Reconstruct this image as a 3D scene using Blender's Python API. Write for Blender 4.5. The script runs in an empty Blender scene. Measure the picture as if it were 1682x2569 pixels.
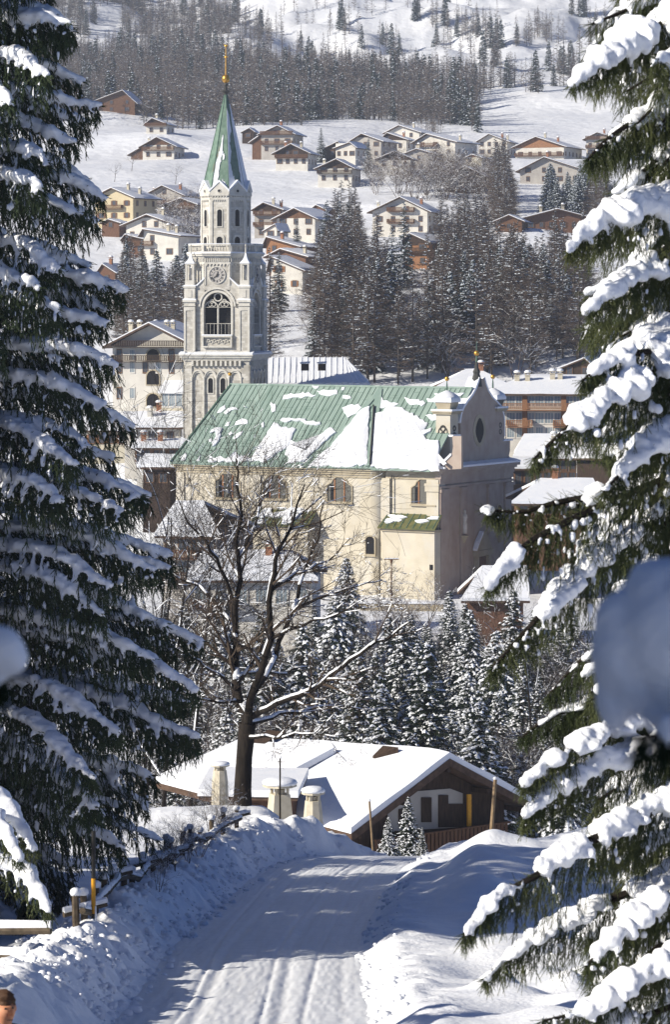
import bpy, bmesh, math, random
import numpy as np
from mathutils import Vector, Matrix, noise
R = math.radians
PI = math.pi
F, CX, HY = 8000.0, 841.0, 760.0        # focal length and principal point used while surveying the photograph
scene = bpy.context.scene
COL = scene.collection

# ------------------------------------------------------------------ camera, sky, sun, exposure
cam_d = bpy.data.cameras.new('camera'); cam = bpy.data.objects.new('camera', cam_d); COL.objects.link(cam)
cam.location = (0, 0, 0); cam.rotation_euler = (R(90), 0, 0)
cam_d.sensor_fit = 'VERTICAL'; cam_d.sensor_height = 36.0; cam_d.sensor_width = 24.0
cam_d.lens = 36.0 * F / 2569.0
cam_d.shift_y = -(1284.5 - HY) / 2569.0
cam_d.clip_start = 0.3; cam_d.clip_end = 9000
cam_d.dof.use_dof = True; cam_d.dof.focus_distance = 330.0; cam_d.dof.aperture_fstop = 9.0
scene.camera = cam
SUN_EL, SUN_PHI = R(27), R(24)          # elevation; angle behind the camera's left
to_sun = Vector((-math.cos(SUN_PHI) * math.cos(SUN_EL), -math.sin(SUN_PHI) * math.cos(SUN_EL), math.sin(SUN_EL)))
world = bpy.data.worlds.new("World"); scene.world = world; world.use_nodes = True
wn = world.node_tree; wn.nodes.clear()
sky = wn.nodes.new('ShaderNodeTexSky'); sky.sky_type = 'NISHITA'; sky.sun_disc = False
sky.sun_elevation = SUN_EL; sky.sun_rotation = math.atan2(to_sun.x, to_sun.y); sky.air_density = 0.6; sky.dust_density = 0.0; sky.ozone_density = 4.0; sky.altitude = 1300
bg = wn.nodes.new('ShaderNodeBackground'); bg.inputs['Strength'].default_value = 0.05
wo = wn.nodes.new('ShaderNodeOutputWorld')
tint = wn.nodes.new('ShaderNodeMix'); tint.data_type = 'RGBA'; tint.blend_type = 'MULTIPLY'; tint.inputs[0].default_value = 1; tint.inputs[7].default_value = (.62, .85, 1.2, 1)
wn.links.new(sky.outputs[0], tint.inputs[6]); wn.links.new(tint.outputs[2], bg.inputs['Color']); wn.links.new(bg.outputs[0], wo.inputs['Surface'])
sun_d = bpy.data.lights.new('sun', 'SUN'); sun_d.energy = 5.0; sun_d.angle = R(0.5); sun_d.color = (1.0, 0.92, 0.78)
sun = bpy.data.objects.new('sun', sun_d); COL.objects.link(sun)
sun.rotation_euler = to_sun.to_track_quat('Z', 'Y').to_euler()
scene.view_settings.view_transform = 'Standard'; scene.view_settings.look = 'None'
scene.view_settings.exposure = 0.70; scene.view_settings.gamma = 1.0
try: scene.view_settings.use_curve_mapping = False
except Exception: pass

# ------------------------------------------------------------------ helpers
def W(px, py, D): return Vector(((px - CX) * D / F, D, (HY - py) * D / F))

def tag(o, label=None, cat=None, group=None, kind=None):
    if label: o['label'] = label
    if cat: o['category'] = cat
    if group: o['group'] = group
    if kind: o['kind'] = kind
    return o

def thing(name, label, cat, loc=(0, 0, 0), rz=0.0, group=None):
    o = bpy.data.objects.new(name, None); COL.objects.link(o)
    o.location = loc; o.rotation_euler = (0, 0, rz); o.empty_display_size = 0.3
    return tag(o, label, cat, group)

def link_mesh(name, me, parent=None):
    o = bpy.data.objects.new(name, me); COL.objects.link(o)
    if parent: o.parent = parent
    return o

def np_mesh(name, V, Fa, mats, mi=None, smooth=False):
    V = np.asarray(V, dtype=np.float32); Fa = np.asarray(Fa, dtype=np.int32)
    me = bpy.data.meshes.new(name)
    n, k = Fa.shape
    me.vertices.add(len(V)); me.vertices.foreach_set('co', V.ravel())
    me.loops.add(n * k); me.loops.foreach_set('vertex_index', Fa.ravel())
    me.polygons.add(n); me.polygons.foreach_set('loop_start', np.arange(0, n * k, k, dtype=np.int32))
    try: me.polygons.foreach_set('loop_total', np.full(n, k, dtype=np.int32))
    except Exception: pass
    if mi is not None: me.polygons.foreach_set('material_index', np.asarray(mi, dtype=np.int32))
    me.polygons.foreach_set('use_smooth', np.full(n, smooth, dtype=bool))
    for m in (mats if isinstance(mats, (list, tuple)) else [mats]): me.materials.append(m)
    me.update(calc_edges=True)
    return me

class MB:
    """collects shapes and links them as ONE mesh object"""
    def __init__(s): s.v = []; s.f = []; s.m = []; s.M = Matrix.Identity(4); s.mi = 0
    def add(s, pts, faces):
        b = len(s.v)
        s.v += [tuple(s.M @ Vector(p)) for p in pts]
        for f in faces: s.f.append(tuple(b + i for i in f)); s.m.append(s.mi)
        return s
    def box(s, x0, x1, y0, y1, z0, z1):
        return s.add([(x0,y0,z0),(x1,y0,z0),(x1,y1,z0),(x0,y1,z0),(x0,y0,z1),(x1,y0,z1),(x1,y1,z1),(x0,y1,z1)],
                     [(0,3,2,1),(4,5,6,7),(0,1,5,4),(1,2,6,5),(2,3,7,6),(3,0,4,7)])
    def prism(s, poly, d):
        """poly: list of 3d points, d: extrusion vector"""
        d = Vector(d); n = len(poly); p = [Vector(q) for q in poly]
        return s.add(p + [q + d for q in p], [tuple(range(n))[::-1], tuple(range(n, 2*n))] + [(i, (i+1) % n, n + (i+1) % n, n + i) for i in range(n)])
    def loft(s, rings, closed=True, cap=True):
        n = len(rings[0]); pts = [p for r in rings for p in r]; fs = []
        for k in range(len(rings) - 1):
            for i in range(n if closed else n - 1):
                j = (i + 1) % n; fs.append((k*n+i, k*n+j, (k+1)*n+j, (k+1)*n+i))
        if cap: fs.append(tuple(range(n))[::-1]); fs.append(tuple(range((len(rings)-1)*n, len(rings)*n)))
        return s.add(pts, fs)
    def lathe(s, prof, cx=0, cy=0, n=12, rot=0.0, cap=True):
        return s.loft([[(cx + r*math.cos(rot+2*PI*i/n), cy + r*math.sin(rot+2*PI*i/n), z) for i in range(n)] for r, z in prof], True, cap)
    def tube(s, a, b, r0, r1=None, n=6):
        a, b = Vector(a), Vector(b); r1 = r0 if r1 is None else r1
        d = (b - a).normalized(); u = d.orthogonal().normalized(); w = d.cross(u)
        return s.loft([[a + (u*math.cos(2*PI*i/n) + w*math.sin(2*PI*i/n))*r0 for i in range(n)], [b + (u*math.cos(2*PI*i/n) + w*math.sin(2*PI*i/n))*r1 for i in range(n)]])
    def sphere(s, c, r, n=12, m=8, sz=1.0):
        c = Vector(c)
        return s.loft([[c + Vector((r*math.sin(PI*k/m)*math.cos(2*PI*i/n), r*math.sin(PI*k/m)*math.sin(2*PI*i/n), -sz*r*math.cos(PI*k/m))) for i in range(n)] for k in range(1, m)])
    def ring(s, c, ax, R0, r, n=20, m=5):
        """torus, axis ax"""
        c, ax = Vector(c), Vector(ax).normalized(); u = ax.orthogonal().normalized(); w = ax.cross(u)
        rg = []
        for i in range(n + 1):
            e = u*math.cos(2*PI*i/n) + w*math.sin(2*PI*i/n)
            rg.append([c + e*(R0 + r*math.cos(2*PI*j/m)) + ax*(r*math.sin(2*PI*j/m)) for j in range(m)])
        return s.loft(rg, True, False)
    def cut(s): s.cuts = getattr(s, 'cuts', []) + [(len(s.v), len(s.f))]; return s
    def builds(s, name, mats, parent=None, smooth=False, ang=40):
        """one object for every piece between cut() calls"""
        out = []; cs = [(0, 0)] + s.cuts + [(len(s.v), len(s.f))]
        for (v0, f0), (v1, f1) in zip(cs[:-1], cs[1:]):
            if f1 == f0: continue
            m = MB(); m.v = s.v[v0:v1]; m.f = [tuple(i-v0 for i in f) for f in s.f[f0:f1]]; m.m = s.m[f0:f1]; out.append(m.build(name, mats, parent, smooth, ang))
        return out
    def build(s, name, mats, parent=None, smooth=False, ang=40):
        me = bpy.data.meshes.new(name); me.from_pydata(s.v, [], s.f)
        for m in (mats if isinstance(mats, (list, tuple)) else [mats]): me.materials.append(m)
        me.polygons.foreach_set('material_index', s.m)
        bm = bmesh.new(); bm.from_mesh(me); bmesh.ops.recalc_face_normals(bm, faces=bm.faces); bm.to_mesh(me); bm.free()
        if smooth:
            me.polygons.foreach_set('use_smooth', [True]*len(me.polygons))
            try: me.set_sharp_from_angle(angle=R(ang))
            except Exception: pass
        me.update()
        return link_mesh(name, me, parent)

# numpy value noise -------------------------------------------------
_rs = np.random.RandomState(7); _T = _rs.rand(256, 256)
def vnoise(x, y):
    x = np.asarray(x, float); y = np.asarray(y, float)
    xi = np.floor(x).astype(int); yi = np.floor(y).astype(int); fx = x - xi; fy = y - yi
    fx = fx*fx*(3-2*fx); fy = fy*fy*(3-2*fy)
    a = _T[xi & 255, yi & 255]; b = _T[(xi+1) & 255, yi & 255]; c = _T[xi & 255, (yi+1) & 255]; d = _T[(xi+1) & 255, (yi+1) & 255]
    return (a*(1-fx)+b*fx)*(1-fy) + (c*(1-fx)+d*fx)*fy - 0.5
def fbm(x, y, o=4):
    s = 0; a = 1.0
    for k in range(o): s = s + a*vnoise(x*2**k + 17.3*k, y*2**k + 5.1*k); a *= 0.5
    return s

# ------------------------------------------------------------------ materials
def mat(name, col, rough=0.8, col2=None, nscale=3.0, bump=0.0, bscale=20.0, contrast=(0.35, 0.65), spec=0.2, metal=0.0, stretch=None, bdist=0.02, coord='Object', detail=6, extra=None, trans=0.0):
    m = bpy.data.materials.new(name); m.use_nodes = True; nt = m.node_tree; N = nt.nodes; L = nt.links
    b = N['Principled BSDF']; b.inputs['Roughness'].default_value = rough; b.inputs['Metallic'].default_value = metal
    b.inputs['Base Color'].default_value = (*col, 1)
    try: b.inputs['Specular IOR Level'].default_value = spec
    except Exception: pass
    tc = N.new('ShaderNodeTexCoord'); mp = N.new('ShaderNodeMapping'); L.new(tc.outputs[coord], mp.inputs['Vector'])
    if stretch: mp.inputs['Scale'].default_value = stretch
    if col2:
        nz = N.new('ShaderNodeTexNoise'); nz.inputs['Scale'].default_value = nscale; nz.inputs['Detail'].default_value = detail
        L.new(mp.outputs[0], nz.inputs['Vector'])
        cr = N.new('ShaderNodeValToRGB'); cr.color_ramp.elements[0].position = contrast[0]; cr.color_ramp.elements[1].position = contrast[1]
        cr.color_ramp.elements[0].color = (*col, 1); cr.color_ramp.elements[1].color = (*col2, 1)
        L.new(nz.outputs['Fac'], cr.inputs[0]); L.new(cr.outputs[0], b.inputs['Base Color'])
        m['ramp'] = cr.name
    if bump:
        n2 = N.new('ShaderNodeTexNoise'); n2.inputs['Scale'].default_value = bscale; n2.inputs['Detail'].default_value = 5
        L.new(mp.outputs[0], n2.inputs['Vector'])
        bp = N.new('ShaderNodeBump'); bp.inputs['Strength'].default_value = bump; bp.inputs['Distance'].default_value = bdist
        L.new(n2.outputs['Fac'], bp.inputs['Height']); L.new(bp.outputs[0], b.inputs['Normal'])
    if extra: extra(m, nt, b, mp)
    return m

def mix_in(nt, b, fac_socket, color):
    """mix another colour over whatever feeds Base Color"""
    N, L = nt.nodes, nt.links
    mx = N.new('ShaderNodeMix'); mx.data_type = 'RGBA'
    src = b.inputs['Base Color'].links
    if src: L.new(src[0].from_socket, mx.inputs[6])
    else: mx.inputs[6].default_value = b.inputs['Base Color'].default_value
    mx.inputs[7].default_value = (*color, 1)
    L.new(fac_socket, mx.inputs[0]); L.new(mx.outputs[2], b.inputs['Base Color'])

def stone_extra(sx=1.6, mortar=(0.22, 0.21, 0.19), k=0.55):
    def fn(m, nt, b, mp):
        N, L = nt.nodes, nt.links
        # coursed blocks on any vertical face: use (x+y, z)
        sp = N.new('ShaderNodeSeparateXYZ'); L.new(mp.outputs[0], sp.inputs[0])
        ad = N.new('ShaderNodeMath'); ad.operation = 'ADD'; L.new(sp.outputs[0], ad.inputs[0]); L.new(sp.outputs[1], ad.inputs[1])
        cb = N.new('ShaderNodeCombineXYZ'); L.new(ad.outputs[0], cb.inputs[0]); L.new(sp.outputs[2], cb.inputs[1])
        br = N.new('ShaderNodeTexBrick'); br.inputs['Scale'].default_value = sx; br.inputs['Mortar Size'].default_value = 0.022
        br.inputs['Brick Width'].default_value = 1.0; br.inputs['Row Height'].default_value = 0.52
        br.inputs['Color1'].default_value = (1, 1, 1, 1); br.inputs['Color2'].default_value = (0.62, 0.60, 0.56, 1); br.inputs['Mortar'].default_value = (*[k]*3, 1)
        L.new(cb.outputs[0], br.inputs['Vector'])
        mx = N.new('ShaderNodeMix'); mx.data_type = 'RGBA'; mx.blend_type = 'MULTIPLY'; mx.inputs[0].default_value = 0.75
        L.new(b.inputs['Base Color'].links[0].from_socket, mx.inputs[6]); L.new(br.outputs['Color'], mx.inputs[7]); L.new(mx.outputs[2], b.inputs['Base Color'])
    return fn

def stain_extra(col, scale=0.6, lo=0.55, hi=0.75, stretch=(1, 1, 0.25), k=0.7):
    def fn(m, nt, b, mp):
        N, L = nt.nodes, nt.links
        tc = N.new('ShaderNodeTexCoord'); m2 = N.new('ShaderNodeMapping'); m2.inputs['Scale'].default_value = stretch; m2.inputs['Location'].default_value = (3.1, 1.7, 9.2)
        L.new(tc.outputs['Object'], m2.inputs['Vector'])
        nz = N.new('ShaderNodeTexNoise'); nz.inputs['Scale'].default_value = scale; nz.inputs['Detail'].default_value = 8; nz.inputs['Roughness'].default_value = 0.65
        L.new(m2.outputs[0], nz.inputs['Vector'])
        mr = N.new('ShaderNodeMapRange'); mr.inputs['From Min'].default_value = lo; mr.inputs['From Max'].default_value = hi; mr.inputs['To Max'].default_value = k
        L.new(nz.outputs['Fac'], mr.inputs['Value'])
        mix_in(nt, b, mr.outputs[0], col)
    return fn

M = {}
M['snow'] = mat('snow', (0.73, 0.76, 0.82), 0.55, (0.79, 0.81, 0.85), 1.5, 0.35, 6.0, bdist=0.06, spec=0.3)
M['field_snow'] = mat('field_snow', (0.72, 0.75, 0.81), 0.55, (0.80, 0.82, 0.86), 0.03, 0.5, 0.25, bdist=1.2, spec=0.25)
M['tree_snow'] = mat('tree_snow', (0.73, 0.76, 0.82), 0.55, (0.80, 0.82, 0.86), 6, 0.5, 22.0, bdist=0.02, spec=0.3)
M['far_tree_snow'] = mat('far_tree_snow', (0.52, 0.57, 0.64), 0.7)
M['bank_snow'] = mat('bank_snow', (0.73, 0.76, 0.82), 0.6, (0.80, 0.82, 0.86), 2.0, 0.6, 9.0, bdist=0.05, spec=0.25)
def road_extra(m, nt, b, mp):
    N, L = nt.nodes, nt.links
    # dirt specks and smooth packed tyre lanes (real wear along the lane)
    nz = N.new('ShaderNodeTexNoise'); nz.inputs['Scale'].default_value = 1.0; nz.inputs['Detail'].default_value = 5
    uv = N.new('ShaderNodeUVMap'); m2 = N.new('ShaderNodeMapping'); m2.inputs['Scale'].default_value = (5.0, 0.12, 1)
    L.new(uv.outputs[0], m2.inputs[0]); L.new(m2.outputs[0], nz.inputs['Vector'])
    mr = N.new('ShaderNodeMapRange'); mr.inputs['From Min'].default_value = 0.5; mr.inputs['From Max'].default_value = 0.72; mr.inputs['To Max'].default_value = 0.5
    L.new(nz.outputs['Fac'], mr.inputs['Value']); mix_in(nt, b, mr.outputs[0], (0.60, 0.61, 0.63))
    sp = N.new('ShaderNodeTexNoise'); sp.inputs['Scale'].default_value = 1.1; sp.inputs['Detail'].default_value = 4
    L.new(mp.outputs[0], sp.inputs['Vector'])
    m3 = N.new('ShaderNodeMapRange'); m3.inputs['From Min'].default_value = 0.70; m3.inputs['From Max'].default_value = 0.78; m3.inputs['To Max'].default_value = 0.5
    L.new(sp.outputs['Fac'], m3.inputs['Value']); mix_in(nt, b, m3.outputs[0], (0.32, 0.24, 0.18))
M['road_snow'] = mat('road_snow', (0.67, 0.70, 0.75), 0.5, (0.74, 0.76, 0.80), 2.5, 0.4, 14.0, bdist=0.02, spec=0.35, extra=road_extra)
M['stone'] = mat('pale_limestone', (0.46, 0.44, 0.40), 0.85, (0.62, 0.60, 0.55), 0.9, 0.3, 3.0, bdist=0.03, extra=stone_extra())
M['stone_trim'] = mat('limestone_trim', (0.48, 0.46, 0.41), 0.8, (0.61, 0.59, 0.54), 1.4, 0.2, 8.0)
M['dial'] = mat('clock_dial_stone', (0.42, 0.40, 0.38), 0.8, (0.34, 0.32, 0.31), 4)
M['copper'] = mat('verdigris_copper', (0.195, 0.27, 0.235), 0.6, (0.275, 0.355, 0.315), 1.1, 0.15, 4.0, stretch=(1, 0.25, 0.25), extra=stain_extra((0.13, 0.195, 0.15), 0.5, 0.5, 0.75, (1.5, .3, .3), .5))
M['copper_spire'] = mat('spire_copper', (0.10, 0.165, 0.125), 0.55, (0.17, 0.25, 0.195), 1.4, extra=stain_extra((0.20, 0.08, 0.035), 0.55, 0.60, 0.70, (1, 1, 0.3), .85))
M['copper_line'] = mat('copper_seam', (0.075, 0.13, 0.10), 0.6)
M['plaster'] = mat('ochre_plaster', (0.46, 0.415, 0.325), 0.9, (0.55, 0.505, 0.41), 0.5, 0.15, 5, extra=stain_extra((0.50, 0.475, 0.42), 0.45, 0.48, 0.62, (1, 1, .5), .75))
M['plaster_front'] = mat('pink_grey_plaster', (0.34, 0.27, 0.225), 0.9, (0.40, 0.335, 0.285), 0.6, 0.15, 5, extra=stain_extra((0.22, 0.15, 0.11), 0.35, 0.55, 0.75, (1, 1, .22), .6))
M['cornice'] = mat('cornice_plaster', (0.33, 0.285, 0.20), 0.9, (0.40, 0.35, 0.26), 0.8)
M['mossy'] = mat('mossy_copper', (0.07, 0.09, 0.035), 0.8, (0.14, 0.13, 0.05), 1.5)
M['gold'] = mat('gilded_copper', (0.60, 0.33, 0.06), 0.35, metal=0.8)
M['iron'] = mat('dark_iron', (0.05, 0.05, 0.045), 0.6)
M['grill'] = mat('window_mesh', (0.10, 0.10, 0.09), 0.7, (0.13, 0.125, 0.11), 8)
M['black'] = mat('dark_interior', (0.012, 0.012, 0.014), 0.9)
M['glass'] = mat('window_glass', (0.05, 0.055, 0.065), 0.15, (0.09, 0.10, 0.12), 0.7, spec=0.5)
M['glass_blue'] = mat('curtained_glass', (0.16, 0.21, 0.25), 0.25, (0.30, 0.35, 0.38), 1.4, spec=0.5)
M['frame'] = mat('window_frame', (0.16, 0.09, 0.05), 0.7)
M['frame_white'] = mat('white_window_frame', (0.6, 0.58, 0.54), 0.7)
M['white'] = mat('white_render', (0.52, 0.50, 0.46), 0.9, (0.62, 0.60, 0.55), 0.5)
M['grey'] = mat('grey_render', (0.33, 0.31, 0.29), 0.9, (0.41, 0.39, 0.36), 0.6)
M['cream'] = mat('cream_render', (0.54, 0.49, 0.38), 0.9, (0.60, 0.56, 0.45), 0.5)
M['yellow'] = mat('yellow_render', (0.48, 0.41, 0.27), 0.9, (0.53, 0.455, 0.31), 0.5)
def plank_extra(m, nt, b, mp):
    N, L = nt.nodes, nt.links
    sp = N.new('ShaderNodeSeparateXYZ'); L.new(mp.outputs[0], sp.inputs[0])
    ad = N.new('ShaderNodeMath'); ad.operation = 'ADD'; L.new(sp.outputs[0], ad.inputs[0]); L.new(sp.outputs[1], ad.inputs[1])
    ml = N.new('ShaderNodeMath'); ml.operation = 'MULTIPLY'; ml.inputs[1].default_value = 5.0; L.new(ad.outputs[0], ml.inputs[0])
    fr = N.new('ShaderNodeMath'); fr.operation = 'FRACT'; L.new(ml.outputs[0], fr.inputs[0])
    lt = N.new('ShaderNodeMath'); lt.operation = 'LESS_THAN'; lt.inputs[1].default_value = 0.13; L.new(fr.outputs[0], lt.inputs[0])
    mu = N.new('ShaderNodeMath'); mu.operation = 'MULTIPLY'; mu.inputs[1].default_value = 0.7; L.new(lt.outputs[0], mu.inputs[0])
    mix_in(nt, b, mu.outputs[0], (0.02, 0.012, 0.008))
M['wood'] = mat('dark_timber', (0.030, 0.019, 0.013), 0.8, (0.062, 0.040, 0.028), 2.5, stretch=(3, 3, 0.6), extra=plank_extra)
M['wood_mid'] = mat('brown_timber', (0.10, 0.052, 0.03), 0.8, (0.17, 0.09, 0.05), 2.5, stretch=(3, 3, 0.6), extra=plank_extra)
M['wood_red'] = mat('red_brown_timber', (0.12, 0.062, 0.038), 0.8, (0.18, 0.095, 0.06), 2.5, stretch=(3, 3, 0.6), extra=plank_extra)
M['wood_orange'] = mat('orange_timber', (0.24, 0.115, 0.055), 0.8, (0.32, 0.165, 0.085), 2.5, stretch=(3, 3, 0.6), extra=plank_extra)
M['fascia'] = mat('roof_edge_wood', (0.06, 0.038, 0.026), 0.8, (0.11, 0.07, 0.05), 3)
M['fence_wood'] = mat('weathered_fence_wood', (0.05, 0.038, 0.026), 0.85, (0.10, 0.078, 0.055), 6, 0.5, 25, stretch=(1, 1, 1))
M['pole_wood'] = mat('pole_wood', (0.20, 0.14, 0.08), 0.8, (0.28, 0.2, 0.12), 5)
M['yellow_paint'] = mat('yellow_paint', (0.62, 0.30, 0.02), 0.5, (0.5, 0.24, 0.02), 8)
M['black_paint'] = mat('black_paint', (0.02, 0.02, 0.02), 0.5)
M['brick'] = mat('chimney_brick', (0.25, 0.11, 0.06), 0.9, (0.34, 0.17, 0.1), 6)
M['render_chim'] = mat('rendered_chimney', (0.44, 0.40, 0.31), 0.9, (0.52, 0.475, 0.38), 3)
M['bark_twig'] = mat('bare_twigs', (0.045, 0.034, 0.026), 0.95, (0.075, 0.056, 0.042), 3)
M['bark'] = mat('dark_bark', (0.010, 0.008, 0.007), 0.95, (0.024, 0.019, 0.015), 6, 0.8, 18, stretch=(1, 1, 0.3), bdist=0.03)
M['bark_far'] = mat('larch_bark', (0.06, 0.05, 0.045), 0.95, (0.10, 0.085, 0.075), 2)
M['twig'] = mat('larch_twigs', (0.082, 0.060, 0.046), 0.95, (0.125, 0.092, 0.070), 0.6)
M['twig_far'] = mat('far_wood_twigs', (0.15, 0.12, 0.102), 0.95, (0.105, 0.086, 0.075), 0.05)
M['needle'] = mat('spruce_needles', (0.014, 0.026, 0.013), 0.8, (0.030, 0.046, 0.020), 2.5)
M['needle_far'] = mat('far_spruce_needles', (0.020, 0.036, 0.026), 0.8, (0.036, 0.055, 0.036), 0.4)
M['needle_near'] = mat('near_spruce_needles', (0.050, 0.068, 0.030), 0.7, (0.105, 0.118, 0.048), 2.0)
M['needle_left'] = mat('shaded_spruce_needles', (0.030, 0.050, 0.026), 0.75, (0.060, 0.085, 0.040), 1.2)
M['skin'] = mat('skin', (0.50, 0.22, 0.12), 0.6, (0.56, 0.27, 0.16), 20)
M['hair'] = mat('brown_hair', (0.045, 0.022, 0.012), 0.7, (0.09, 0.05, 0.03), 60)
M['coat'] = mat('dark_coat', (0.02, 0.024, 0.028), 0.9, (0.035, 0.04, 0.045), 20)
M['trousers'] = mat('dark_trousers', (0.03, 0.03, 0.035), 0.9)

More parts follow.
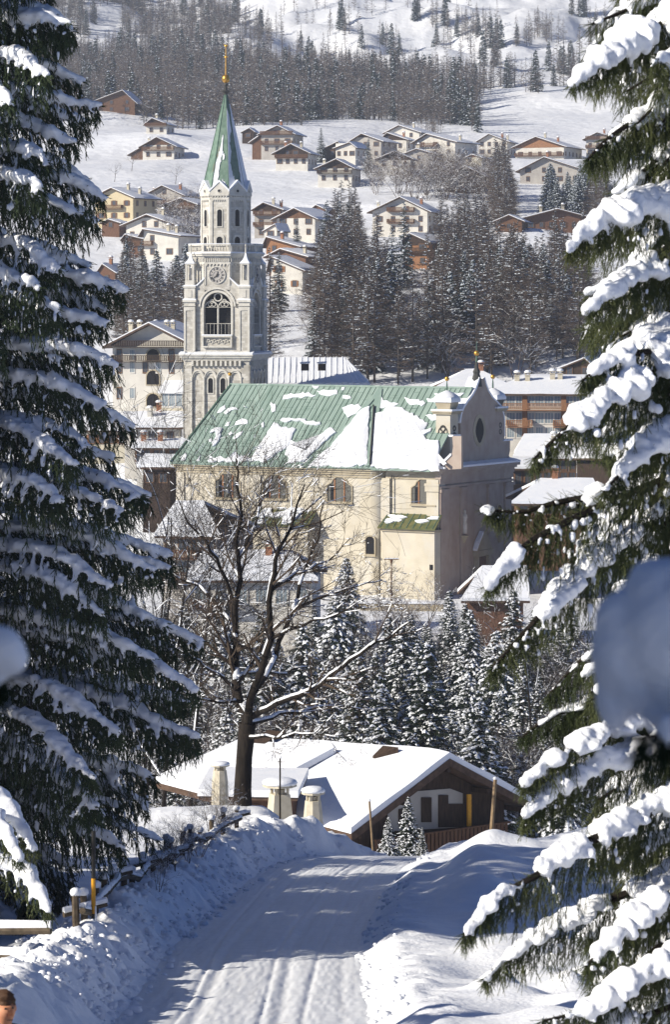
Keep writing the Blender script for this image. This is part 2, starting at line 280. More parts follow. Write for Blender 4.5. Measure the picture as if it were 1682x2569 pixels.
# ------------------------------------------------------------------ houses surveyed on the far slope (data; built further down)
# x0,x1: roof edge to roof edge, xp/yp: gable tip, ye: eave, yb: foot, D: distance, dep: depth in metres, yaw
HS = [
 dict(k='h1', x0=206, x1=352, xp=311, yp=227, ye=262, yb=285, D=1050, dep=12, yaw=10, wall='wood_mid', gab='wood_mid', tf=1, fl=2, nc=3, bal=[], ch=[(0.5,1)], L='long brown wooden farmhouse half hidden by bare trees at the edge of the left forest'),
 dict(k='h2', x0=358, x1=426, xp=381, yp=296, ye=313, yb=338, D=960, dep=9, yaw=12, wall='white', gab='wood', tf=.45, fl=2, nc=2, bal=[2.6], ch=[(.3,.7)], L='small dark gabled chalet with white ground floor, higher of two left of the spire'),
 dict(k='h3', x0=345, x1=449, xp=394, yp=344, ye=369, yb=400, D=925, dep=12, yaw=12, wall='white', gab='wood_mid', tf=.35, fl=2, nc=3, bal=[2.7], ch=[(.2,.2)], lean=('L',305,388), L='wide timber and white chalet with a low side wing left of the spire'),
 dict(k='h4', x0=222, x1=350, xp=283, yp=471, ye=498, yb=556, D=760, dep=11, yaw=28, wall='yellow', gab='yellow', tf=0, fl=2, nc=3, bal=[3.0], ch=[(.6,.4),(.8,.5)], shut='wood_red', L='yellow gabled house with red brown shutters and a balcony, beside the left spruce'),
 dict(k='h5', x0=352, x1=472, xp=409, yp=465, ye=492, yb=542, D=795, dep=12, yaw=20, wall='grey', gab='grey', tf=0, fl=3, nc=3, bal=[3.0], ch=[(.1,.4),(.7,.4)], L='grey white gabled house just behind and right of the yellow house'),
 dict(k='h5b', x0=406, x1=502, xp=455, yp=497, ye=514, yb=552, D=770, dep=10, yaw=20, wall='grey', gab='wood_mid', tf=.35, fl=2, nc=2, bal=[2.7], ch=[], L='dark gabled house partly hidden by bare trees left of the octagonal belfry'),
 dict(k='h9', x0=248, x1=306, xp=272, yp=550, ye=560, yb=580, D=735, dep=8, yaw=15, wall='wood_red', gab='wood_red', tf=1, fl=1, nc=1, bal=[], ch=[], L='small red brown shed below the yellow house'),
 dict(k='h6', x0=298, x1=455, xp=371, yp=538, ye=566, yb=604, D=722, dep=13, yaw=24, wall='white', gab='wood', tf=.12, fl=2, nc=4, bal=[], ch=[(.5,.5)], L='broad white gabled house with four small windows under its dark gable tip'),
 dict(k='h7', x0=345, x1=462, xp=357, yp=574, ye=592, yb=648, D=690, dep=9, yaw=24, wall='white', gab='wood_red', tf=0, fl=2, nc=2, bal=[2.8], ch=[(.5,.4),(.7,.4)], mono=1, L='white and brown panelled house with a single sloping roof left of the balustrade'),
 dict(k='h7b', x0=300, x1=372, xp=312, yp=588, ye=602, yb=640, D=705, dep=9, yaw=15, wall='wood_red', gab='wood_red', tf=1, fl=2, nc=2, bal=[2.6], ch=[(.8,.3)], mono=1, L='low brown house with a sloping snowy roof left of the white and brown panelled house'),
 dict(k='h8', x0=238, x1=296, xp=256, yp=662, ye=686, yb=716, D=640, dep=8, yaw=20, wall='wood_red', gab='wood_red', tf=1, fl=1, nc=1, bal=[], ch=[(.4,.4)], L='small red brown hut with white chimney at the edge of the left spruce'),
 dict(k='h10', x0=603, x1=642, xp=626, yp=321, ye=332, yb=352, D=955, dep=8, yaw=10, wall='wood', gab='wood', tf=1, fl=1, nc=1, bal=[], ch=[], L='little dark barn directly right of the copper spire'),
 dict(k='h11', x0=643, x1=747, xp=698, yp=315, ye=338, yb=386, D=920, dep=12, yaw=14, wall='grey', gab='grey', tf=0, fl=3, nc=3, bal=[2.8, 5.6], ch=[(.5,.4)], lean=('L',610,358), L='three storey grey farmhouse with a brown side barn, right of the copper spire'),
 dict(k='h12', x0=679, x1=785, xp=731, yp=361, ye=386, yb=418, D=882, dep=12, yaw=12, wall='white', gab='wood', tf=.62, fl=2, nc=4, bal=[2.4], ch=[(.3,.2),(.7,.2)], tw='wood_mid', L='dark timber chalet on a white base with two white chimneys, above the terrace of snow'),
 dict(k='h13', x0=785, x1=896, xp=845, yp=399, ye=424, yb=460, D=850, dep=12, yaw=12, wall='white', gab='wood', tf=.38, fl=2, nc=3, bal=[2.6], ch=[(.2,.2)], tw='wood', L='dark timber chalet with white ground floor and long balcony alone on the snowfield'),
 dict(k='h14', x0=802, x1=868, xp=850, yp=355, ye=376, yb=396, D=930, dep=10, yaw=14, wall='wood', gab='wood', tf=1, fl=1, nc=1, bal=[], ch=[], L='dark barn behind the lone tall spruce'),
 dict(k='h15', x0=872, x1=968, xp=909, yp=335, ye=356, yb=398, D=925, dep=13, yaw=22, wall='grey', gab='wood', tf=.15, fl=2, nc=3, bal=[], ch=[(.2,.6)], L='tall grey house behind the white annex with small arcade'),
 dict(k='h15b', x0=835, x1=900, xp=880, yp=357, ye=372, yb=398, D=895, dep=8, yaw=24, wall='white', gab='white', tf=0, fl=1, nc=3, bal=[], ch=[], mono=1, L='white annex with bright snowy lean-to roof and a row of arched windows'),
 dict(k='h16', x0=960, x1=1064, xp=1003, yp=314, ye=334, yb=372, D=985, dep=14, yaw=24, wall='white', gab='white', tf=0, fl=2, nc=2, bal=[], ch=[(.6,.4)], L='white gabled house highest of the cluster in the middle of the slope'),
 dict(k='h17', x0=948, x1=1030, xp=972, yp=333, ye=352, yb=378, D=955, dep=10, yaw=18, wall='white', gab='wood', tf=.4, fl=2, nc=2, bal=[], ch=[(.7,.4)], L='house with dark gable tucked in front of the highest white gabled house'),
 dict(k='h18', x0=1032, x1=1154, xp=1073, yp=335, ye=358, yb=394, D=940, dep=14, yaw=30, wall='white', gab='white', tf=0, fl=3, nc=3, bal=[3.2], ch=[(.85,.4)], L='white gabled house with a small upper balcony and dormer, right end of the middle cluster'),
 dict(k='h19', x0=938, x1=1043, xp=991, yp=379, ye=400, yb=424, D=870, dep=11, yaw=8, wall='white', gab='wood', tf=.5, fl=1, nc=3, bal=[], ch=[], L='low house with wide near black gable half hidden by bare bushes'),
 dict(k='h20', x0=1010, x1=1094, xp=1046, yp=373, ye=386, yb=408, D=905, dep=9, yaw=15, wall='grey', gab='grey', tf=0, fl=1, nc=1, bal=[], ch=[(.4,.4)], L='low grey house with thin snowy roof in front of the middle cluster'),
 dict(k='h21', x0=628, x1=716, xp=661, yp=508, ye=527, yb=598, D=738, dep=11, yaw=14, wall='grey', gab='wood', tf=.25, fl=3, nc=2, bal=[2.8,5.4], ch=[(.6,.2),(.8,.3)], L='grey house with dark gable and two balconies right beside the octagonal belfry'),
 dict(k='h22', x0=679, x1=806, xp=741, yp=522, ye=551, yb=598, D=715, dep=14, yaw=22, wall='white', gab='wood_mid', tf=.33, fl=2, nc=3, bal=[], ch=[], L='white house with broad brown plank gable and one storey white annex'),
 dict(k='h22b', x0=775, x1=822, xp=793, yp=514, ye=527, yb=560, D=770, dep=8, yaw=18, wall='wood_red', gab='wood_red', tf=1, fl=1, nc=1, bal=[], ch=[], L='small brown gable peeping over the roof of the white house with plank gable'),
 dict(k='h22c', x0=658, x1=700, xp=692, yp=562, ye=580, yb=603, D=700, dep=7, yaw=20, wall='white', gab='white', tf=0, fl=1, nc=1, bal=[], ch=[], mono=1, L='one storey white annex under a bright triangle of snow'),
 dict(k='h23', x0=655, x1=762, xp=668, yp=594, ye=620, yb=640, D=685, dep=10, yaw=24, wall='wood_orange', gab='wood_orange', tf=1, fl=1, nc=2, bal=[], ch=[(.4,.2)], mono=1, L='low house with orange wall under a long snowy roof right of the balustrade'),
 dict(k='h24', x0=660, x1=782, xp=706, yp=624, ye=645, yb=684, D=665, dep=10, yaw=26, wall='wood_red', gab='wood_red', tf=1, fl=2, nc=3, bal=[], ch=[(.8,.2)], L='red brown timber house with three windows, below the low orange walled house'),
 dict(k='h25', x0=668, x1=772, xp=676, yp=642, ye=680, yb=730, D=640, dep=9, yaw=22, wall='white', gab='white', tf=0, fl=2, nc=2, bal=[], ch=[], mono=1, shut='wood_orange', L='white house with a steep single snowy roof and orange door, lowest above the tower shoulder'),
 dict(k='h26', x0=918, x1=1090, xp=1006, yp=494, ye=533, yb=590, D=740, dep=13, yaw=16, wall='white', gab='white', tf=0, fl=3, nc=4, bal=[2.8,5.5], ch=[(.12,.2),(.75,.4)], L='largest white gabled house above the dark wood, with brown balconies in its centre'),
 dict(k='h27', x0=1003, x1=1086, xp=1029, yp=585, ye=610, yb=672, D=660, dep=10, yaw=24, wall='wood_orange', gab='wood', tf=.35, fl=2, nc=2, bal=[3.2], ch=[], tw='wood', L='orange timber chalet with a balcony deep among the bare larches'),
 dict(k='h28', x0=1191, x1=1284, xp=1228, yp=336, ye=357, yb=392, D=985, dep=12, yaw=16, wall='white', gab='white', tf=0, fl=3, nc=4, bal=[], ch=[(.7,.3),(.85,.3)], L='plain white gabled house with rows of small windows and no balcony'),
 dict(k='h29', x0=1283, x1=1428, xp=1347, yp=343, ye=370, yb=398, D=968, dep=18, yaw=22, wall='white', gab='wood_orange', tf=.5, fl=1, nc=5, bal=[.8], ch=[(.5,.3),(.7,.4)], L='wide white house under a big orange plank gable at the right of the slope'),
 dict(k='h30', x0=1461, x1=1562, xp=1500, yp=332, ye=350, yb=394, D=975, dep=12, yaw=14, wall='white', gab='white', tf=0, fl=3, nc=4, bal=[2.8,5.5], ch=[(.5,.4)], L='white house with half hipped roof and two balconies beside the near spruce'),
 dict(k='h31', x0=1104, x1=1228, xp=1169, yp=417, ye=444, yb=478, D=820, dep=12, yaw=10, wall='wood', gab='wood', tf=1, fl=1, nc=1, bal=[], ch=[], L='large black looking barn behind bare bushes in the middle distance'),
 dict(k='h32', x0=1163, x1=1216, xp=1185, yp=387, ye=397, yb=412, D=905, dep=8, yaw=20, wall='cream', gab='wood_orange', tf=.3, fl=1, nc=2, bal=[], ch=[], L='tiny cream cottage with orange gable below the plain white house'),
 dict(k='h33', x0=1290, x1=1482, xp=1366, yp=394, ye=430, yb=462, D=850, dep=13, yaw=12, wall='grey', gab='grey', tf=0, fl=2, nc=4, bal=[], ch=[(.4,.4)], L='big grey gabled house veiled by larches below the orange plank gable'),
 dict(k='h34', x0=1083, x1=1137, xp=1094, yp=407, ye=420, yb=444, D=860, dep=8, yaw=20, wall='wood', gab='wood', tf=1, fl=1, nc=1, bal=[], ch=[], mono=1, L='small dark hut under a bright snowy lean-to roof'),
 dict(k='h35', x0=1236, x1=1320, xp=1278, yp=539, ye=556, yb=584, D=702, dep=12, yaw=10, wall='wood_mid', gab='wood_mid', tf=1, fl=1, nc=1, bal=[], ch=[], L='brown gabled lodge among larches right of the dark wood'),
 dict(k='h35b', x0=1300, x1=1500, xp=1400, yp=524, ye=548, yb=580, D=720, dep=16, yaw=0, wall='wood_red', gab='wood_red', tf=1, fl=1, nc=6, bal=[], ch=[(.3,.4),(.6,.4)], side=1, L='long low red brown lodge with snowy roof beside the near spruce'),
 dict(k='h36', x0=1480, x1=1565, xp=1522, yp=786, ye=806, yb=872, D=560, dep=9, yaw=12, wall='cream', gab='wood_orange', tf=.3, fl=2, nc=2, bal=[2.4,4.6], ch=[], L='cream chalet with orange balconies seen between branches of the near spruce'),
 dict(k='h37', x0=1400, x1=1500, xp=1470, yp=898, ye=925, yb=955, D=490, dep=9, yaw=16, wall='wood', gab='wood', tf=1, fl=1, nc=2, bal=[], ch=[], L='dark low barn with layered snowy eaves at the foot of the right slope'),
]
for h in HS: h['base'] = W((h['x0'] + h['x1'])/2, h['yb'], h['D'])

# ------------------------------------------------------------------ terrain
PY = np.array([-5, 10, 19, 35, 57, 75, 97, 108, 115, 122, 130, 145, 165, 190, 215, 260, 300, 360, 390, 410, 435, 460, 485, 520, 560, 600, 650, 700, 760, 800, 870, 930, 1000, 1050, 1100, 1200, 1300, 1400, 1500, 1650, 1800, 2000, 2300], float)
PZ = np.array([-1.4, -3.8, -5.85, -9.0, -12.9, -15.4, -18.07, -19.2, -19.95, -21.7, -23.8, -27.5, -31.5, -35.5, -39, -40, -39, -37.5, -36.6, -35.8, -32.5, -26, -20.5, -14.0, -8, -3.4, 4, 10.5, 18.5, 23, 32, 39.5, 47.5, 53.5, 60, 76, 88, 101, 118, 150, 185, 238, 320], float)
RXY = np.array([-5, 20, 57, 75, 97, 108, 112, 115, 118, 121, 124, 150], float)
RXX = np.array([1.2, -0.6, -1.72, -1.74, -0.92, -0.1, 0.5, 1.35, 3.2, 7.0, 14.0, 60.0], float)
def pchip(x, xp, fp):
    """smooth monotone-ish interpolation"""
    x = np.clip(np.asarray(x, float), xp[0], xp[-1]); i = np.clip(np.searchsorted(xp, x) - 1, 0, len(xp) - 2)
    h = np.diff(xp); s = np.diff(fp)/h
    m = np.empty(len(xp)); m[0] = s[0]; m[-1] = s[-1]
    for k in range(1, len(xp)-1): m[k] = 0 if s[k-1]*s[k] <= 0 else 2*s[k-1]*s[k]/(s[k-1]+s[k])
    t = (x - xp[i])/h[i]
    return (2*t**3-3*t**2+1)*fp[i] + (t**3-2*t**2+t)*h[i]*m[i] + (-2*t**3+3*t**2)*fp[i+1] + (t**3-t**2)*h[i]*m[i+1]
def zprof(y): return pchip(y, PY, PZ)
def roadx(y): return pchip(y, RXY, RXX)
def sstep(a, b, x): t = np.clip((np.asarray(x, float)-a)/(b-a), 0, 1); return t*t*(3-2*t)
def bump2(x, y, cx, cy, rx, ry, h): return h*np.exp(-(((x-cx)/rx)**2 + ((y-cy)/ry)**2))
_ctrl = []
for h in HS:
    b = h['base']; _ctrl.append((b.x, b.y + h['dep']*0.4, b.z - 0.2, max(16, h['D']*0.022)))
for px, py, D in [(1000,500,800),(640,470,850),(560,430,880),(300,420,880),(240,330,1000),(1250,370,1010),(1250,320,1060),(900,305,1080),(1250,232,1215),(1500,214,1225),(1640,214,1225),(1400,216,1225),(1120,250,1190),(1000,282,1150),(700,330,1010),(1500,300,1090),(1340,960,500),(1420,870,520)]:
    p = W(px, py, D); _ctrl.append((p.x, p.y, p.z, 40))
_ctrl = np.array(_ctrl)
_res = _ctrl[:,2] - zprof(_ctrl[:,1])
def zterr(x, y):
    x = np.asarray(x, float); y = np.asarray(y, float); x, y = np.broadcast_arrays(x, y)
    z = zprof(y).copy()
    # far slope: pulled through the surveyed feet of the houses
    far = y > 440
    if far.any():
        X = x[far]; Y = y[far]; num = np.zeros_like(X); den = np.full_like(X, 0.25)
        for (cx, cy, cz, r), res in zip(_ctrl, _res):
            w = 1.0/(0.02 + (((X-cx)**2 + (Y-cy)**2)/(r*r)))**1.5
            w = np.where(w > 1e-3, w, 0); num += w*res; den += w
        zz = z[far] + num/den
        zz = zz + fbm(X/70, Y/70, 4)*(3.0 + 0.012*np.clip(Y-900, 0, 600))*sstep(520, 700, Y)*0.8
        # hollow behind the crest of the right-hand snow hill, and rough hummocks above
        px = CX + X/Y*F
        hil = sstep(950, 1250, px)
        zz = zz - hil*9*np.exp(-((Y-1290)/45)**2)
        zz = zz + fbm(X/45+3, Y/60+8, 4)*16*sstep(1330, 1480, Y)
        z[far] = zz
    z = z + fbm(x/60, y/60, 3)*1.6*sstep(135, 200, y)*(1-sstep(380, 520, y))*0.5
    # ---- near ground: road, ploughed banks, drifts
    n = y < 175
    if n.any():
        X = x[n]; Y = y[n]; Z = z[n]; rx = roadx(Y); d = X - rx; HWD = 2.42
        fade = 1 - sstep(138, 168, Y)
        # left bank
        l = -d - HWD
        rough = fbm(X*1.1, Y*1.1, 4)*0.34 + fbm(X*3.6+9, Y*3.6, 3)*0.17 + (0.25-np.abs(vnoise(X*2.3+40, Y*2.3)))*0.30
        hb = 1.05 + 0.35*vnoise(Y/9, 3.3) + 0.22*np.exp(-((Y-119)/7)**2)
        prof = sstep(-0.25, 1.25, l)*(1 - 0.72*sstep(1.5, 3.6, l))
        hb = hb*(1 - 0.9*sstep(-0.8, 2.6, X)*sstep(108, 113, Y))
        Zl = hb*prof + rough*sstep(-0.1, 0.5, l)*(1-0.8*sstep(1.8, 4, l)) + fbm(X/5, Y/5, 3)*0.35*sstep(2, 6, l)
        # right side: low ploughed edge then smooth drifts
        r = d - HWD
        Zr = sstep(-0.2, 0.9, r)*(0.42 + 0.25*vnoise(Y/5, 8.8))*(1 - 0.25*sstep(1.0, 2.4, r)) + fbm(X*1.6+4, Y*1.6, 3)*0.16*sstep(0, .3, r)*(1-sstep(1.0, 2.0, r))
        dr = fbm(X/3.2+2, Y/4.2+6, 3); Zr = Zr + dr*0.75*sstep(1.2, 3.5, r) + 0.10*sstep(1, 3, r)
        wv = np.sin((Y + 0.9*X)/2.1 + 2.0*vnoise(X/6, Y/6))*0.16 ; Zr = Zr + wv*sstep(1.5, 4, r)*sstep(78, 84, Y)
        Zr = Zr + sstep(1.0, 3.0, r)*(bump2(X, Y, 4.5, 112.5, 1.9, 4.0, 0.95) + bump2(X, Y, 8.0, 111, 3.5, 5, 0.5) + bump2(X, Y, 3.9, 100, 2.2, 5, 0.7) + bump2(X, Y, 8.5, 101, 3.0, 4.0, 0.9) + bump2(X, Y, 3.4, 92, 1.6, 4, 0.45))
        for (bx, by, bh) in [(3.35, 64, .42), (4.6, 62.4, .3), (5.1, 66, .33), (2.9, 60, .25), (6.3, 63, .3), (5.8, 59.5, .2)]:
            Zr = Zr + bump2(X, Y, bx, by, .34, .5, bh)
        Zr = Zr + bump2(X, Y, 7.0, 131, 3.5, 4.0, 3.0)
        Zl = Zl + (1-sstep(-3.0, 0.2, X))*(2.3*np.exp(-((Y-125)/6.0)**2))
        add = np.where(d < 0, Zl, Zr)
        onroad = np.abs(d) < HWD
        add = np.where(onroad, np.where(d < 0, Zl, Zr)*0.9 - 0.09*(1-sstep(HWD-0.5, HWD, np.abs(d))), add)
        z[n] = Z + add*fade*sstep(-2, 8, Y)
    return z
def zt(x, y): return float(zterr(np.array([x]), np.array([y]))[0])

def grid_obj(name, xs, ys, m, smooth=True, fx=None):
    Xg, Yg = np.meshgrid(xs, ys)
    if fx is not None: Xg = Xg*fx(Yg)
    Z = zterr(Xg, Yg); nx, ny = len(xs), len(ys)
    V = np.stack([Xg.ravel(), Yg.ravel(), Z.ravel()], 1)
    i = np.arange(nx*ny).reshape(ny, nx)
    Fq = np.stack([i[:-1,:-1].ravel(), i[:-1,1:].ravel(), i[1:,1:].ravel(), i[1:,:-1].ravel()], 1)
    return link_mesh(name, np_mesh(name, V, Fq, m, smooth=smooth))
xs = np.concatenate([np.arange(-60, -9, 1.0), np.arange(-9, 12, 0.12), np.arange(12, 61, 1.0)])
ys = np.concatenate([np.arange(-5, 52, 1.0), np.arange(52, 128, 0.17), np.arange(128, 175.1, 0.8)])
ys[-1] = 175.0
tag(grid_obj('snowy_ground', xs, ys, M['bank_snow']), kind='structure')
yf = [175.0]
while yf[-1] < 2250: yf.append(yf[-1] + max(1.6, min(9, yf[-1]*0.0052)))
tag(grid_obj('hillside', np.linspace(-1, 1, 330), np.array(yf), M['field_snow'], fx=lambda Y: 34 + Y*0.17), kind='structure')
# road: its own sheet with faint ruts
yr = np.arange(2, 120.5, 0.3); xr = np.linspace(-2.45, 2.45, 130)
Xg, Yg = np.meshgrid(xr, yr); rut = -0.045*np.exp(-((np.abs(Xg+0.1)-0.78)/0.13)**2)-.03*np.exp(-((Xg-.35)/.05)**2)-.03*np.exp(-((Xg+1.35+.2*np.sin(Yg/14))/.05)**2)-.03*np.exp(-((Xg-1.25-.15*np.sin(Yg/11))/.06)**2)+.02*fbm(Xg*14, Yg*1.2, 2) - 0.015*np.exp(-((Xg-1.9)/0.12)**2) - .012*np.exp(-((Xg+1.7)/0.1)**2) + 0.012*fbm(Xg*5, Yg*0.5, 3) + .02*fbm(Xg*6, Yg*4, 2)*np.clip(np.abs(Xg)-1.3, 0, 1)
V = np.stack([(Xg + roadx(Yg)).ravel(), Yg.ravel(), (zprof(Yg) + rut + 0.0).ravel()], 1)
i = np.arange(len(xr)*len(yr)).reshape(len(yr), len(xr))
rme = np_mesh('road', V, np.stack([i[:-1,:-1].ravel(), i[:-1,1:].ravel(), i[1:,1:].ravel(), i[1:,:-1].ravel()], 1), M['road_snow'], smooth=True)
uvl = rme.uv_layers.new(name='UVMap'); lv = np.zeros(len(rme.loops), dtype=np.int32); rme.loops.foreach_get('vertex_index', lv)
uvl.data.foreach_set('uv', np.stack([Xg.ravel()[lv], Yg.ravel()[lv]], 1).astype(np.float32).ravel())
tag(link_mesh('road', rme), kind='structure')

# ------------------------------------------------------------------ windows shared by all houses
def window_mesh(fr, gl, bars=(1, 1), name='window', shutter=None):
    mb = MB()
    mb.mi = 1; mb.box(-.5, .5, -.02, 0.05, 0, 1)
    mb.mi = 0; t = .09
    mb.box(-.5-t, -.5+.02, -.06, .05, -t, 1+t); mb.box(.5-.02, .5+t, -.06, .05, -t, 1+t)
    mb.box(-.48, .48, -.06, .05, -t, .03); mb.box(-.48, .48, -.06, .05, .97, 1+t)
    for k in range(bars[0]): x = -.5 + (k+1)/(bars[0]+1); mb.box(x-.025, x+.025, -.045, .04, .03, .97)
    if shutter:
        mb.mi = 2; mb.box(-.98, -.6, -.07, .0, 0, 1); mb.box(.6, .98, -.07, .0, 0, 1)
    o = mb.build(name, [fr, gl] + ([shutter] if shutter else [])); me = o.data; bpy.data.objects.remove(o)
    return me
WM = {'brown': window_mesh(M['frame'], M['glass']), 'white': window_mesh(M['frame_white'], M['glass']), 'blue': window_mesh(M['frame_white'], M['glass_blue'], (2, 1)),
      'wood_red': window_mesh(M['frame'], M['glass'], shutter=M['wood_red']), 'wood_orange': window_mesh(M['frame'], M['glass'], shutter=M['wood_orange']), 'door': window_mesh(M['wood_mid'], M['wood_red'], name='door')}
def put_window(parent, x, y, z, w, h, rz=0.0, kind='brown', name='window', outline=None):
    o = bpy.data.objects.new(name, WM[kind]); COL.objects.link(o); o.parent = parent
    o.location = (x, y, z); o.scale = (w, 1, h); o.rotation_euler = (0, 0, rz); return o

def balcony(mb, x0, x1, y, z, d=1.0, h=0.95, slats=True):
    mb.box(x0, x1, y-d, y, z-.12, z)
    mb.box(x0, x1, y-d-.05, y-d+.05, z+h-.08, z+h+.02); mb.box(x0, x1, y-d-.03, y-d+.03, z+.12, z+.2)
    mb.box(x0-.02, x0+.06, y-d+.06, y, z+.1, z+h); mb.box(x1-.06, x1+.02, y-d+.06, y, z+.1, z+h)
    n = max(3, int((x1-x0)/0.28))
    for k in range(n+1):
        x = x0 + .06 + (x1-x0-.12)*k/n; mb.box(x-.08, x+.08, y-d-.015, y-d+.015, z+.2, z+h-.08)

def roof_slabs(root, xl, xr, xp, y0, y1, ze_l, ze_r, zp, th=.22, snow=.28, smat='snow', fas='fascia', hip=0.0):
    r = MB(); s = MB()
    for (a, za, sg) in ((xl, ze_l, -1), (xr, ze_r, 1)):
        r.prism([(a, y0, za), (xp, y0, zp), (xp, y0, zp-th), (a, y0, za-th)], (0, y1-y0, 0))
        ny = 7; nx = 5; rings = []
        # snow slab with slightly uneven top
        base = []; top = []
        for j in range(ny+1):
            for i in range(nx+1):
                u = i/nx; v = j/ny; x = a*(1-u)+xp*u; z = za*(1-u)+zp*u; y = y0+.04+(y1-y0-.08)*v
                e = 1 - .45*(1 if j in (0, ny) or i == 0 else 0)
                base.append((x + sg*(.12 if i == 0 else 0), y, z+.005)); top.append((x + sg*(.08 if i == 0 else 0), y, z + snow*e*(.85+.3*random.random())))
        n = len(base); W_ = nx+1; fs = []
        for j in range(ny):
            for i in range(nx):
                p = j*W_+i; fs.append((n+p, n+p+1, n+p+1+W_, n+p+W_))
        for j in range(ny): fs.append((j*W_, (j+1)*W_, n+(j+1)*W_, n+j*W_))
        for i in range(nx): fs.append((i, i+1, n+i+1, n+i)); q = ny*W_+i; fs.append((q, q+1, n+q+1, n+q))
        s.add(base+top, fs)
    ro = r.build('roof', M[fas], root)
    so = s.build('snow_cover', M[smat], ro, True, 50)
    return ro

def chimney(root, x, y, z, h=1.5, w=.55, m='render_chim'):
    c = MB(); c.box(x-w/2, x+w/2, y-w/2, y+w/2, z-1.5, z+h); c.box(x-w/2-.08, x+w/2+.08, y-w/2-.08, y+w/2+.08, z+h, z+h+.1)
    for sx in (-1, 1): c.box(x+sx*w*.35-.05, x+sx*w*.35+.05, y-w*.3, y+w*.3, z+h+.1, z+h+.38)
    c.box(x-w/2-.12, x+w/2+.12, y-w/2-.12, y+w/2+.12, z+h+.38, z+h+.46)
    co = c.build('chimney', M[m], root)
    s = MB(); s.lathe([(w*.72, z+h+.46), (w*.74, z+h+.6), (w*.5, z+h+.76), (w*.15, z+h+.82)], x, y, 8, PI/8); s.build('snow_cap', M['snow'], co, True, 80)

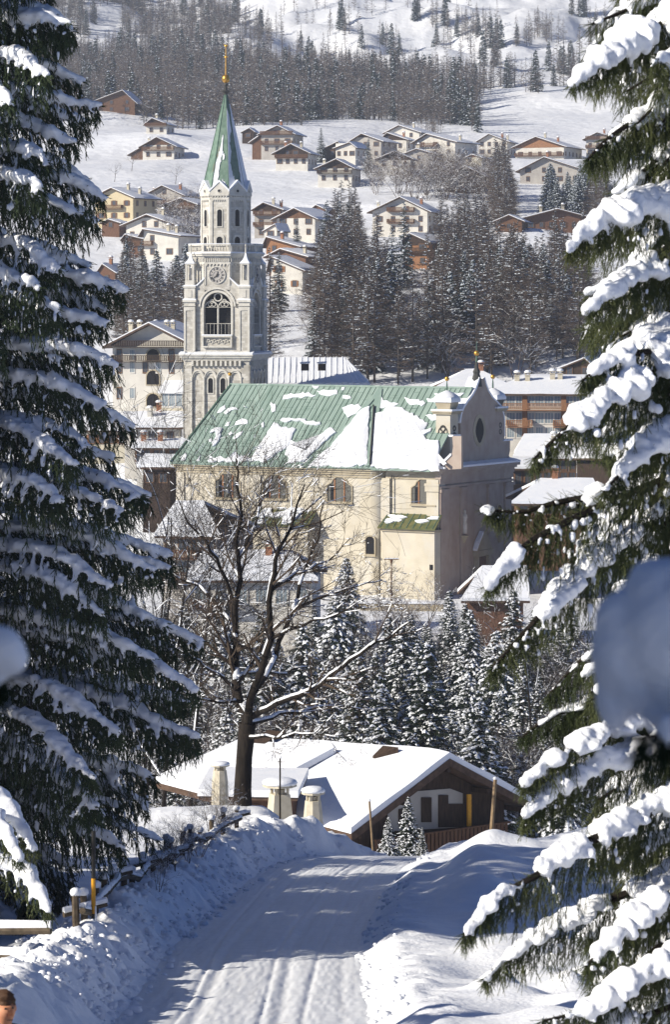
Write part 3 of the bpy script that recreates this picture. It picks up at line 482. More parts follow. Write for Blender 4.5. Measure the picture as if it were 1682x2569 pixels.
def build_house(h):
    rnd = random.Random(h['k']); random.seed(h['k'])
    D, b = h['D'], h['base']; psi = R(h['yaw']); px = D/F
    w = (h['x1']-h['x0'])*px/math.cos(psi)*0.93
    xl = -(w/2); xr = w/2; xp = xl + w*(h['xp']-h['x0'])/(h['x1']-h['x0'])
    ze = (h['yb']-h['ye'])*px; zp = (h['yb']-h['yp'])*px; dep = h['dep']; ov = min(1.1, w*.09)
    root = thing('house' if h['wall'] not in ('wood',) else 'barn', h['L'], 'house' if h['wall'] != 'wood' else 'barn', (b.x, b.y, b.z), -psi, 'houses on the far slope')
    il, ir = xl+ov, xr-ov
    def roofz(x): return (ze + (zp-ze)*(x-xl)/(xp-xl)) if x <= xp else (ze + (zp-ze)*(xr-x)/(xr-xp))
    mono = h.get('mono')
    zl = roofz(il); zr = roofz(ir); pk = zp
    if mono: zl = zp - (zp-ze)*0.1*0; 
    wl = MB(); poly = [(il, 0, -4), (ir, 0, -4), (ir, 0, zr-.25), (xp, 0, zp-.25), (il, 0, zl-.25)]
    wl.prism(poly, (0, dep, 0)); wl.build('wall', M[h['wall']], root)
    tf = h['tf']
    if 0 < tf < 1:
        zt0 = zp*(1-tf); m = MB()
        p2 = [(il+.0, -.04, max(zt0, 0))]; 
        p2 = [(il-.03, -.05, min(zt0, zl-.3)), (ir+.03, -.05, min(zt0, zr-.3)), (ir+.03, -.05, zr-.27), (xp, -.05, zp-.27), (il-.03, -.05, zl-.27)]
        if zt0 > max(zl, zr)-.3:
            ql = xl + (xp-xl)*(zt0-ze)/(zp-ze); qr = xr - (xr-xp)*(zt0-ze)/(zp-ze)
            p2 = [(ql, -.05, zt0), (qr, -.05, zt0), (xp, -.05, zp-.27)]
        m.prism(p2, (0, .04, 0)); m.build('gable_planking', M[h['gab']], root)
    roof_slabs(root, xl, xr, xp, -min(1.2, ov), dep+.6, ze, ze, zp)
    fh = max(2.3, min(2.9, zl/max(1, h['fl']) if zl > 2 else 2.4))
    kind = h.get('shut') or ('brown' if h['wall'] != 'grey' else 'brown')
    nf = h['fl']; nc = h['nc']
    for f in range(nf + (1 if zp > nf*fh+2.2 and tf == 0 else 0)):
        z = .9 + f*fh
        cols = nc if f < nf else max(1, nc-2)
        for c in range(cols):
            x = il + (ir-il)*(c+.5)/cols if f < nf else xp + (c-(cols-1)/2)*1.9
            if z+1.2 > roofz(x)-.4: continue
            ww = .85 + .5*(rnd.random() < .25); put_window(root, x, -.07 if tf else -.03, z, ww, 1.15, kind=kind)
    if psi > R(5):
        for f in range(nf):
            z = .9+f*fh
            if z+1.2 > zr-.3: break
            ns = max(1, int(dep/3.6))
            for c in range(ns): put_window(root, ir+.03, dep*(c+.5)/ns, z, .85, 1.15, PI/2)
    tw = h.get('tw', 'wood_mid' if h['wall'] in ('white', 'yellow', 'grey', 'cream') else 'wood')
    for bz in h['bal']:
        m = MB(); full = h['yaw'] < 15 or len(h['bal']) == 1 and tf > .3
        a0, a1 = (il-.1, ir+.1) if full else (xp-w*.2, xp+w*.22)
        balcony(m, a0, a1, -.06, bz, 1.0); m.build('balcony', M[tw], root)
    if h.get('lean'):
        _, lx, lpy = h['lean']; wx = (h['x0']-lx)*px/math.cos(psi); zlow = (h['yb']-lpy)*px
        m = MB(); m.prism([(il-wx+ov, .6, -4), (il, .6, -4), (il, .6, zl-.6), (il-wx+ov, .6, zlow-.2)], (0, dep*.7, 0)); an = m.build('side_wing', M['wood_mid'], root)
        m = MB(); m.prism([(il-wx, 0, zlow), (il, 0, zl-.2), (il, 0, zl-.45), (il-wx, 0, zlow-.25)], (0, dep*.8, 0)); r2 = m.build('wing_roof', M['fascia'], root)
        m = MB(); m.prism([(il-wx-.05, .05, zlow+.02), (il-.02, .05, zl-.18), (il-.02, .05, zl+.08), (il-wx-.05, .05, zlow+.2)], (0, dep*.8-.1, 0)); m.build('snow_cover', M['snow'], r2)
    for (u, v) in h['ch']:
        x = xl + w*u; chimney(root, x, dep*v, roofz(x), 1.2, .6, rnd.choice(['render_chim', 'brick', 'render_chim']))
    return root
for h in HS: build_house(h)

# ------------------------------------------------------------------ arches and openings
def arch_pts(cx, hw, z0, zs, n=10, rise=None):
    """outline of an arched opening in the (x,z) plane, anticlockwise from lower left"""
    rise = hw if rise is None else rise
    return [(cx-hw, z0), (cx+hw, z0)] + [(cx+hw*math.cos(PI*k/n), zs+rise*math.sin(PI*k/n)) for k in range(n+1)]
def arch_window(mb, cx, hw, z0, zs, y, fw=.12, proud=.1, mi_g=1, mi_f=0, rise=None, deep=0.0):
    p = arch_pts(cx, hw, z0, zs, 10, rise); mb.mi = mi_g
    mb.prism([(x, y-.015, z) for x, z in p], (0, .01, 0)); mb.mi = mi_f
    c = (cx, (z0+zs)/2)
    q = [(x + (fw if x > cx+.01 else -fw if x < cx-.01 else 0), z + (fw if z > zs-.01 else -fw if z < z0+.01 else 0)) for x, z in p]
    n = len(p)
    for i in range(n):
        j = (i+1) % n
        mb.prism([(p[i][0], y-proud, p[i][1]), (p[j][0], y-proud, p[j][1]), (q[j][0], y-proud, q[j][1]), (q[i][0], y-proud, q[i][1])], (0, proud-.004, 0))
def wall_with_arch(mb, x0, x1, z0, z1, y0, y1, cx, hw, zb, zs, n=12):
    mb.box(x0, cx-hw, y0, y1, z0, z1); mb.box(cx+hw, x1, y0, y1, z0, z1)
    if zb > z0: mb.box(cx-hw, cx+hw, y0, y1, z0, zb)
    pts = [(cx+hw*math.cos(PI*k/n), zs+hw*math.sin(PI*k/n)) for k in range(n+1)]
    for k in range(n):
        a, b = pts[k], pts[k+1]
        mb.prism([(a[0], y0, a[1]), (a[0], y0, z1), (b[0], y0, z1), (b[0], y0, b[1])], (0, y1-y0, 0))

# ------------------------------------------------------------------ bell tower
def build_tower():
    zz = lambda py: (HY-py)*441.0/F
    root = thing('bell_tower', 'tall pale stone bell tower with clock, balustrade and green copper spire behind the church', 'bell tower', (-15.28, 445.5, -26), -R(13.5))
    off = 26.0
    Z = lambda py: zz(py) + off
    def side(mb, k): mb.M = Matrix.Rotation(k*PI/2, 4, 'Z')
    # shaft
    m = MB()
    m.box(-4.62, 4.62, -4.62, 4.62, -12, Z(905))
    for k in range(4):
        side(m, k)
        for sx in (-1, 1): m.box(sx*4.2-.62 if sx > 0 else -4.82, 4.82 if sx > 0 else -4.2+.62, -4.82, -4.55, -12, Z(916))
    m.build('shaft', M['stone'], root)
    # blind arcade on the shaft
    m = MB(); g = MB()
    for k in range(4):
        side(m, k); side(g, k)
        w = 7.1; n = 4; s = w/n
        for i in range(n):
            cx = -w/2 + s*(i+.5); zs = Z(948); r = s/2-.13
            for q in range(2):
                rr = r - q*.17; yy = -4.62 - .30 + q*.1
                for a in range(12):
                    t0, t1 = PI*a/12, PI*(a+1)/12
                    P = lambda R_, t: (cx+R_*math.cos(t), yy, zs+R_*1.25*math.sin(t))
                    m.prism([P(rr+.15, t0), P(rr+.15, t1), P(rr, t1), P(rr, t0)], (0, .28, 0))
        for i in range(n+1):
            x = -w/2+s*i; m.lathe([(.15, -12), (.15, Z(951)), (.24, Z(948)), (.24, Z(946))], x, -4.78, 8)
        for i in (1, 2):
            cx = -w/2+s*(i+.5); arch_window(g, cx, .36, Z(986), Z(955), -4.625, .13, .1); g.cut()
    m.build('blind_arcade', M['stone_trim'], root, True)
    g.builds('shaft_window', [M['stone_trim'], M['black']], root)
    # cornice A
    m = MB()
    def cornice(m, h, z, steps):
        for (e, z0, z1) in steps: m.box(-h-e, h+e, -h-e, h+e, z+z0, z+z1)
    cornice(m, 4.62, Z(905), [(.22, 0, .18), (.34, .183, .42), (.55, .423, .7), (.72, .703, .86)])
    for k in range(4):
        side(m, k)
        for i in range(11): x = -3.4+i*.68; m.box(x-.14, x+.14, -5.1, -4.6, Z(918), Z(905)-.003)
    m.M = Matrix.Identity(4)
    cor = m.build('cornice', M['stone_trim'], root)
    m = MB(); h0 = 5.28; zc = Z(905)+.865
    for k in range(4):
        side(m, k); n = 24; base = [(-h0+2*h0*i/n) for i in range(n+1)]
        rg = []
        for x in base:
            t = .16+.06*random.random(); rg.append([(x, -h0-.03, zc), (x, -h0-.05, zc+t), (x, -4.4, zc+t+.22), (x, -4.4, zc)])
        m.loft(rg)
    m.build('snow_ledge', M['snow'], cor, True, 60)
    # belfry stage
    m = MB(); zb0 = Z(889); zb1 = Z(757); hb = 4.25
    for k in range(4):
        side(m, k)
        wall_with_arch(m, -hb+.001 if k % 2 else -hb, hb-.001 if k % 2 else hb, zb0, zb1+2.35, -hb, -hb+.75, 0, 1.95, Z(842), Z(769))
    # corner piers
    for sx in (-1, 1):
        for sy in (-1, 1):
            m.M = Matrix.Identity(4); cx, cy = sx*3.92, sy*3.92
            m.box(cx-.72, cx+.72, cy-.72, cy+.72, zb0, zb1)
    m.build('belfry_wall', M['stone'], root)
    m = MB(); sn = MB()
    for sx in (-1, 1):
        for sy in (-1, 1):
            cx, cy = sx*3.92, sy*3.92
            # raised frames on pier faces make the long recessed panels
            for k in range(4):
                m.M = Matrix.Translation((cx, cy, 0)) @ Matrix.Rotation(k*PI/2, 4, 'Z')
                m.box(-.80, -.52, -.82, -.72, zb0+.1, Z(770)); m.box(.52, .80, -.82, -.72, zb0+.1, Z(770))
                m.box(-.52, .52, -.82, -.72, zb0+.1, Z(880)); m.box(-.52, .52, -.82, -.72, Z(779), Z(770))
            m.M = Matrix.Translation((cx, cy, 0))
            for e, a, b in [(.86, Z(768), Z(766)), (.80, Z(766), Z(758)), (.98, Z(758), Z(753))]: m.box(-e, e, -e, e, a+.002, b)
            sn.M = m.M; sn.lathe([(1.36, Z(753)+.003), (1.36, Z(753)+.14), (.95, Z(753)+.3)], 0, 0, 4, PI/4)
            m.box(-.78, .78, -.78, .78, Z(753), Z(722)); m.box(-.9, .9, -.9, .9, Z(722), Z(718))
            sn.lathe([(1.26, Z(718)+.003), (1.26, Z(718)+.12), (.8, Z(718)+.25)], 0, 0, 4, PI/4)
            for k in range(4):
                m.M = Matrix.Translation((cx, cy, 0)) @ Matrix.Rotation(k*PI/2, 4, 'Z'); m.box(-.3, .3, -.84, -.78, Z(746), Z(728))
    for k in range(4):
        side(m, k)
        # arch surround
        for q, (r0, r1, pr) in enumerate([(1.95, 2.25, .18), (2.42, 2.66, .32)]):
            for a in range(16):
                t0, t1 = PI*a/16, PI*(a+1)/16; P = lambda R_, t: (R_*math.cos(t), -hb-pr, Z(769)+R_*math.sin(t))
                m.prism([P(r1, t0), P(r1, t1), P(r0, t1), P(r0, t0)], (0, pr, 0))
        m.box(-2.25, -1.95, -hb-.18, -hb, Z(842), Z(769)); m.box(1.95, 2.25, -hb-.18, -hb, Z(842), Z(769))
        m.box(-3.2, -2.4, -hb-.2, -hb-.0, Z(762), Z(757)); m.box(2.4, 3.2, -hb-.2, -hb, Z(762), Z(757))
        # parapet panel with carved relief
        m.box(-2.15, 2.15, -hb-.42, -hb, Z(846), Z(842)); m.box(-2.15, 2.15, -hb-.42, -hb, Z(872), Z(868))
        m.box(-2.15, -1.95, -hb-.42, -hb, Z(868), Z(846)); m.box(1.95, 2.15, -hb-.42, -hb, Z(868), Z(846))
        for i in range(9):
            x = -1.72+i*.43; m.ring((x, -hb-.1, Z(857)+(.1 if i % 2 else -.08)), (0, 1, 0), .2, .055, 10, 4)
        sn.M = m.M; sn.box(-2.2, 2.2, -hb-.46, -hb, Z(842)+.003, Z(842)+.16)
    m.build('belfry_trim', M['stone_trim'], root)
    sn.build('snow_ledge', M['snow'], root, True, 50)
    # belfry window tracery and rails
    t = MB(); 
    for k in range(4):
        side(t, k); y = -hb+.3; zsp = Z(769)
        t.tube((0, y, Z(842)), (0, y, zsp), .14, .14, 8)
        for sx in (-1, 1):
            for a in range(8):
                c = (sx*.975); p0 = (c+.95*math.cos(PI*a/8), y, zsp-.2+.95*math.sin(PI*a/8)); p1 = (c+.95*math.cos(PI*(a+1)/8), y, zsp-.2+.95*math.sin(PI*(a+1)/8)); t.tube(p0, p1, .085, .085, 5)
            for q in range(3):
                t.ring((sx*.9+.3*math.cos(PI/2+q*2*PI/3), y, zsp+.42+.3*math.sin(PI/2+q*2*PI/3)), (0, 1, 0), .27, .06, 12, 4)
        t.ring((0, y, zsp+1.30), (0, 1, 0), .55, .11, 18, 5); t.cut()
    t.builds('tracery', M['stone_trim'], root, True)
    t = MB()
    for k in range(4):
        side(t, k); y = -hb+.1
        t.tube((-1.95, y, Z(771)), (1.95, y, Z(771)), .03); t.cut(); t.tube((-1.95, y, Z(812)), (1.95, y, Z(812)), .035)
        for i in range(7): x = -1.6+i*.53; t.tube((x, y, Z(842)), (x, y, Z(812)), .028)
        t.cut()
    t.builds('rail', M['stone_trim'], root)
    t = MB(); t.box(-2.4, 2.4, -2.4, 2.4, zb0, Z(735)); t.build('dark_core', M['black'], root)  # plain black box standing in for the darkness inside the belfry
    # octagonal clock drum
    def octo(A): return A/2/math.cos(PI/8)
    rot = PI/8
    m = MB(); m.lathe([(octo(8.9), Z(727)), (octo(8.9), Z(640))], 0, 0, 8, rot)
    m.build('clock_drum', M['stone'], root)
    m = MB(); s = MB()
    for (A, a, b) in [(9.15, Z(662), Z(657)), (9.1, Z(648), Z(646)), (9.35, Z(646), Z(642)), (9.9, Z(642), Z(638)), (10.2, Z(638), Z(635))]:
        m.lathe([(octo(A), a+.003), (octo(A), b)], 0, 0, 8, rot)
    for k in range(8):
        m.M = Matrix.Rotation(k*PI/4, 4, 'Z')
        for i in range(13): x = -1.68+i*.28; m.box(x-.07, x+.07, -4.66, -4.4, Z(657), Z(648))
        for i in range(7): x = -1.5+i*.5; m.prism([(x-.16, -4.6, Z(662)), (x+.16, -4.6, Z(662)), (x, -4.6, Z(668))], (0, .2, 0))
        for sx in (-1, 1): m.box(sx*1.72-.1, sx*1.72+.1, -4.55, -4.4, Z(715), Z(662))
    m.build('drum_cornice', M['stone_trim'], root)
    s.lathe([(octo(10.25), Z(635)+.003), (octo(10.2), Z(635)+.14), (octo(9.3), Z(635)+.2)], 0, 0, 8, rot)
    s.build('snow_ledge', M['snow'], root, True, 40)
    # sloping shoulders between the drum and the corner pinnacles
    m = MB(); s = MB()
    for k in range(4):
        side(m, k); side(s, k)
        for sx in (-1, 1):
            P = [(sx*1.85, -4.42, Z(700)), (sx*3.2, -4.42, Z(722)), (sx*3.2, -4.42, Z(757)), (sx*1.85, -4.42, Z(757))]
            m.prism(P, (0, .6, 0))
            P = [(sx*1.8, -4.6, Z(699)), (sx*3.15, -4.6, Z(721.5)), (sx*3.15, -4.6, Z(717)), (sx*1.8, -4.6, Z(695))]
            s.prism(P, (0, .8, 0)); m.cut(); s.cut()
    m.builds('shoulder', M['stone'], root); s.builds('snow_ledge', M['snow'], root)
    # corner pinnacles
    for sx in (-1, 1):
        for sy in (-1, 1):
            cx, cy = sx*3.95, sy*3.95; m = MB(); m.M = Matrix.Translation((cx, cy, 0))
            m.box(-.66, .66, -.66, .66, Z(718), Z(703))
            for ax in (-1, 1):
                for ay in (-1, 1): m.box(ax*.5-.13, ax*.5+.13, ay*.5-.13, ay*.5+.13, Z(703)+.002, Z(664))
            m.box(-.64, .64, -.64, .64, Z(664)+.003, Z(660))
            m.lathe([(.28, Z(703)), (.30, Z(690)), (.22, Z(684)), (.16, Z(680)), (.2, Z(676)), (.1, Z(672))], 0, 0, 8)
            p = m.build('pinnacle', M['stone_trim'], root)
            m = MB(); m.M = Matrix.Translation((cx, cy, 0))
            m.lathe([(1.0, Z(661)), (1.0, Z(660)), (.52, Z(652)), (.28, Z(645)), (.12, Z(634))], 0, 0, 4, PI/4); m.build('snow_cap', M['snow'], p, True, 60)
            m = MB(); m.M = Matrix.Translation((cx, cy, 0)); m.lathe([(.13, Z(636)), (.07, Z(618)), (.14, Z(616)), (.05, Z(612))], 0, 0, 6); m.build('spike', M['stone_trim'], p)
    # clocks on the four main faces
    for k in range(4):
        Mx = Matrix.Rotation(k*PI/2, 4, 'Z') @ Matrix.Translation((0, -4.45, Z(690))) @ Matrix.Rotation(PI/2, 4, 'X')
        m = MB(); m.M = Mx; m.lathe([(1.13, -.02), (1.13, .07)], 0, 0, 28); c = m.build('clock_face', M['dial'], root)
        m = MB(); m.M = Mx
        for rr, th in ((1.16, .075), (.60, .045)): m.ring((0, 0, .09), (0, 0, 1), rr, th, 32, 5)
        m.build('clock_ring', M['stone_trim'], c)
        m = MB(); m.M = Mx
        num = ['XII', 'I', 'II', 'III', 'IIII', 'V', 'VI', 'VII', 'VIII', 'IX', 'X', 'XI']
        for i, s_ in enumerate(num):
            a = -i*PI/6; m.M = Mx @ Matrix.Rotation(a, 4, 'Z') @ Matrix.Translation((0, .87, .075))
            widths = {'I': .075, 'V': .15, 'X': .15}; tot = sum(widths[c_] for c_ in s_); x = -tot/2
            for c_ in s_:
                w_ = widths[c_]; xc = x+w_/2; x += w_
                if c_ == 'I': m.box(xc-.022, xc+.022, -.16, .16, 0, .02)
                elif c_ == 'X':
                    for q in (-1, 1): m.prism([(xc-q*.06-.02, -.16, 0), (xc-q*.06+.02, -.16, 0), (xc+q*.06+.02, .16, 0), (xc+q*.06-.02, .16, 0)], (0, 0, .02+.003*q))
                else:
                    for q in (-1, 1): m.prism([(xc-.02, -.16, 0), (xc+.02, -.16, 0), (xc+q*.06+.02, .16, 0), (xc+q*.06-.02, .16, 0)], (0, 0, .02+.003*q))
        m.build('numerals', M['iron'], c)
        for ln, wd, ang, nm in ((.62, .07, -R(12), 'hour_hand'), (1.0, .05, R(130), 'minute_hand')):
            m = MB(); m.M = Mx @ Matrix.Rotation(ang, 4, 'Z'); m.prism([(-wd, -.28, .12), (wd, -.28, .12), (wd*.6, ln*.7, .12), (0, ln, .12), (-wd*.6, ln*.7, .12)], (0, 0, .03 if nm[0] == 'h' else .05)); m.build(nm, M['iron'], c)
        m = MB(); m.M = Mx; m.lathe([(.15, .08), (.13, .19)], 0, 0, 10); m.build('clock_hub', M['iron'], c)
    # balustrade
    m = MB(); rb = 9.75
    for (A, a, b) in [(rb, Z(635)+.15, Z(633)+.15), (rb, Z(616), Z(612.5))]:
        ro, ri = octo(A), octo(A-.7)
        for k in range(8):
            t0, t1 = rot+k*PI/4, rot+(k+1)*PI/4
            m.prism([(ro*math.cos(t0), ro*math.sin(t0), a), (ro*math.cos(t1), ro*math.sin(t1), a), (ri*math.cos(t1), ri*math.sin(t1), a), (ri*math.cos(t0), ri*math.sin(t0), a)], (0, 0, b-a))
    for k in range(8):
        m.M = Matrix.Rotation(k*PI/4, 4, 'Z')
        for i in range(9):
            x = -1.6+i*.4; m.lathe([(.11, Z(633)+.15), (.06, Z(630)), (.13, Z(625)), (.07, Z(619)), (.11, Z(616))], x, -4.6, 6)
        m.M = Matrix.Rotation(k*PI/4+PI/8, 4, 'Z'); r_ = octo(rb)-.25; m.box(-.2, .2, -r_-.2, -r_+.2, Z(634), Z(612.2))
    bal = m.build('balustrade', M['stone_trim'], root)
    m = MB(); ro, ri = octo(rb+.05), octo(rb-.75)
    for k in range(8):
        t0, t1 = rot+k*PI/4, rot+(k+1)*PI/4
        m.prism([(ro*math.cos(t0), ro*math.sin(t0), Z(612)), (ro*math.cos(t1), ro*math.sin(t1), Z(612)), (ri*math.cos(t1), ri*math.sin(t1), Z(612)), (ri*math.cos(t0), ri*math.sin(t0), Z(612))], (0, 0, .09))
    m.build('snow_ledge', M['snow'], bal)
    # upper octagon
    A = 6.35; m = MB(); m.lathe([(octo(A), Z(640)), (octo(A), Z(486))], 0, 0, 8, rot); m.build('octagon_wall', M['stone'], root)
    m = MB(); g = MB()
    for k in range(8):
        m.M = Matrix.Rotation(k*PI/4, 4, 'Z'); g.M = m.M
        hw = A/2*math.tan(PI/8)
        for sx in (-1, 1): m.box(sx*(hw-.13)-.16, sx*(hw-.13)+.16, -A/2-.10, -A/2+.1, Z(636), Z(500))
        m.box(-hw, hw, -A/2-.12, -A/2+.1, Z(500), Z(494))
        for i in range(7): x = -.96+i*.32; m.prism([(x-.1, -A/2-.11, Z(500)), (x+.1, -A/2-.11, Z(500)), (x, -A/2-.11, Z(505))], (0, .2, 0))
        for i in range(6): x = -1.0+i*.4; m.box(x-.09, x+.09, -A/2-.2, -A/2, Z(494), Z(490))
        m.box(-hw-.03, hw+.03, -A/2-.24, -A/2+.1, Z(490), Z(485))
        # gable
        m.prism([(-hw-.12, -A/2-.2, Z(485)), (hw+.12, -A/2-.2, Z(485)), (hw+.12, -A/2-.2, Z(480)), (0, -A/2-.2, Z(456)), (-hw-.12, -A/2-.2, Z(480))], (0, 1.6, 0))
        arch_window(g, 0, .36, Z(567), Z(531), -A/2, .12, .09); g.cut()
        arch_window(g, 0, .44, Z(612), Z(601), -A/2, .26, .12); g.cut()
        g.mi = 1; c = (0, -A/2-.205, Z(478)); g.add([(c[0]+.2*math.cos(2*PI*i/12), c[1], c[2]+.2*math.sin(2*PI*i/12)) for i in range(12)], [tuple(range(12))])
        g.mi = 0; g.ring((c[0], c[1]-.0, c[2]), (0, 1, 0), .25, .06, 14, 4); g.cut()
    m.build('octagon_trim', M['stone_trim'], root)
    g.builds('octagon_window', [M['stone_trim'], M['black']], root)
    # snow on gables
    s = MB()
    for k in range(8):
        s.M = Matrix.Rotation(k*PI/4, 4, 'Z'); hw = A/2*math.tan(PI/8)+.16; y0 = -A/2-.3
        for sx in (-1, 1):
            s.prism([(0, y0, Z(456)+.02), (0, y0, Z(456)+.34), (sx*hw, y0, Z(480)+.24), (sx*hw, y0, Z(480)+.02)], (0, 1.75, 0))
            s.prism([(0, y0+1.6, Z(456)+.34), (sx*hw, y0+1.2, Z(480)+.3), (sx*hw, y0+.3, Z(480)+.02), (0, y0+.9, Z(456))], (0, .1, .05))
    s.build('gable_snow', M['snow'], root)
    # spire
    r0 = octo(6.15); za, zb_ = Z(476), Z(232)
    m = MB(); m.lathe([(r0, za), (.20, zb_)], 0, 0, 8, rot); sp = m.build('spire', M['copper_spire'], root)
    m = MB()
    for k in range(8):
        t = rot+k*PI/4; m.tube((r0*math.cos(t), r0*math.sin(t), za), (.2*math.cos(t), .2*math.sin(t), zb_), .085, .05, 5)
    m.build('hip_roll', M['copper_line'], sp)
    # snow patches on the facets that face away from the sun, thick sheets lying on the facet
    def facet(k, pts, th=.1):
        """pts (u,-1..1 across, v 0..1 up)"""
        t0, t1 = rot+k*PI/4, rot+(k+1)*PI/4; out = []
        for u, v in pts:
            r = r0*(1-v)+.2*v; z = za*(1-v)+zb_*v; a = Vector((r*math.cos(t0), r*math.sin(t0), z)); b = Vector((r*math.cos(t1), r*math.sin(t1), z)); out.append(a.lerp(b, (u+1)/2))
        return out
    def jag(pts, n=5, amp=.05, sd=1):
        r = random.Random(sd); o = []
        for i in range(len(pts)):
            a = pts[i]; b = pts[(i+1) % len(pts)]
            for q in range(n): t = q/n; o.append((a[0]*(1-t)+b[0]*t + (r.uniform(-1, 1)*amp*1.5 if q else 0), a[1]*(1-t)+b[1]*t + (r.uniform(-1, 1)*amp*.3 if q else 0)))
        return o
    s = MB()
    # face k=5 looks along -Y (front), k=6 front-right, k=7 right, k=4 front-left
    specs = [(5, [(-.9, .03), (-.85, .28), (-.35, .45), (-.1, .58), (.1, .55), (.0, .36), (-.25, .22), (-.3, .05)]), (5, [(.0, .0), (.3, .12), (.85, .04), (.8, .0)]), (5, [(.1, .40), (.5, .36), (.4, .31), (.15, .34)]),
             (6, [(-.95, .0), (-.95, .85), (-.1, .80), (.2, .62), (-.2, .58), (-.55, .48), (-.3, .4), (-.7, .28), (-.4, .17), (.0, .08), (.5, .03), (.6, .0)]), (6, [(.75, .0), (.7, .2), (.85, .75), (.97, .8), (.97, .0)]),
             (7, [(-.95, .0), (-.95, .9), (.9, .9), (.9, .0)]), (0, [(-.95, .0), (-.95, .6), (.6, .5), (.9, .0)])]
    for q, (k, pts) in enumerate(specs):
        P = facet(k, jag(pts, 5, .05, q)); tm = rot+(k+.5)*PI/4; nrm = Vector((math.cos(tm), math.sin(tm), .22)).normalized(); s.prism([p+nrm*.01 for p in P], nrm*.08); s.cut()
    s.builds('snow_patch', M['snow'], sp)
    m = MB(); m.lathe([(.22, Z(232)), (.3, Z(228)), (.62, Z(224)), (.64, Z(222.5)), (.25, Z(221)), (.18, Z(212)), (.3, Z(208)), (.22, Z(204))], 0, 0, 14); m.build('collar', M['iron'], root, True)
    m = MB(); m.sphere((0, 0, Z(192)), .56, 20, 14, 1.1); m.build('gilded_ball', M['gold'], root, True)
    m = MB(); m.tube((0, 0, Z(184)), (0, 0, Z(108)), .09, .05, 6); m.sphere((0, 0, Z(137)), .14, 8, 6); m.box(-.3, .3, -.04, .04, Z(138), Z(135.5))
    m.prism([(-.32, -.03, Z(104)), (.28, -.03, Z(106)), (.2, -.03, Z(112)), (-.12, -.03, Z(110))], (0, .06, 0)); m.sphere((0, 0, Z(109)), .16, 8, 6); m.build('finial', M['gold'], root)
build_tower()

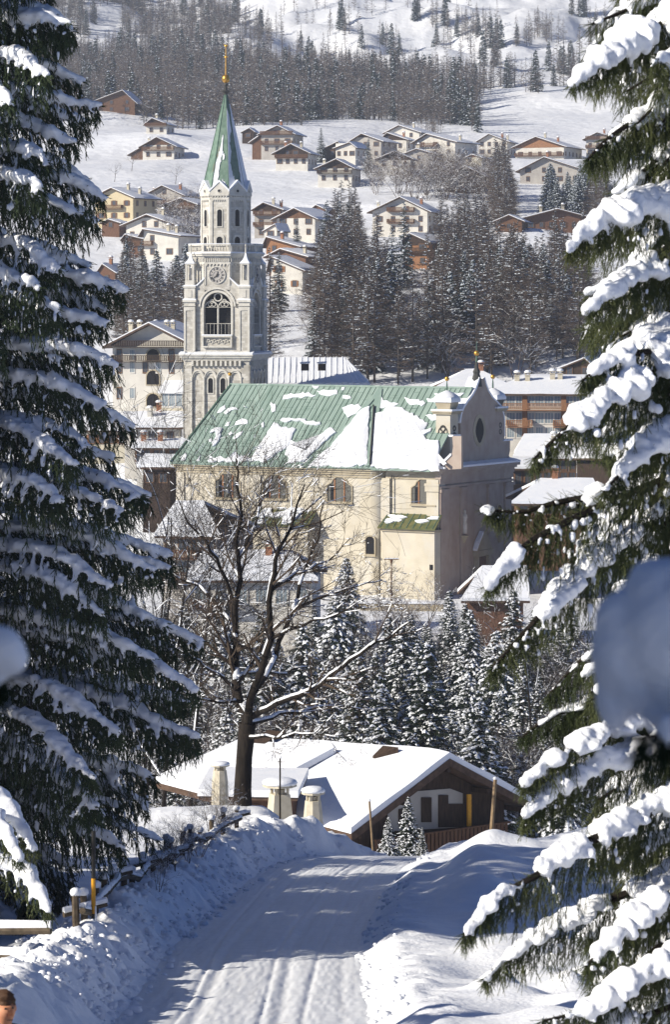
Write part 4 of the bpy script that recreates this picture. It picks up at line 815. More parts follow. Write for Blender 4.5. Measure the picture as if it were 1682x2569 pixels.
# ------------------------------------------------------------------ church
CH0 = Vector((12.94, 395.0, -36.6)); CHR = -R(30)
CHM = Matrix.Translation(CH0) @ Matrix.Rotation(CHR, 4, 'Z'); CHI = CHM.inverted()
def onplane(px, py, p0, n):
    """local point where the sight line through a surveyed pixel meets a plane of the church"""
    o = CHI @ Vector((0, 0, 0)); d = (CHI.to_3x3() @ Vector(((px-CX)/F, 1, (HY-py)/F)))
    p0, n = Vector(p0), Vector(n); return o + d*((p0-o).dot(n)/d.dot(n))
def build_church():
    root = thing('church', 'large ochre church with green copper roof patched with snow and a bell shaped front gable', 'church', tuple(CH0), CHR)
    rnd = random.Random(5)
    zE = 36.6-20.5; RY, RZ = 10.0, 36.6-10.75; xs0, xs1 = -8.0, -38.2; YL = -.8; WID = 19.9
    # nave walls
    m = MB(); m.box(xs0+.4, -.4, 0, WID, -6, zE-.35); 
    m.box(xs1, xs0-1.2, YL, WID+.8, -6, zE-.352)
    # rounded buttress at the step
    rg = []
    for z in (-6, zE-.354):
        rg.append([(xs0-1.2-.02, 2.0, z)] + [(xs0-1.3+1.6*math.sin(a*PI/16), YL+1.6-1.6*math.cos(a*PI/16), z) for a in range(9)] + [(xs0+.3, 2.0, z)])
    m.loft(rg)
    m.build('nave_wall', M['plaster'], root, True, 30)
    # pilasters and buttress strips
    m = MB()
    for x0, x1, y in [(-1.7, -.0, -.22), (xs0-.15, xs0+1.1, -.30), (xs1, xs1+1.2, YL-.2), (-26.6, -25.4, YL-.2)]: m.box(x0, x1, y, 1.2, -6, zE-1.4); m.cut()
    m.box(-1.85, .1, -.36, 1.3, zE-2.9, zE-2.2); m.box(-1.9, .14, -.42, 1.3, zE-2.198, zE-1.9)
    m.builds('pilaster', M['plaster'], root)
    m = MB()
    for (dz0, dz1, e) in [(-1.45, -1.25, .12), (-1.1, -.82, .16), (-.8, -.5, .32), (-.498, -.2, .55)]:
        m.box(xs0+.7, -.05+e*.2, -e, 2, zE+dz0, zE+dz1); m.box(xs1-e, xs0-1.0, YL-e, 2, zE+dz0, zE+dz1)
        rg = []
        for z in (zE+dz0+.001, zE+dz1-.001): rg.append([(xs0-1.0, 2.0, z)] + [(xs0-1.3+(1.6+e)*math.sin(a*PI/16), YL+1.6-(1.6+e)*math.cos(a*PI/16), z) for a in range(9)] + [(xs0+.5+e, 2.0, z)])
        m.loft(rg)
    m.build('eaves_cornice', M['cornice'], root)
    # roof
    zEv = zE-.15; YE = -1.35
    m = MB()
    m.prism([(xs1-.7, YE, zEv), (-.6, YE, zEv), (-.6, RY, RZ), (xs1+1.6, RY, RZ)], (0, 0, -.25))
    m.prism([(xs1-.7, WID+1.4, zEv), (-.6, WID+1.4, zEv), (-.6, RY, RZ), (xs1+1.6, RY, RZ)], (0, 0, -.25))
    m.prism([(xs1-.7, YE, zEv), (xs1-.7, WID+1.4, zEv), (xs1+1.6, RY, RZ)], (0, 0, -.25))
    rf = m.build('roof', M['copper'], root)
    # standing seams + cross joints
    m = MB(); nrm = Vector((0, -(RZ-zEv), RY-YE)).normalized(); sl = (RZ-zEv)/(RY-YE)
    P = lambda x, t: Vector((x, YE+(RY-YE)*t, zEv+(RZ-zEv)*t))
    def strip(a, b, w, h, mm):
        d = (b-a).normalized(); s_ = d.cross(nrm).normalized()*w/2
        mm.prism([a-s_, a+s_, b+s_, b-s_], nrm*h)
    x = xs1-.3
    while x < -1.0:
        lean = -0.0
        t0 = 0.0; t1 = .995
        if x < xs1+1.6: t1 = max(.05, (x-(xs1-.7))/2.3)
        strip(P(x, t0), P(x, t1), .06, .05, m); x += .80 + rnd.uniform(-.12, .12)
    for q in range(260):
        x = rnd.uniform(xs1+1.5, -1.4); t = rnd.uniform(.04, .96); strip(P(x, t), P(x+rnd.choice((.8, 1.6)), t), .04, .012, m)
    strip(P(xs1-.6, .0), P(xs1+1.6, 1.0), .22, .16, m)
    m.build('roof_seams', M['copper_line'], rf)
    # broad flashings of the side gable
    m = MB()
    fl = lambda px, py: onplane(px, py, (0, RY, RZ), nrm)
    strip(fl(952, 982), fl(788, 1168), .75, .16, m); strip(fl(948, 1010), fl(928, 1170), .95, .18, m); strip(fl(952, 978), fl(948, 1020), .9, .17, m)
    m.box(xs1+1.5, -.6, RY-.18, RY+.18, RZ-.1, RZ+.12)
    m.build('roof_flashing', M['copper'], rf)
    m = MB(); d0, d1 = fl(938, 1018), fl(924, 1170); 
    m.M = Matrix.Identity(4); strip(fl(941, 1022), fl(931, 1170), .12, .5, m); m.build('gutter_edge', M['iron'], rf)
    # snow patches traced where they lie on the slope
    c3 = lambda p: (420+p[0]/3.246, 920+p[1]/3.246); c4 = lambda p: (860+p[0]/3.116, 860+p[1]/3.116)
    S = [(c3, [(940,270),(950,235),(1110,210),(1215,235),(1180,250),(1050,250)]), (c3, [(1215,200),(1380,190),(1385,225),(1300,240),(1240,225)]), (c3, [(1180,158),(1240,160),(1225,180),(1195,178)]), (c3, [(1425,172),(1450,168),(1440,192),(1420,195)]),(c3, [(1430,238),(1470,236),(1500,260),(1430,258)]), (c3, [(845,290),(885,330),(880,365),(855,375)]),
         (c3, [(405,380),(430,340),(470,315),(475,345),(440,375)]), (c3, [(460,380),(490,345),(560,335),(590,355),(520,360),(480,390)]), (c3, [(550,480),(560,450),(610,425),(655,440),(655,465),(600,470)]), (c3, [(470,485),(490,455),(515,450),(500,485)]),
         (c3, [(345,545),(360,520),(400,500),(445,500),(440,560),(415,620),(370,655),(365,630),(400,580),(395,530)]), (c3, [(335,600),(360,585),(365,610),(345,618)]), (c3, [(535,590),(550,560),(620,525),(600,560),(560,590)]), (c3, [(497,548),(520,530),(532,545),(510,565)]),
         (c3, [(920,440),(940,425),(1130,430),(1130,445),(1250,458),(1250,472),(1150,475),(1080,445),(950,455)]), (c3, [(765,470),(785,450),(790,490),(775,500)]), (c3, [(730,143),(812,143),(812,152),(730,152)]),
         (c3, [(690,775),(690,740),(770,620),(830,520),(870,460),(920,490),(1050,510),(1015,590),(980,660),(900,700),(860,745),(800,775)]),
         (c3, [(960,720),(1010,605),(1110,640),(1150,690),(1130,720),(1150,600),(1250,560),(1330,500),(1380,540),(1290,610),(1200,690),(1110,780),(985,790),(990,740)]),
         (c3, [(1425,340),(1470,320),(1558,305),(1600,340),(1530,390),(1470,420)]), (c3, [(330,775),(350,735),(380,755),(430,735),(470,760),(520,735),(560,700),(590,740),(640,730),(680,745),(690,778)]), (c3, [(110,765),(150,700),(160,725),(140,770)]), (c3, [(235,770),(270,720),(262,770)]),
         (lambda p: p, [(775,1170),(800,1146),(825,1127),(862,1085),(905,1032),(930,1020),(927,1060),(923,1168),(860,1171)]),
         (c4, [(240,500),(300,415),(320,455),(440,480),(380,500),(260,515)]), (c4, [(225,975),(255,560),(320,545),(350,500),(470,510),(600,590),(670,630),(640,690),(480,740),(700,670),(690,700),(600,750),(755,770),(760,1005),(640,1000),(400,985)]),
         (c4, [(485,430),(600,445),(650,475),(620,500),(510,470)]), (c4, [(660,440),(760,430),(940,440),(900,470),(740,470),(670,465)]), (c4, [(650,570),(740,555),(765,590),(720,610)]), (c4, [(720,400),(955,395),(900,430),(740,425)])]
    m = MB()
    for q, (fn, pl) in enumerate(S):
        P3 = [fl(*fn(p)) for p in pl]; o = []
        for i in range(len(P3)):
            a, b = P3[i], P3[(i+1) % len(P3)]; n = max(1, int((b-a).length/.45))
            for k in range(n):
                p = a.lerp(b, k/n)
                if k: p = p + Vector((rnd.uniform(-.1, .1), 0, 0)) + Vector((0, 1, sl)).normalized()*rnd.uniform(-.22, .22)
                o.append(p)
        c = sum(o, Vector())/len(o); th = .24 if len(pl) > 8 else .14
        base = [p+nrm*.012 for p in o]; mid = [p+nrm*(th*.7) for p in o]; top = [p.lerp(c, .0)+((c-p).normalized()*.10)+nrm*th for p in o]
        m.loft([base, mid, top]); m.cut()
    m.builds('snow_patch', M['snow'], rf, True, 50)
    # folds of slid snow (long ridges down the slope right of the flashing)
    m = MB()
    for q in range(11):
        x0 = 958+q*9; a = fl(x0, 1040+rnd.uniform(-10, 25)+q*3); b = fl(x0+6+q*6.5, 1168+rnd.uniform(-6, 4)); n = 9; rg = []
        for k in range(n+1):
            p = a.lerp(b, k/n)+nrm*.2; h = .16*math.sin(PI*min(1, (k+.5)/n*1.2+.1))+.02; d = (b-a).normalized(); s_ = d.cross(nrm).normalized()
            rg.append([p-s_*.24, p-s_*.1+nrm*h, p+s_*.1+nrm*h*.8, p+s_*.26])
        m.loft(rg, False, False)
    m.build('snow_fold', M['snow'], rf, True, 80)
    # big side windows
    def bigwin(x, y, zb, w, h):
        p = [(-w/2, 0), (w/2, 0), (w/2, h*.62), (w*.42, h*.68), (w*.34, h*.72), (w*.27, h*.86), (w*.15, h*.96), (0, h), (-w*.15, h*.96), (-w*.27, h*.86), (-w*.34, h*.72), (-w*.42, h*.68), (-w/2, h*.62)]
        mm = MB(); n = len(p)
        mm.mi = 1; mm.prism([(x+a, y-.02, zb+b) for a, b in p], (0, .01, 0))
        mm.mi = 0
        for i in range(n):
            a, b = p[i], p[(i+1) % n]; ex = lambda q: (q[0]*1.10, h*.45+(q[1]-h*.45)*1.09)
            A, B = ex(a), ex(b); mm.prism([(x+a[0], y-.14, zb+a[1]), (x+b[0], y-.14, zb+b[1]), (x+B[0], y-.14, zb+B[1]), (x+A[0], y-.14, zb+A[1])], (0, .14, 0))
        mm.mi = 2
        for u in (-.20, .20): mm.box(x+u*w-.09, x+u*w+.09, y-.1, y-.03, zb, zb+h*.88)
        mm.mi = 3; mm.box(x-w*.38, x-w*.24, y-.028, y-.022, zb+.1, zb+h*.66)
        mm.mi = 0; mm.box(x-w*.56, x+w*.56, y-.3, y, zb-.3, zb-.12)
        o = mm.build('nave_window', [M['cornice'], M['grill'], M['wood_orange'], M['black']], root); return o
    for (px, py0, py1, w, y) in [(853, 1196, 1258, 3.5, YL), (1064, 1201, 1264, 3.3, 0), (572, 1184, 1248, 3.6, YL), (690, 1187, 1250, 3.4, YL)]:
        q = onplane(px, py1, (0, y, 0), (0, 1, 0)); q2 = onplane(px, py0, (0, y, 0), (0, 1, 0)); bigwin(q.x, y, q.z, w, q2.z-q.z)
    # small low window in the rounded buttress, one left of the trees, hatch in the annex wall
    mm = MB(); q = onplane(932, 1390, (0, YL, 0), (0, 1, 0)); arch_window(mm, q.x-.1, .62, q.z, q.z+1.75, YL-.02, .14, .12, rise=.45); mm.mi = 0; mm.box(q.x-.95, q.x+.75, YL-.3, YL, q.z-.3, q.z-.14)
    mm.build('low_window', [M['cornice'], M['black']], root)
    mm = MB(); q = onplane(770, 1370, (0, YL, 0), (0, 1, 0)); arch_window(mm, q.x, .55, q.z, q.z+1.9, YL-.02, .14, .12, rise=.4); mm.build('low_window', [M['cornice'], M['black']], root)
    # lean-to annexes with mossy roofs
    def annex(x0, x1, yf, zt_, zr, nm):
        a = MB(); a.box(x0, x1, yf, 0.3, -6, zt_); w_ = a.build('annex_wall', M['plaster'], root)
        a = MB(); a.box(x0-.15, x1+.15, yf-.25, .1, zt_-.02, zt_+.3); a.build('annex_cornice', M['cornice'], root)
        a = MB(); a.prism([(x0-.4, yf-.6, zt_+.3), (x1+.4, yf-.6, zt_+.3), (x1+.2, .0, zr), (x0-.1, .0, zr)], (0, 0, .14)); r = a.build('annex_roof', M['mossy'], root)
        n2 = Vector((0, -(zr-zt_-.3), -yf+.6)).normalized(); a = MB(); k = int((x1-x0)/.85)
        for i in range(k+1):
            x = x0+(x1-x0)*i/k; a.prism([(x-.04, yf-.6, zt_+.44), (x+.04, yf-.6, zt_+.44), (x+.04, 0, zr+.14), (x-.04, 0, zr+.14)], (0, 0, .08))
        a.build('annex_seams', M['copper_line'], r)
        a = MB(); rr = random.Random(nm)
        for i in range(9 if nm == 1 else 20):
            u = rr.uniform(.08, .92); v = rr.uniform(.1, .85); cx = x0+(x1-x0)*u; pts = []
            for t in range(9):
                an = 2*PI*t/9; rx_ = rr.uniform(.4, 1.0); du = math.cos(an)*rx_*1.1; dv = math.sin(an)*rr.uniform(.4, 1)*.16; vv = min(.97, max(.03, v+dv))
                pts.append((min(x1+.2, max(x0-.2, cx+du)), (yf-.6)*(1-vv), (zt_+.3)*(1-vv)+zr*vv+.145))
            a.prism(pts, n2*(.1+.01*i)); a.cut()
        a.builds('snow_patch', M['snow'], r, True)
    zA = lambda px, py: onplane(px, py, (0, -1.6, 0), (0, 1, 0))
    annex(zA(960, 1330).x, zA(1091, 1330).x, -1.6, zA(1030, 1334).z, zE-5.6-.3, 1)
    annex(zA(652, 1316).x-.3, zA(782, 1316).x, -2.6, zA(715, 1325).z, zE-5.3, 2)
    m = MB(); q = zA(1083, 1430); m.box(q.x-.22, q.x+.22, -1.66, -1.59, q.z, q.z+.65); m.build('hatch', M['black'], root)
    m = MB(); q = zA(957, 1330)
    m.tube((q.x-.15, -1.75, q.z+.1), (q.x-.15, -1.75, -3), .07); m.tube((xs0+1.45, -.35, zE-1), (xs0+1.45, -.35, zE-5.4), .08); m.build('drainpipe', M['iron'], root)
    # facade
    m = MB(); m.box(-.4, 0, -.02, WID+.02, -6, zE-1.2)
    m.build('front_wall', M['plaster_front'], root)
    m = MB()
    for y0, y1 in [(-.05, 2.2), (5.4, 7.0), (12.9, 14.5), (17.7, WID+.05)]:
        m.box(-.2, .24, y0, y1, -6, zE-3.0); m.box(-.2, .42, y0-.15, y1+.15, zE-3.0, zE-2.6); m.cut()
    m.box(-.2, .16, 2.2, WID-2.2, zE-2.62, zE-2.3) if False else None
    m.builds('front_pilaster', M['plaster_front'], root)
    m = MB(); sn = MB()
    for (z0, z1, e) in [(-2.5, -2.2, .3), (-2.0, -1.3, .2), (-1.298, -.7, .32), (-.698, -.4, .6), (-.398, -.05, .95)]: m.box(-.5, e, -e*.6, WID+e*.6, zE+z0, zE+z1)
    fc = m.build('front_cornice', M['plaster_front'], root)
    m = MB(); m.box(.21, .33, -.25, WID+.25, zE-2.198, zE-2.08); m.build('cornice_shadow_line', M['iron'], fc) if False else None
    rg = []
    for i in range(31):
        y = -.55+(WID+1.1)*i/30; t = .24+.08*rnd.random(); rg.append([(-1.6, y, zE-.04), (1.0, y, zE-.04), (1.03, y, zE+t*.7), (.3, y, zE+t+.1), (-1.6, y, zE+t+.4)])
    sn.loft(rg); sn.build('snow_ledge', M['snow'], fc, True, 60)
    # curved gable, outline traced on the facade plane
    fp = lambda px, py: onplane(px, py, (0, 0, 0), (1, 0, 0))
    L_ = [(1142,1172),(1148,1150),(1158,1132),(1160,1105),(1164,1098),(1163,1060),(1166,1040),(1172,1024),(1182,1008),(1194,993),(1202,978),(1208,962),(1212,950)]
    Rr = [(1222,950),(1226,966),(1232,982),(1242,998),(1254,1010),(1265,1022),(1270,1040),(1272,1060),(1272,1096),(1274,1104),(1287,1106),(1287,1130),(1283,1150),(1284,1172)]
    pts = [fp(*p) for p in L_] + [fp(*p) for p in Rr]
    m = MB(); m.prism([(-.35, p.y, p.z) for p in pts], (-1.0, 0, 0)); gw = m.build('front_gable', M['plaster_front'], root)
    # side gable scroll wall towards the nave
    q0, q1, q2, q3 = [onplane(x, y, (0, .2, 0), (0, 1, 0)) for x, y in ((1102, 1172), (1140, 1172), (1138, 1095), (1136, 1135))]
    m = MB()
    sc = [(-4.3, zE+.0), (-3.6, zE+.5), (-2.6, zE+1.1), (-1.6, zE+2.0), (-.9, zE+3.6), (-.6, zE+5.6), (-.6, zE+0)]
    m = MB()
    # snow along the gable's left edge
    sn = MB(); rg = []
    for (px, py) in [(1163,1062),(1166,1040),(1172,1024),(1182,1008),(1194,993),(1202,978),(1208,962),(1212,950)]:
        p = fp(px, py); rg.append([(-.3, p.y-.02, p.z), (-.3, p.y-.28, p.z+.22), (-1.9, p.y-.28, p.z+.22), (-1.9, p.y-.02, p.z)])
    sn.loft(rg); rg = []
    for (px, py) in Rr[:-5]:
        p = fp(px, py); rg.append([(-.3, p.y+.02, p.z), (-.3, p.y+.2, p.z+.16), (-1.4, p.y+.2, p.z+.16), (-1.4, p.y+.02, p.z)])
    sn.loft(rg)
    p = fp(1281, 1106); sn.box(-1.4, -.2, p.y-1.3, p.y+1.2, p.z, p.z+.2); p = fp(1152, 1140)
    sn.build('snow_ridge', M['snow'], gw, True, 50)
    # ogee roof rising behind the gable, snow covered
    m = MB(); rg = []
    for (px, py, pr) in [(1163,1062,0),(1166,1040,0),(1172,1024,0),(1182,1008,0),(1194,993,0),(1202,978,0),(1208,962,0)]:
        p = fp(px, py); k = (p.y-fp(1163,1062).y); rg.append([(-1.35, p.y-.12, p.z+.0), (-5.0+k*.9, p.y-.12, p.z-.0)])
    m.loft([[(a[0][0], a[0][1], a[0][2]), (a[1][0], a[1][1], a[1][2]), (a[1][0], a[1][1], a[1][2]-.4), (a[0][0], a[0][1], a[0][2]-.4)] for a in rg]); m.build('gable_roof', M['snow'], gw, True, 60)
    # central oval window with blurred surround, painted oval niches
    m = MB(); c = fp(1210, 1080); n = 20
    def oval(mm, c, ry, rz, x0, x1, lob=0.0): mm.prism([(x0, c.y+ry*math.cos(2*PI*i/n)*(1+lob*math.cos(8*PI*i/n)), c.z+rz*math.sin(2*PI*i/n)*(1+lob*math.cos(8*PI*i/n))) for i in range(n)], (x1-x0, 0, 0))
    m.mi = 0; oval(m, c, 1.75, 2.05, -.352, -.30); m.mi = 1; oval(m, c, 1.05, 1.5, -.302, -.27, .06); m.build('oval_window', [M['cornice'], M['black']], root)
    # niches with statues
    for px, py in ((1161, 1300), (1253, 1300)):
        c = fp(px, py); nm = MB(); pr = arch_pts(c.y, .62, c.z-1.9, c.z+1.1, 10)
        nm.mi = 0; q = arch_pts(c.y, .85, c.z-2.15, c.z+1.1, 10); nm.prism([(.002, y, z) for y, z in q], (.1, 0, 0)); nm.mi = 1; nm.prism([(.102, y, z) for y, z in pr], (.01, 0, 0))
        nm.mi = 0; nm.lathe([(.2, c.z-3.1), (.55, c.z-2.5), (.75, c.z-2.15)], .1, c.y, 10)
        no = nm.build('niche', [M['cornice'], M['wood_mid']], root)
        st = MB(); st.lathe([(.30, c.z-1.9), (.34, c.z-1.2), (.26, c.z-.4), (.34, c.z+.1), (.3, c.z+.45), (.12, c.z+.62), (.17, c.z+.8), (.16, c.z+.98), (.05, c.z+1.1)], .36, c.y, 12)
        st.tube((.4, c.y-.3, c.z+.3), (.62, c.y-.12, c.z-.2), .09, .07); st.tube((.4, c.y+.3, c.z+.3), (.62, c.y+.18, c.z+.1), .09, .07)
        st.build('statue', M['stone_trim'], no, True)
    # portal
    c = fp(1207, 1440); m = MB()
    m.box(0.002, .5, c.y-1.9, c.y-1.3, -6, c.z+2.4); m.box(.002, .5, c.y+1.3, c.y+1.9, -6, c.z+2.4); m.box(.002, .75, c.y-2.2, c.y+2.2, c.z+2.4, c.z+3.1)
    m.prism([(.002, c.y-2.2, c.z+3.1), (.002, c.y+2.2, c.z+3.1), (.002, c.y+1.6, c.z+4.0), (.002, c.y+.5, c.z+5.2), (.002, c.y, c.z+5.4), (.002, c.y-.5, c.z+5.2), (.002, c.y-1.6, c.z+4.0)], (.6, 0, 0))
    po = m.build('portal', M['cornice'], root)
    m = MB(); m.box(.01, .12, c.y-1.3, c.y+1.3, -6, c.z+2.2); m.build('door', M['wood_red'], po)
    m = MB(); m.prism([(.1, c.y-2.25, c.z+3.11), (.1, c.y-1.6, c.z+4.0), (.1, c.y-.5, c.z+5.2), (.1, c.y-.5, c.z+5.5), (.1, c.y-1.75, c.z+4.3), (.1, c.y-2.35, c.z+3.3)], (.6, 0, 0)); m.build('snow_ledge', M['snow'], po)
    # corner turrets
    for (y0, nm, px) in ((fp(1138, 1100).y, 'a', 1130), (WID-3.6, 'b', 1264)):
        T = MB(); x0, x1, y1 = -2.45, -.42, y0+2.1; zb = zE-.6; ztp = 36.6 + (HY-1040)*398/F
        T.box(x0, x1, y0, y1, zb, ztp); t = T.build('turret', M['plaster'], root)
        T = MB(); T.box(x0-.3, x1+.3, y0-.3, y1+.3, ztp, ztp+.22); T.box(x0-.45, x1+.45, y0-.45, y1+.45, ztp+.222, ztp+.4); T.build('turret_cornice', M['cornice'], t)
        S_ = MB(); S_.box(x0-.47, x1+.47, y0-.47, y1+.47, ztp+.403, ztp+.62); S_.build('snow_ledge', M['snow'], t)
        cx, cy = (x0+x1)/2, (y0+y1)/2
        def sq(r, z): return [(cx-r, cy-r, z), (cx+r, cy-r, z), (cx+r, cy+r, z), (cx-r, cy+r, z)]
        T = MB(); T.loft([sq(.85, ztp+.6), sq(1.05, ztp+1.2), sq(1.1, ztp+1.6), sq(1.0, ztp+2.0)]); T.build('turret_dome', M['iron'] if nm == 'b' else M['cornice'], t, True, 50)
        T = MB(); T.loft([sq(1.26, ztp+1.5), sq(1.3, ztp+1.75), sq(1.15, ztp+2.2), sq(.7, ztp+2.6), sq(.25, ztp+2.9), sq(.05, ztp+3.0)]); T.build('dome_snow', M['snow'], t, True, 60)
        zk = 36.6+(HY-951)*398/F; T = MB(); T.lathe([(.12, ztp+2.8), (.10, ztp+3.6), (.05, zk-.3)], cx, cy, 8); T.build('spike', M['copper_line'], t)
        T = MB(); T.sphere((cx, cy, zk), .3, 14, 10); T.build('gilded_ball', M['gold'], t, True)
        # quatrefoil openings on both visible faces
        T = MB(); zc = ztp-2.2
        for sz in (-.42, .42): T.ring((cx, y0-.03, zc+sz), (0, 1, 0), .34, .1, 14, 5); T.ring((x1+.03, cy, zc+sz), (1, 0, 0), .3, .1, 14, 5)
        T.ring((cx, y0-.03, zc), (0, 1, 0), .62, .07, 16, 5); T.build('opening_frame', M['iron'], t)
    # scroll beside the left turret
    m = MB(); tp = lambda px, py: onplane(px, py, (0, .1, 0), (0, 1, 0))
    sc = [tp(1085, 1181), tp(1100, 1172), tp(1122, 1156), tp(1136, 1142), tp(1139, 1120), tp(1137, 1094), tp(1160, 1094), tp(1160, 1176)]
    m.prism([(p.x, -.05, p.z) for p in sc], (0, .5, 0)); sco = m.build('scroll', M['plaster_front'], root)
    m = MB(); m.loft([[(p.x, -.2, p.z+.03), (p.x-.1, -.2, p.z+.28), (p.x-.1, .6, p.z+.28), (p.x, .6, p.z+.03)] for p in sc[:4]]); m.build('snow_ledge', M['snow'], sco, True, 60)
    m = MB(); p = fp(1148, 1095); m.box(-1.3, .1, p.y-1.3, p.y+.8, p.z, p.z+.25); m.build('snow_ledge', M['snow'], sco)
    # finial over the gable
    p = fp(1215, 950); zt_ = p.z; m = MB(); m.lathe([(.75, zt_-1.0), (.62, zt_), (.42, zt_+.6), (.5, zt_+.9), (.26, zt_+1.4), (.16, zt_+2.1)], -.85, p.y-.35, 8); m.build('gable_cap', M['iron'], gw)
    m = MB(); m.lathe([(.16, zt_+1.9), (.09, zt_+3.3), (.03, zt_+4.8)], -.85, p.y-.35, 8); m.build('spike', M['copper_line'], gw)
    m = MB(); m.sphere((-.85, p.y-.35, 36.6+(HY-887)*403/F), .36, 16, 12); m.build('gilded_ball', M['gold'], gw, True)
    # apse ball glimpsed in front of the tower
    m = MB(); q = fl(577, 962); m.lathe([(.06, q.z), (.04, q.z+1.2)], q.x, q.y, 6); m.build('spike', M['iron'], root); m = MB(); m.sphere((q.x, q.y, q.z+1.25), .26, 12, 8); m.build('gilded_ball', M['gold'], root, True)
build_church()

# ------------------------------------------------------------------ larger buildings of the town round the church
def block(name, label, cat, x0, x1, yb, ye, yr, D, dep, yaw=0, ins=(0, 0), wall='white', rows=(), bal=(), chim=(), fas='fascia', snow=.35, balm='wood_orange', posts=(), group='buildings of the town', rdepth=.5, seams=0):
    """long building whose roof slope faces us: ridge parallel to the front; ins = ridge inset (m) left/right makes hips"""
    psi = R(yaw); px = D/F; c = W((x0+x1)/2, yb, D); w = (x1-x0)*px/math.cos(psi)
    root = thing(name, label, cat, tuple(c), -psi, group); random.seed(label)
    ze = (yb-ye)*px; zr = ze + (ye-yr)*px + 0.0; a, b = -w/2, w/2; ov = .7
    m = MB(); m.box(a+ov, b-ov, 0, dep, -5, ze-.1); m.build('wall', M[wall], root)
    if ins[0] <= .01 or ins[1] <= .01:
        m = MB()
        if ins[0] <= .01: m.prism([(a+ov, 0, ze-.1), (a+ov, dep, ze-.1), (a+ov, dep*rdepth, zr-.35)], (.2, 0, 0))
        if ins[1] <= .01: m.prism([(b-ov-.2, 0, ze-.1), (b-ov-.2, dep, ze-.1), (b-ov-.2, dep*rdepth, zr-.35)], (.2, 0, 0))
        m.build('gable_end', M[wall], root)
    yf, yk, ym = -.8, dep+.8, dep*rdepth
    A = [(a, yf, ze), (b, yf, ze), (b-ins[1], ym, zr), (a+ins[0], ym, zr), (a, yk, ze), (b, yk, ze)]
    def shell(mm, dz0, dz1, g=0):
        lo = [Vector(p)+Vector((0, 0, dz0)) for p in A]; hi = [Vector(p)+Vector((0, 0, dz1)) for p in A]
        mm.add(lo+hi, [(0, 1, 2, 3), (3, 2, 5, 4), (6, 7, 8, 9), (9, 8, 11, 10), (0, 3, 9, 6), (3, 4, 10, 9), (1, 2, 8, 7), (2, 5, 11, 8), (0, 1, 7, 6), (4, 5, 11, 10)])
    m = MB(); shell(m, -.25, 0); rf = m.build('roof', M[fas], root)
    m = MB(); shell(m, .004, snow)
    bm = bmesh.new(); tmp = m.build('snow_cover', M['snow'], rf); bm.from_mesh(tmp.data)
    bmesh.ops.subdivide_edges(bm, edges=bm.edges[:], cuts=5, use_grid_fill=True)
    for v in bm.verts:
        n_ = noise.noise(Vector((v.co.x*.5+D, v.co.y*.5, 0))); v.co.z += n_*.10
    bm.to_mesh(tmp.data); bm.free(); tmp.data.polygons.foreach_set('use_smooth', [True]*len(tmp.data.polygons))
    try: tmp.data.set_sharp_from_angle(angle=R(35))
    except Exception: pass
    if seams:
        m = MB(); n = int(w/seams)
        for i in range(n):
            x = a+.4+i*seams; xt = min(max(x, a+ins[0]), b-ins[1]); m.prism([(x-.08, yf, ze+snow-.08), (x+.08, yf, ze+snow-.08), (xt+.08, ym, zr+snow-.08), (xt-.08, ym, zr+snow-.08)], (0, 0, .18))
        m.build('snow_rib', M['snow'], rf)
    for (py, h, n, ww, kind) in rows:
        z = (yb-py)*px
        for i in range(n): put_window(root, a+ov+(w-2*ov)*(i+.5)/n, -.03, z, ww, h, kind=kind)
        if yaw > 8:
            for i in range(3): put_window(root, b-ov+.03, dep*(i+.5)/3, z, ww, h, PI/2, kind=kind)
    for (py, u0, u1) in bal:
        m = MB(); balcony(m, a+ov+(w-2*ov)*u0, a+ov+(w-2*ov)*u1, -.07, (yb-py)*px, 1.2); m.build('balcony', M[balm], root)
    for u in posts:
        m = MB(); x = a+ov+(w-2*ov)*u; m.box(x-.35, x+.35, -.25, -.001, 0, ze-.3); m.build('timber_panel', M[balm], root)
    for (u, v, cm) in chim: chimney(root, a+w*u, dep*v, ze+(zr-ze)*min(1, v/rdepth if v < rdepth else (1-v)/(1-rdepth)), 1.1, .7, cm)
    return root
block('long_building', 'long building with ribbed snowy roof and dark dormers right behind the bell tower', 'building', 600, 929, 1040, 966, 905, 458, 15, 0, (0, 3.6), 'grey', [(985, 1.3, 8, .9, 'brown')], seams=.85)
def dormers():
    r = thing('roof_hatch', 'pair of dark dormers with snow lids on the ribbed roof', 'dormer', tuple(W(778, 926, 456)), 0)
    for dx in (-.7, 1.7):
        m = MB(); m.box(dx-.55, dx+.55, -.9, 1.2, -.2, .75); d = m.build('dormer_box', M['wood'], r); m = MB(); m.prism([(dx-.7, -1.1, .75), (dx+.7, -1.1, .85), (dx+.7, -1.1, 1.0), (dx-.7, -1.1, .9)], (0, 2.3, .1)); m.build('snow_cap', M['snow'], d)
dormers()
block('house', 'house with hipped snowy roof behind the church gable', 'house', 1088, 1296, 1040, 978, 933, 468, 14, 0, (5.2, 5.2), 'grey', [(1005, 1.2, 6, .9, 'brown')], chim=[(.6, .45, 'brick')])
m_ = block('hotel', 'cream hotel with rows of brown balconies and snowy roof right of the church gable', 'hotel', 1235, 1475, 1105, 988, 948, 452, 16, 6, (4, 0), 'white', [(1020, 1.5, 9, 1.2, 'blue'), (1062, 1.5, 9, 1.2, 'blue'), (1098, 1.5, 9, 1.0, 'blue')], [(1028, 0, 1), (1070, .12, .42), (1070, .66, .92)], [(.25, .3, 'render_chim'), (.36, .3, 'render_chim'), (.62, .35, 'render_chim'), (.7, .35, 'render_chim')], posts=(.33, .78))
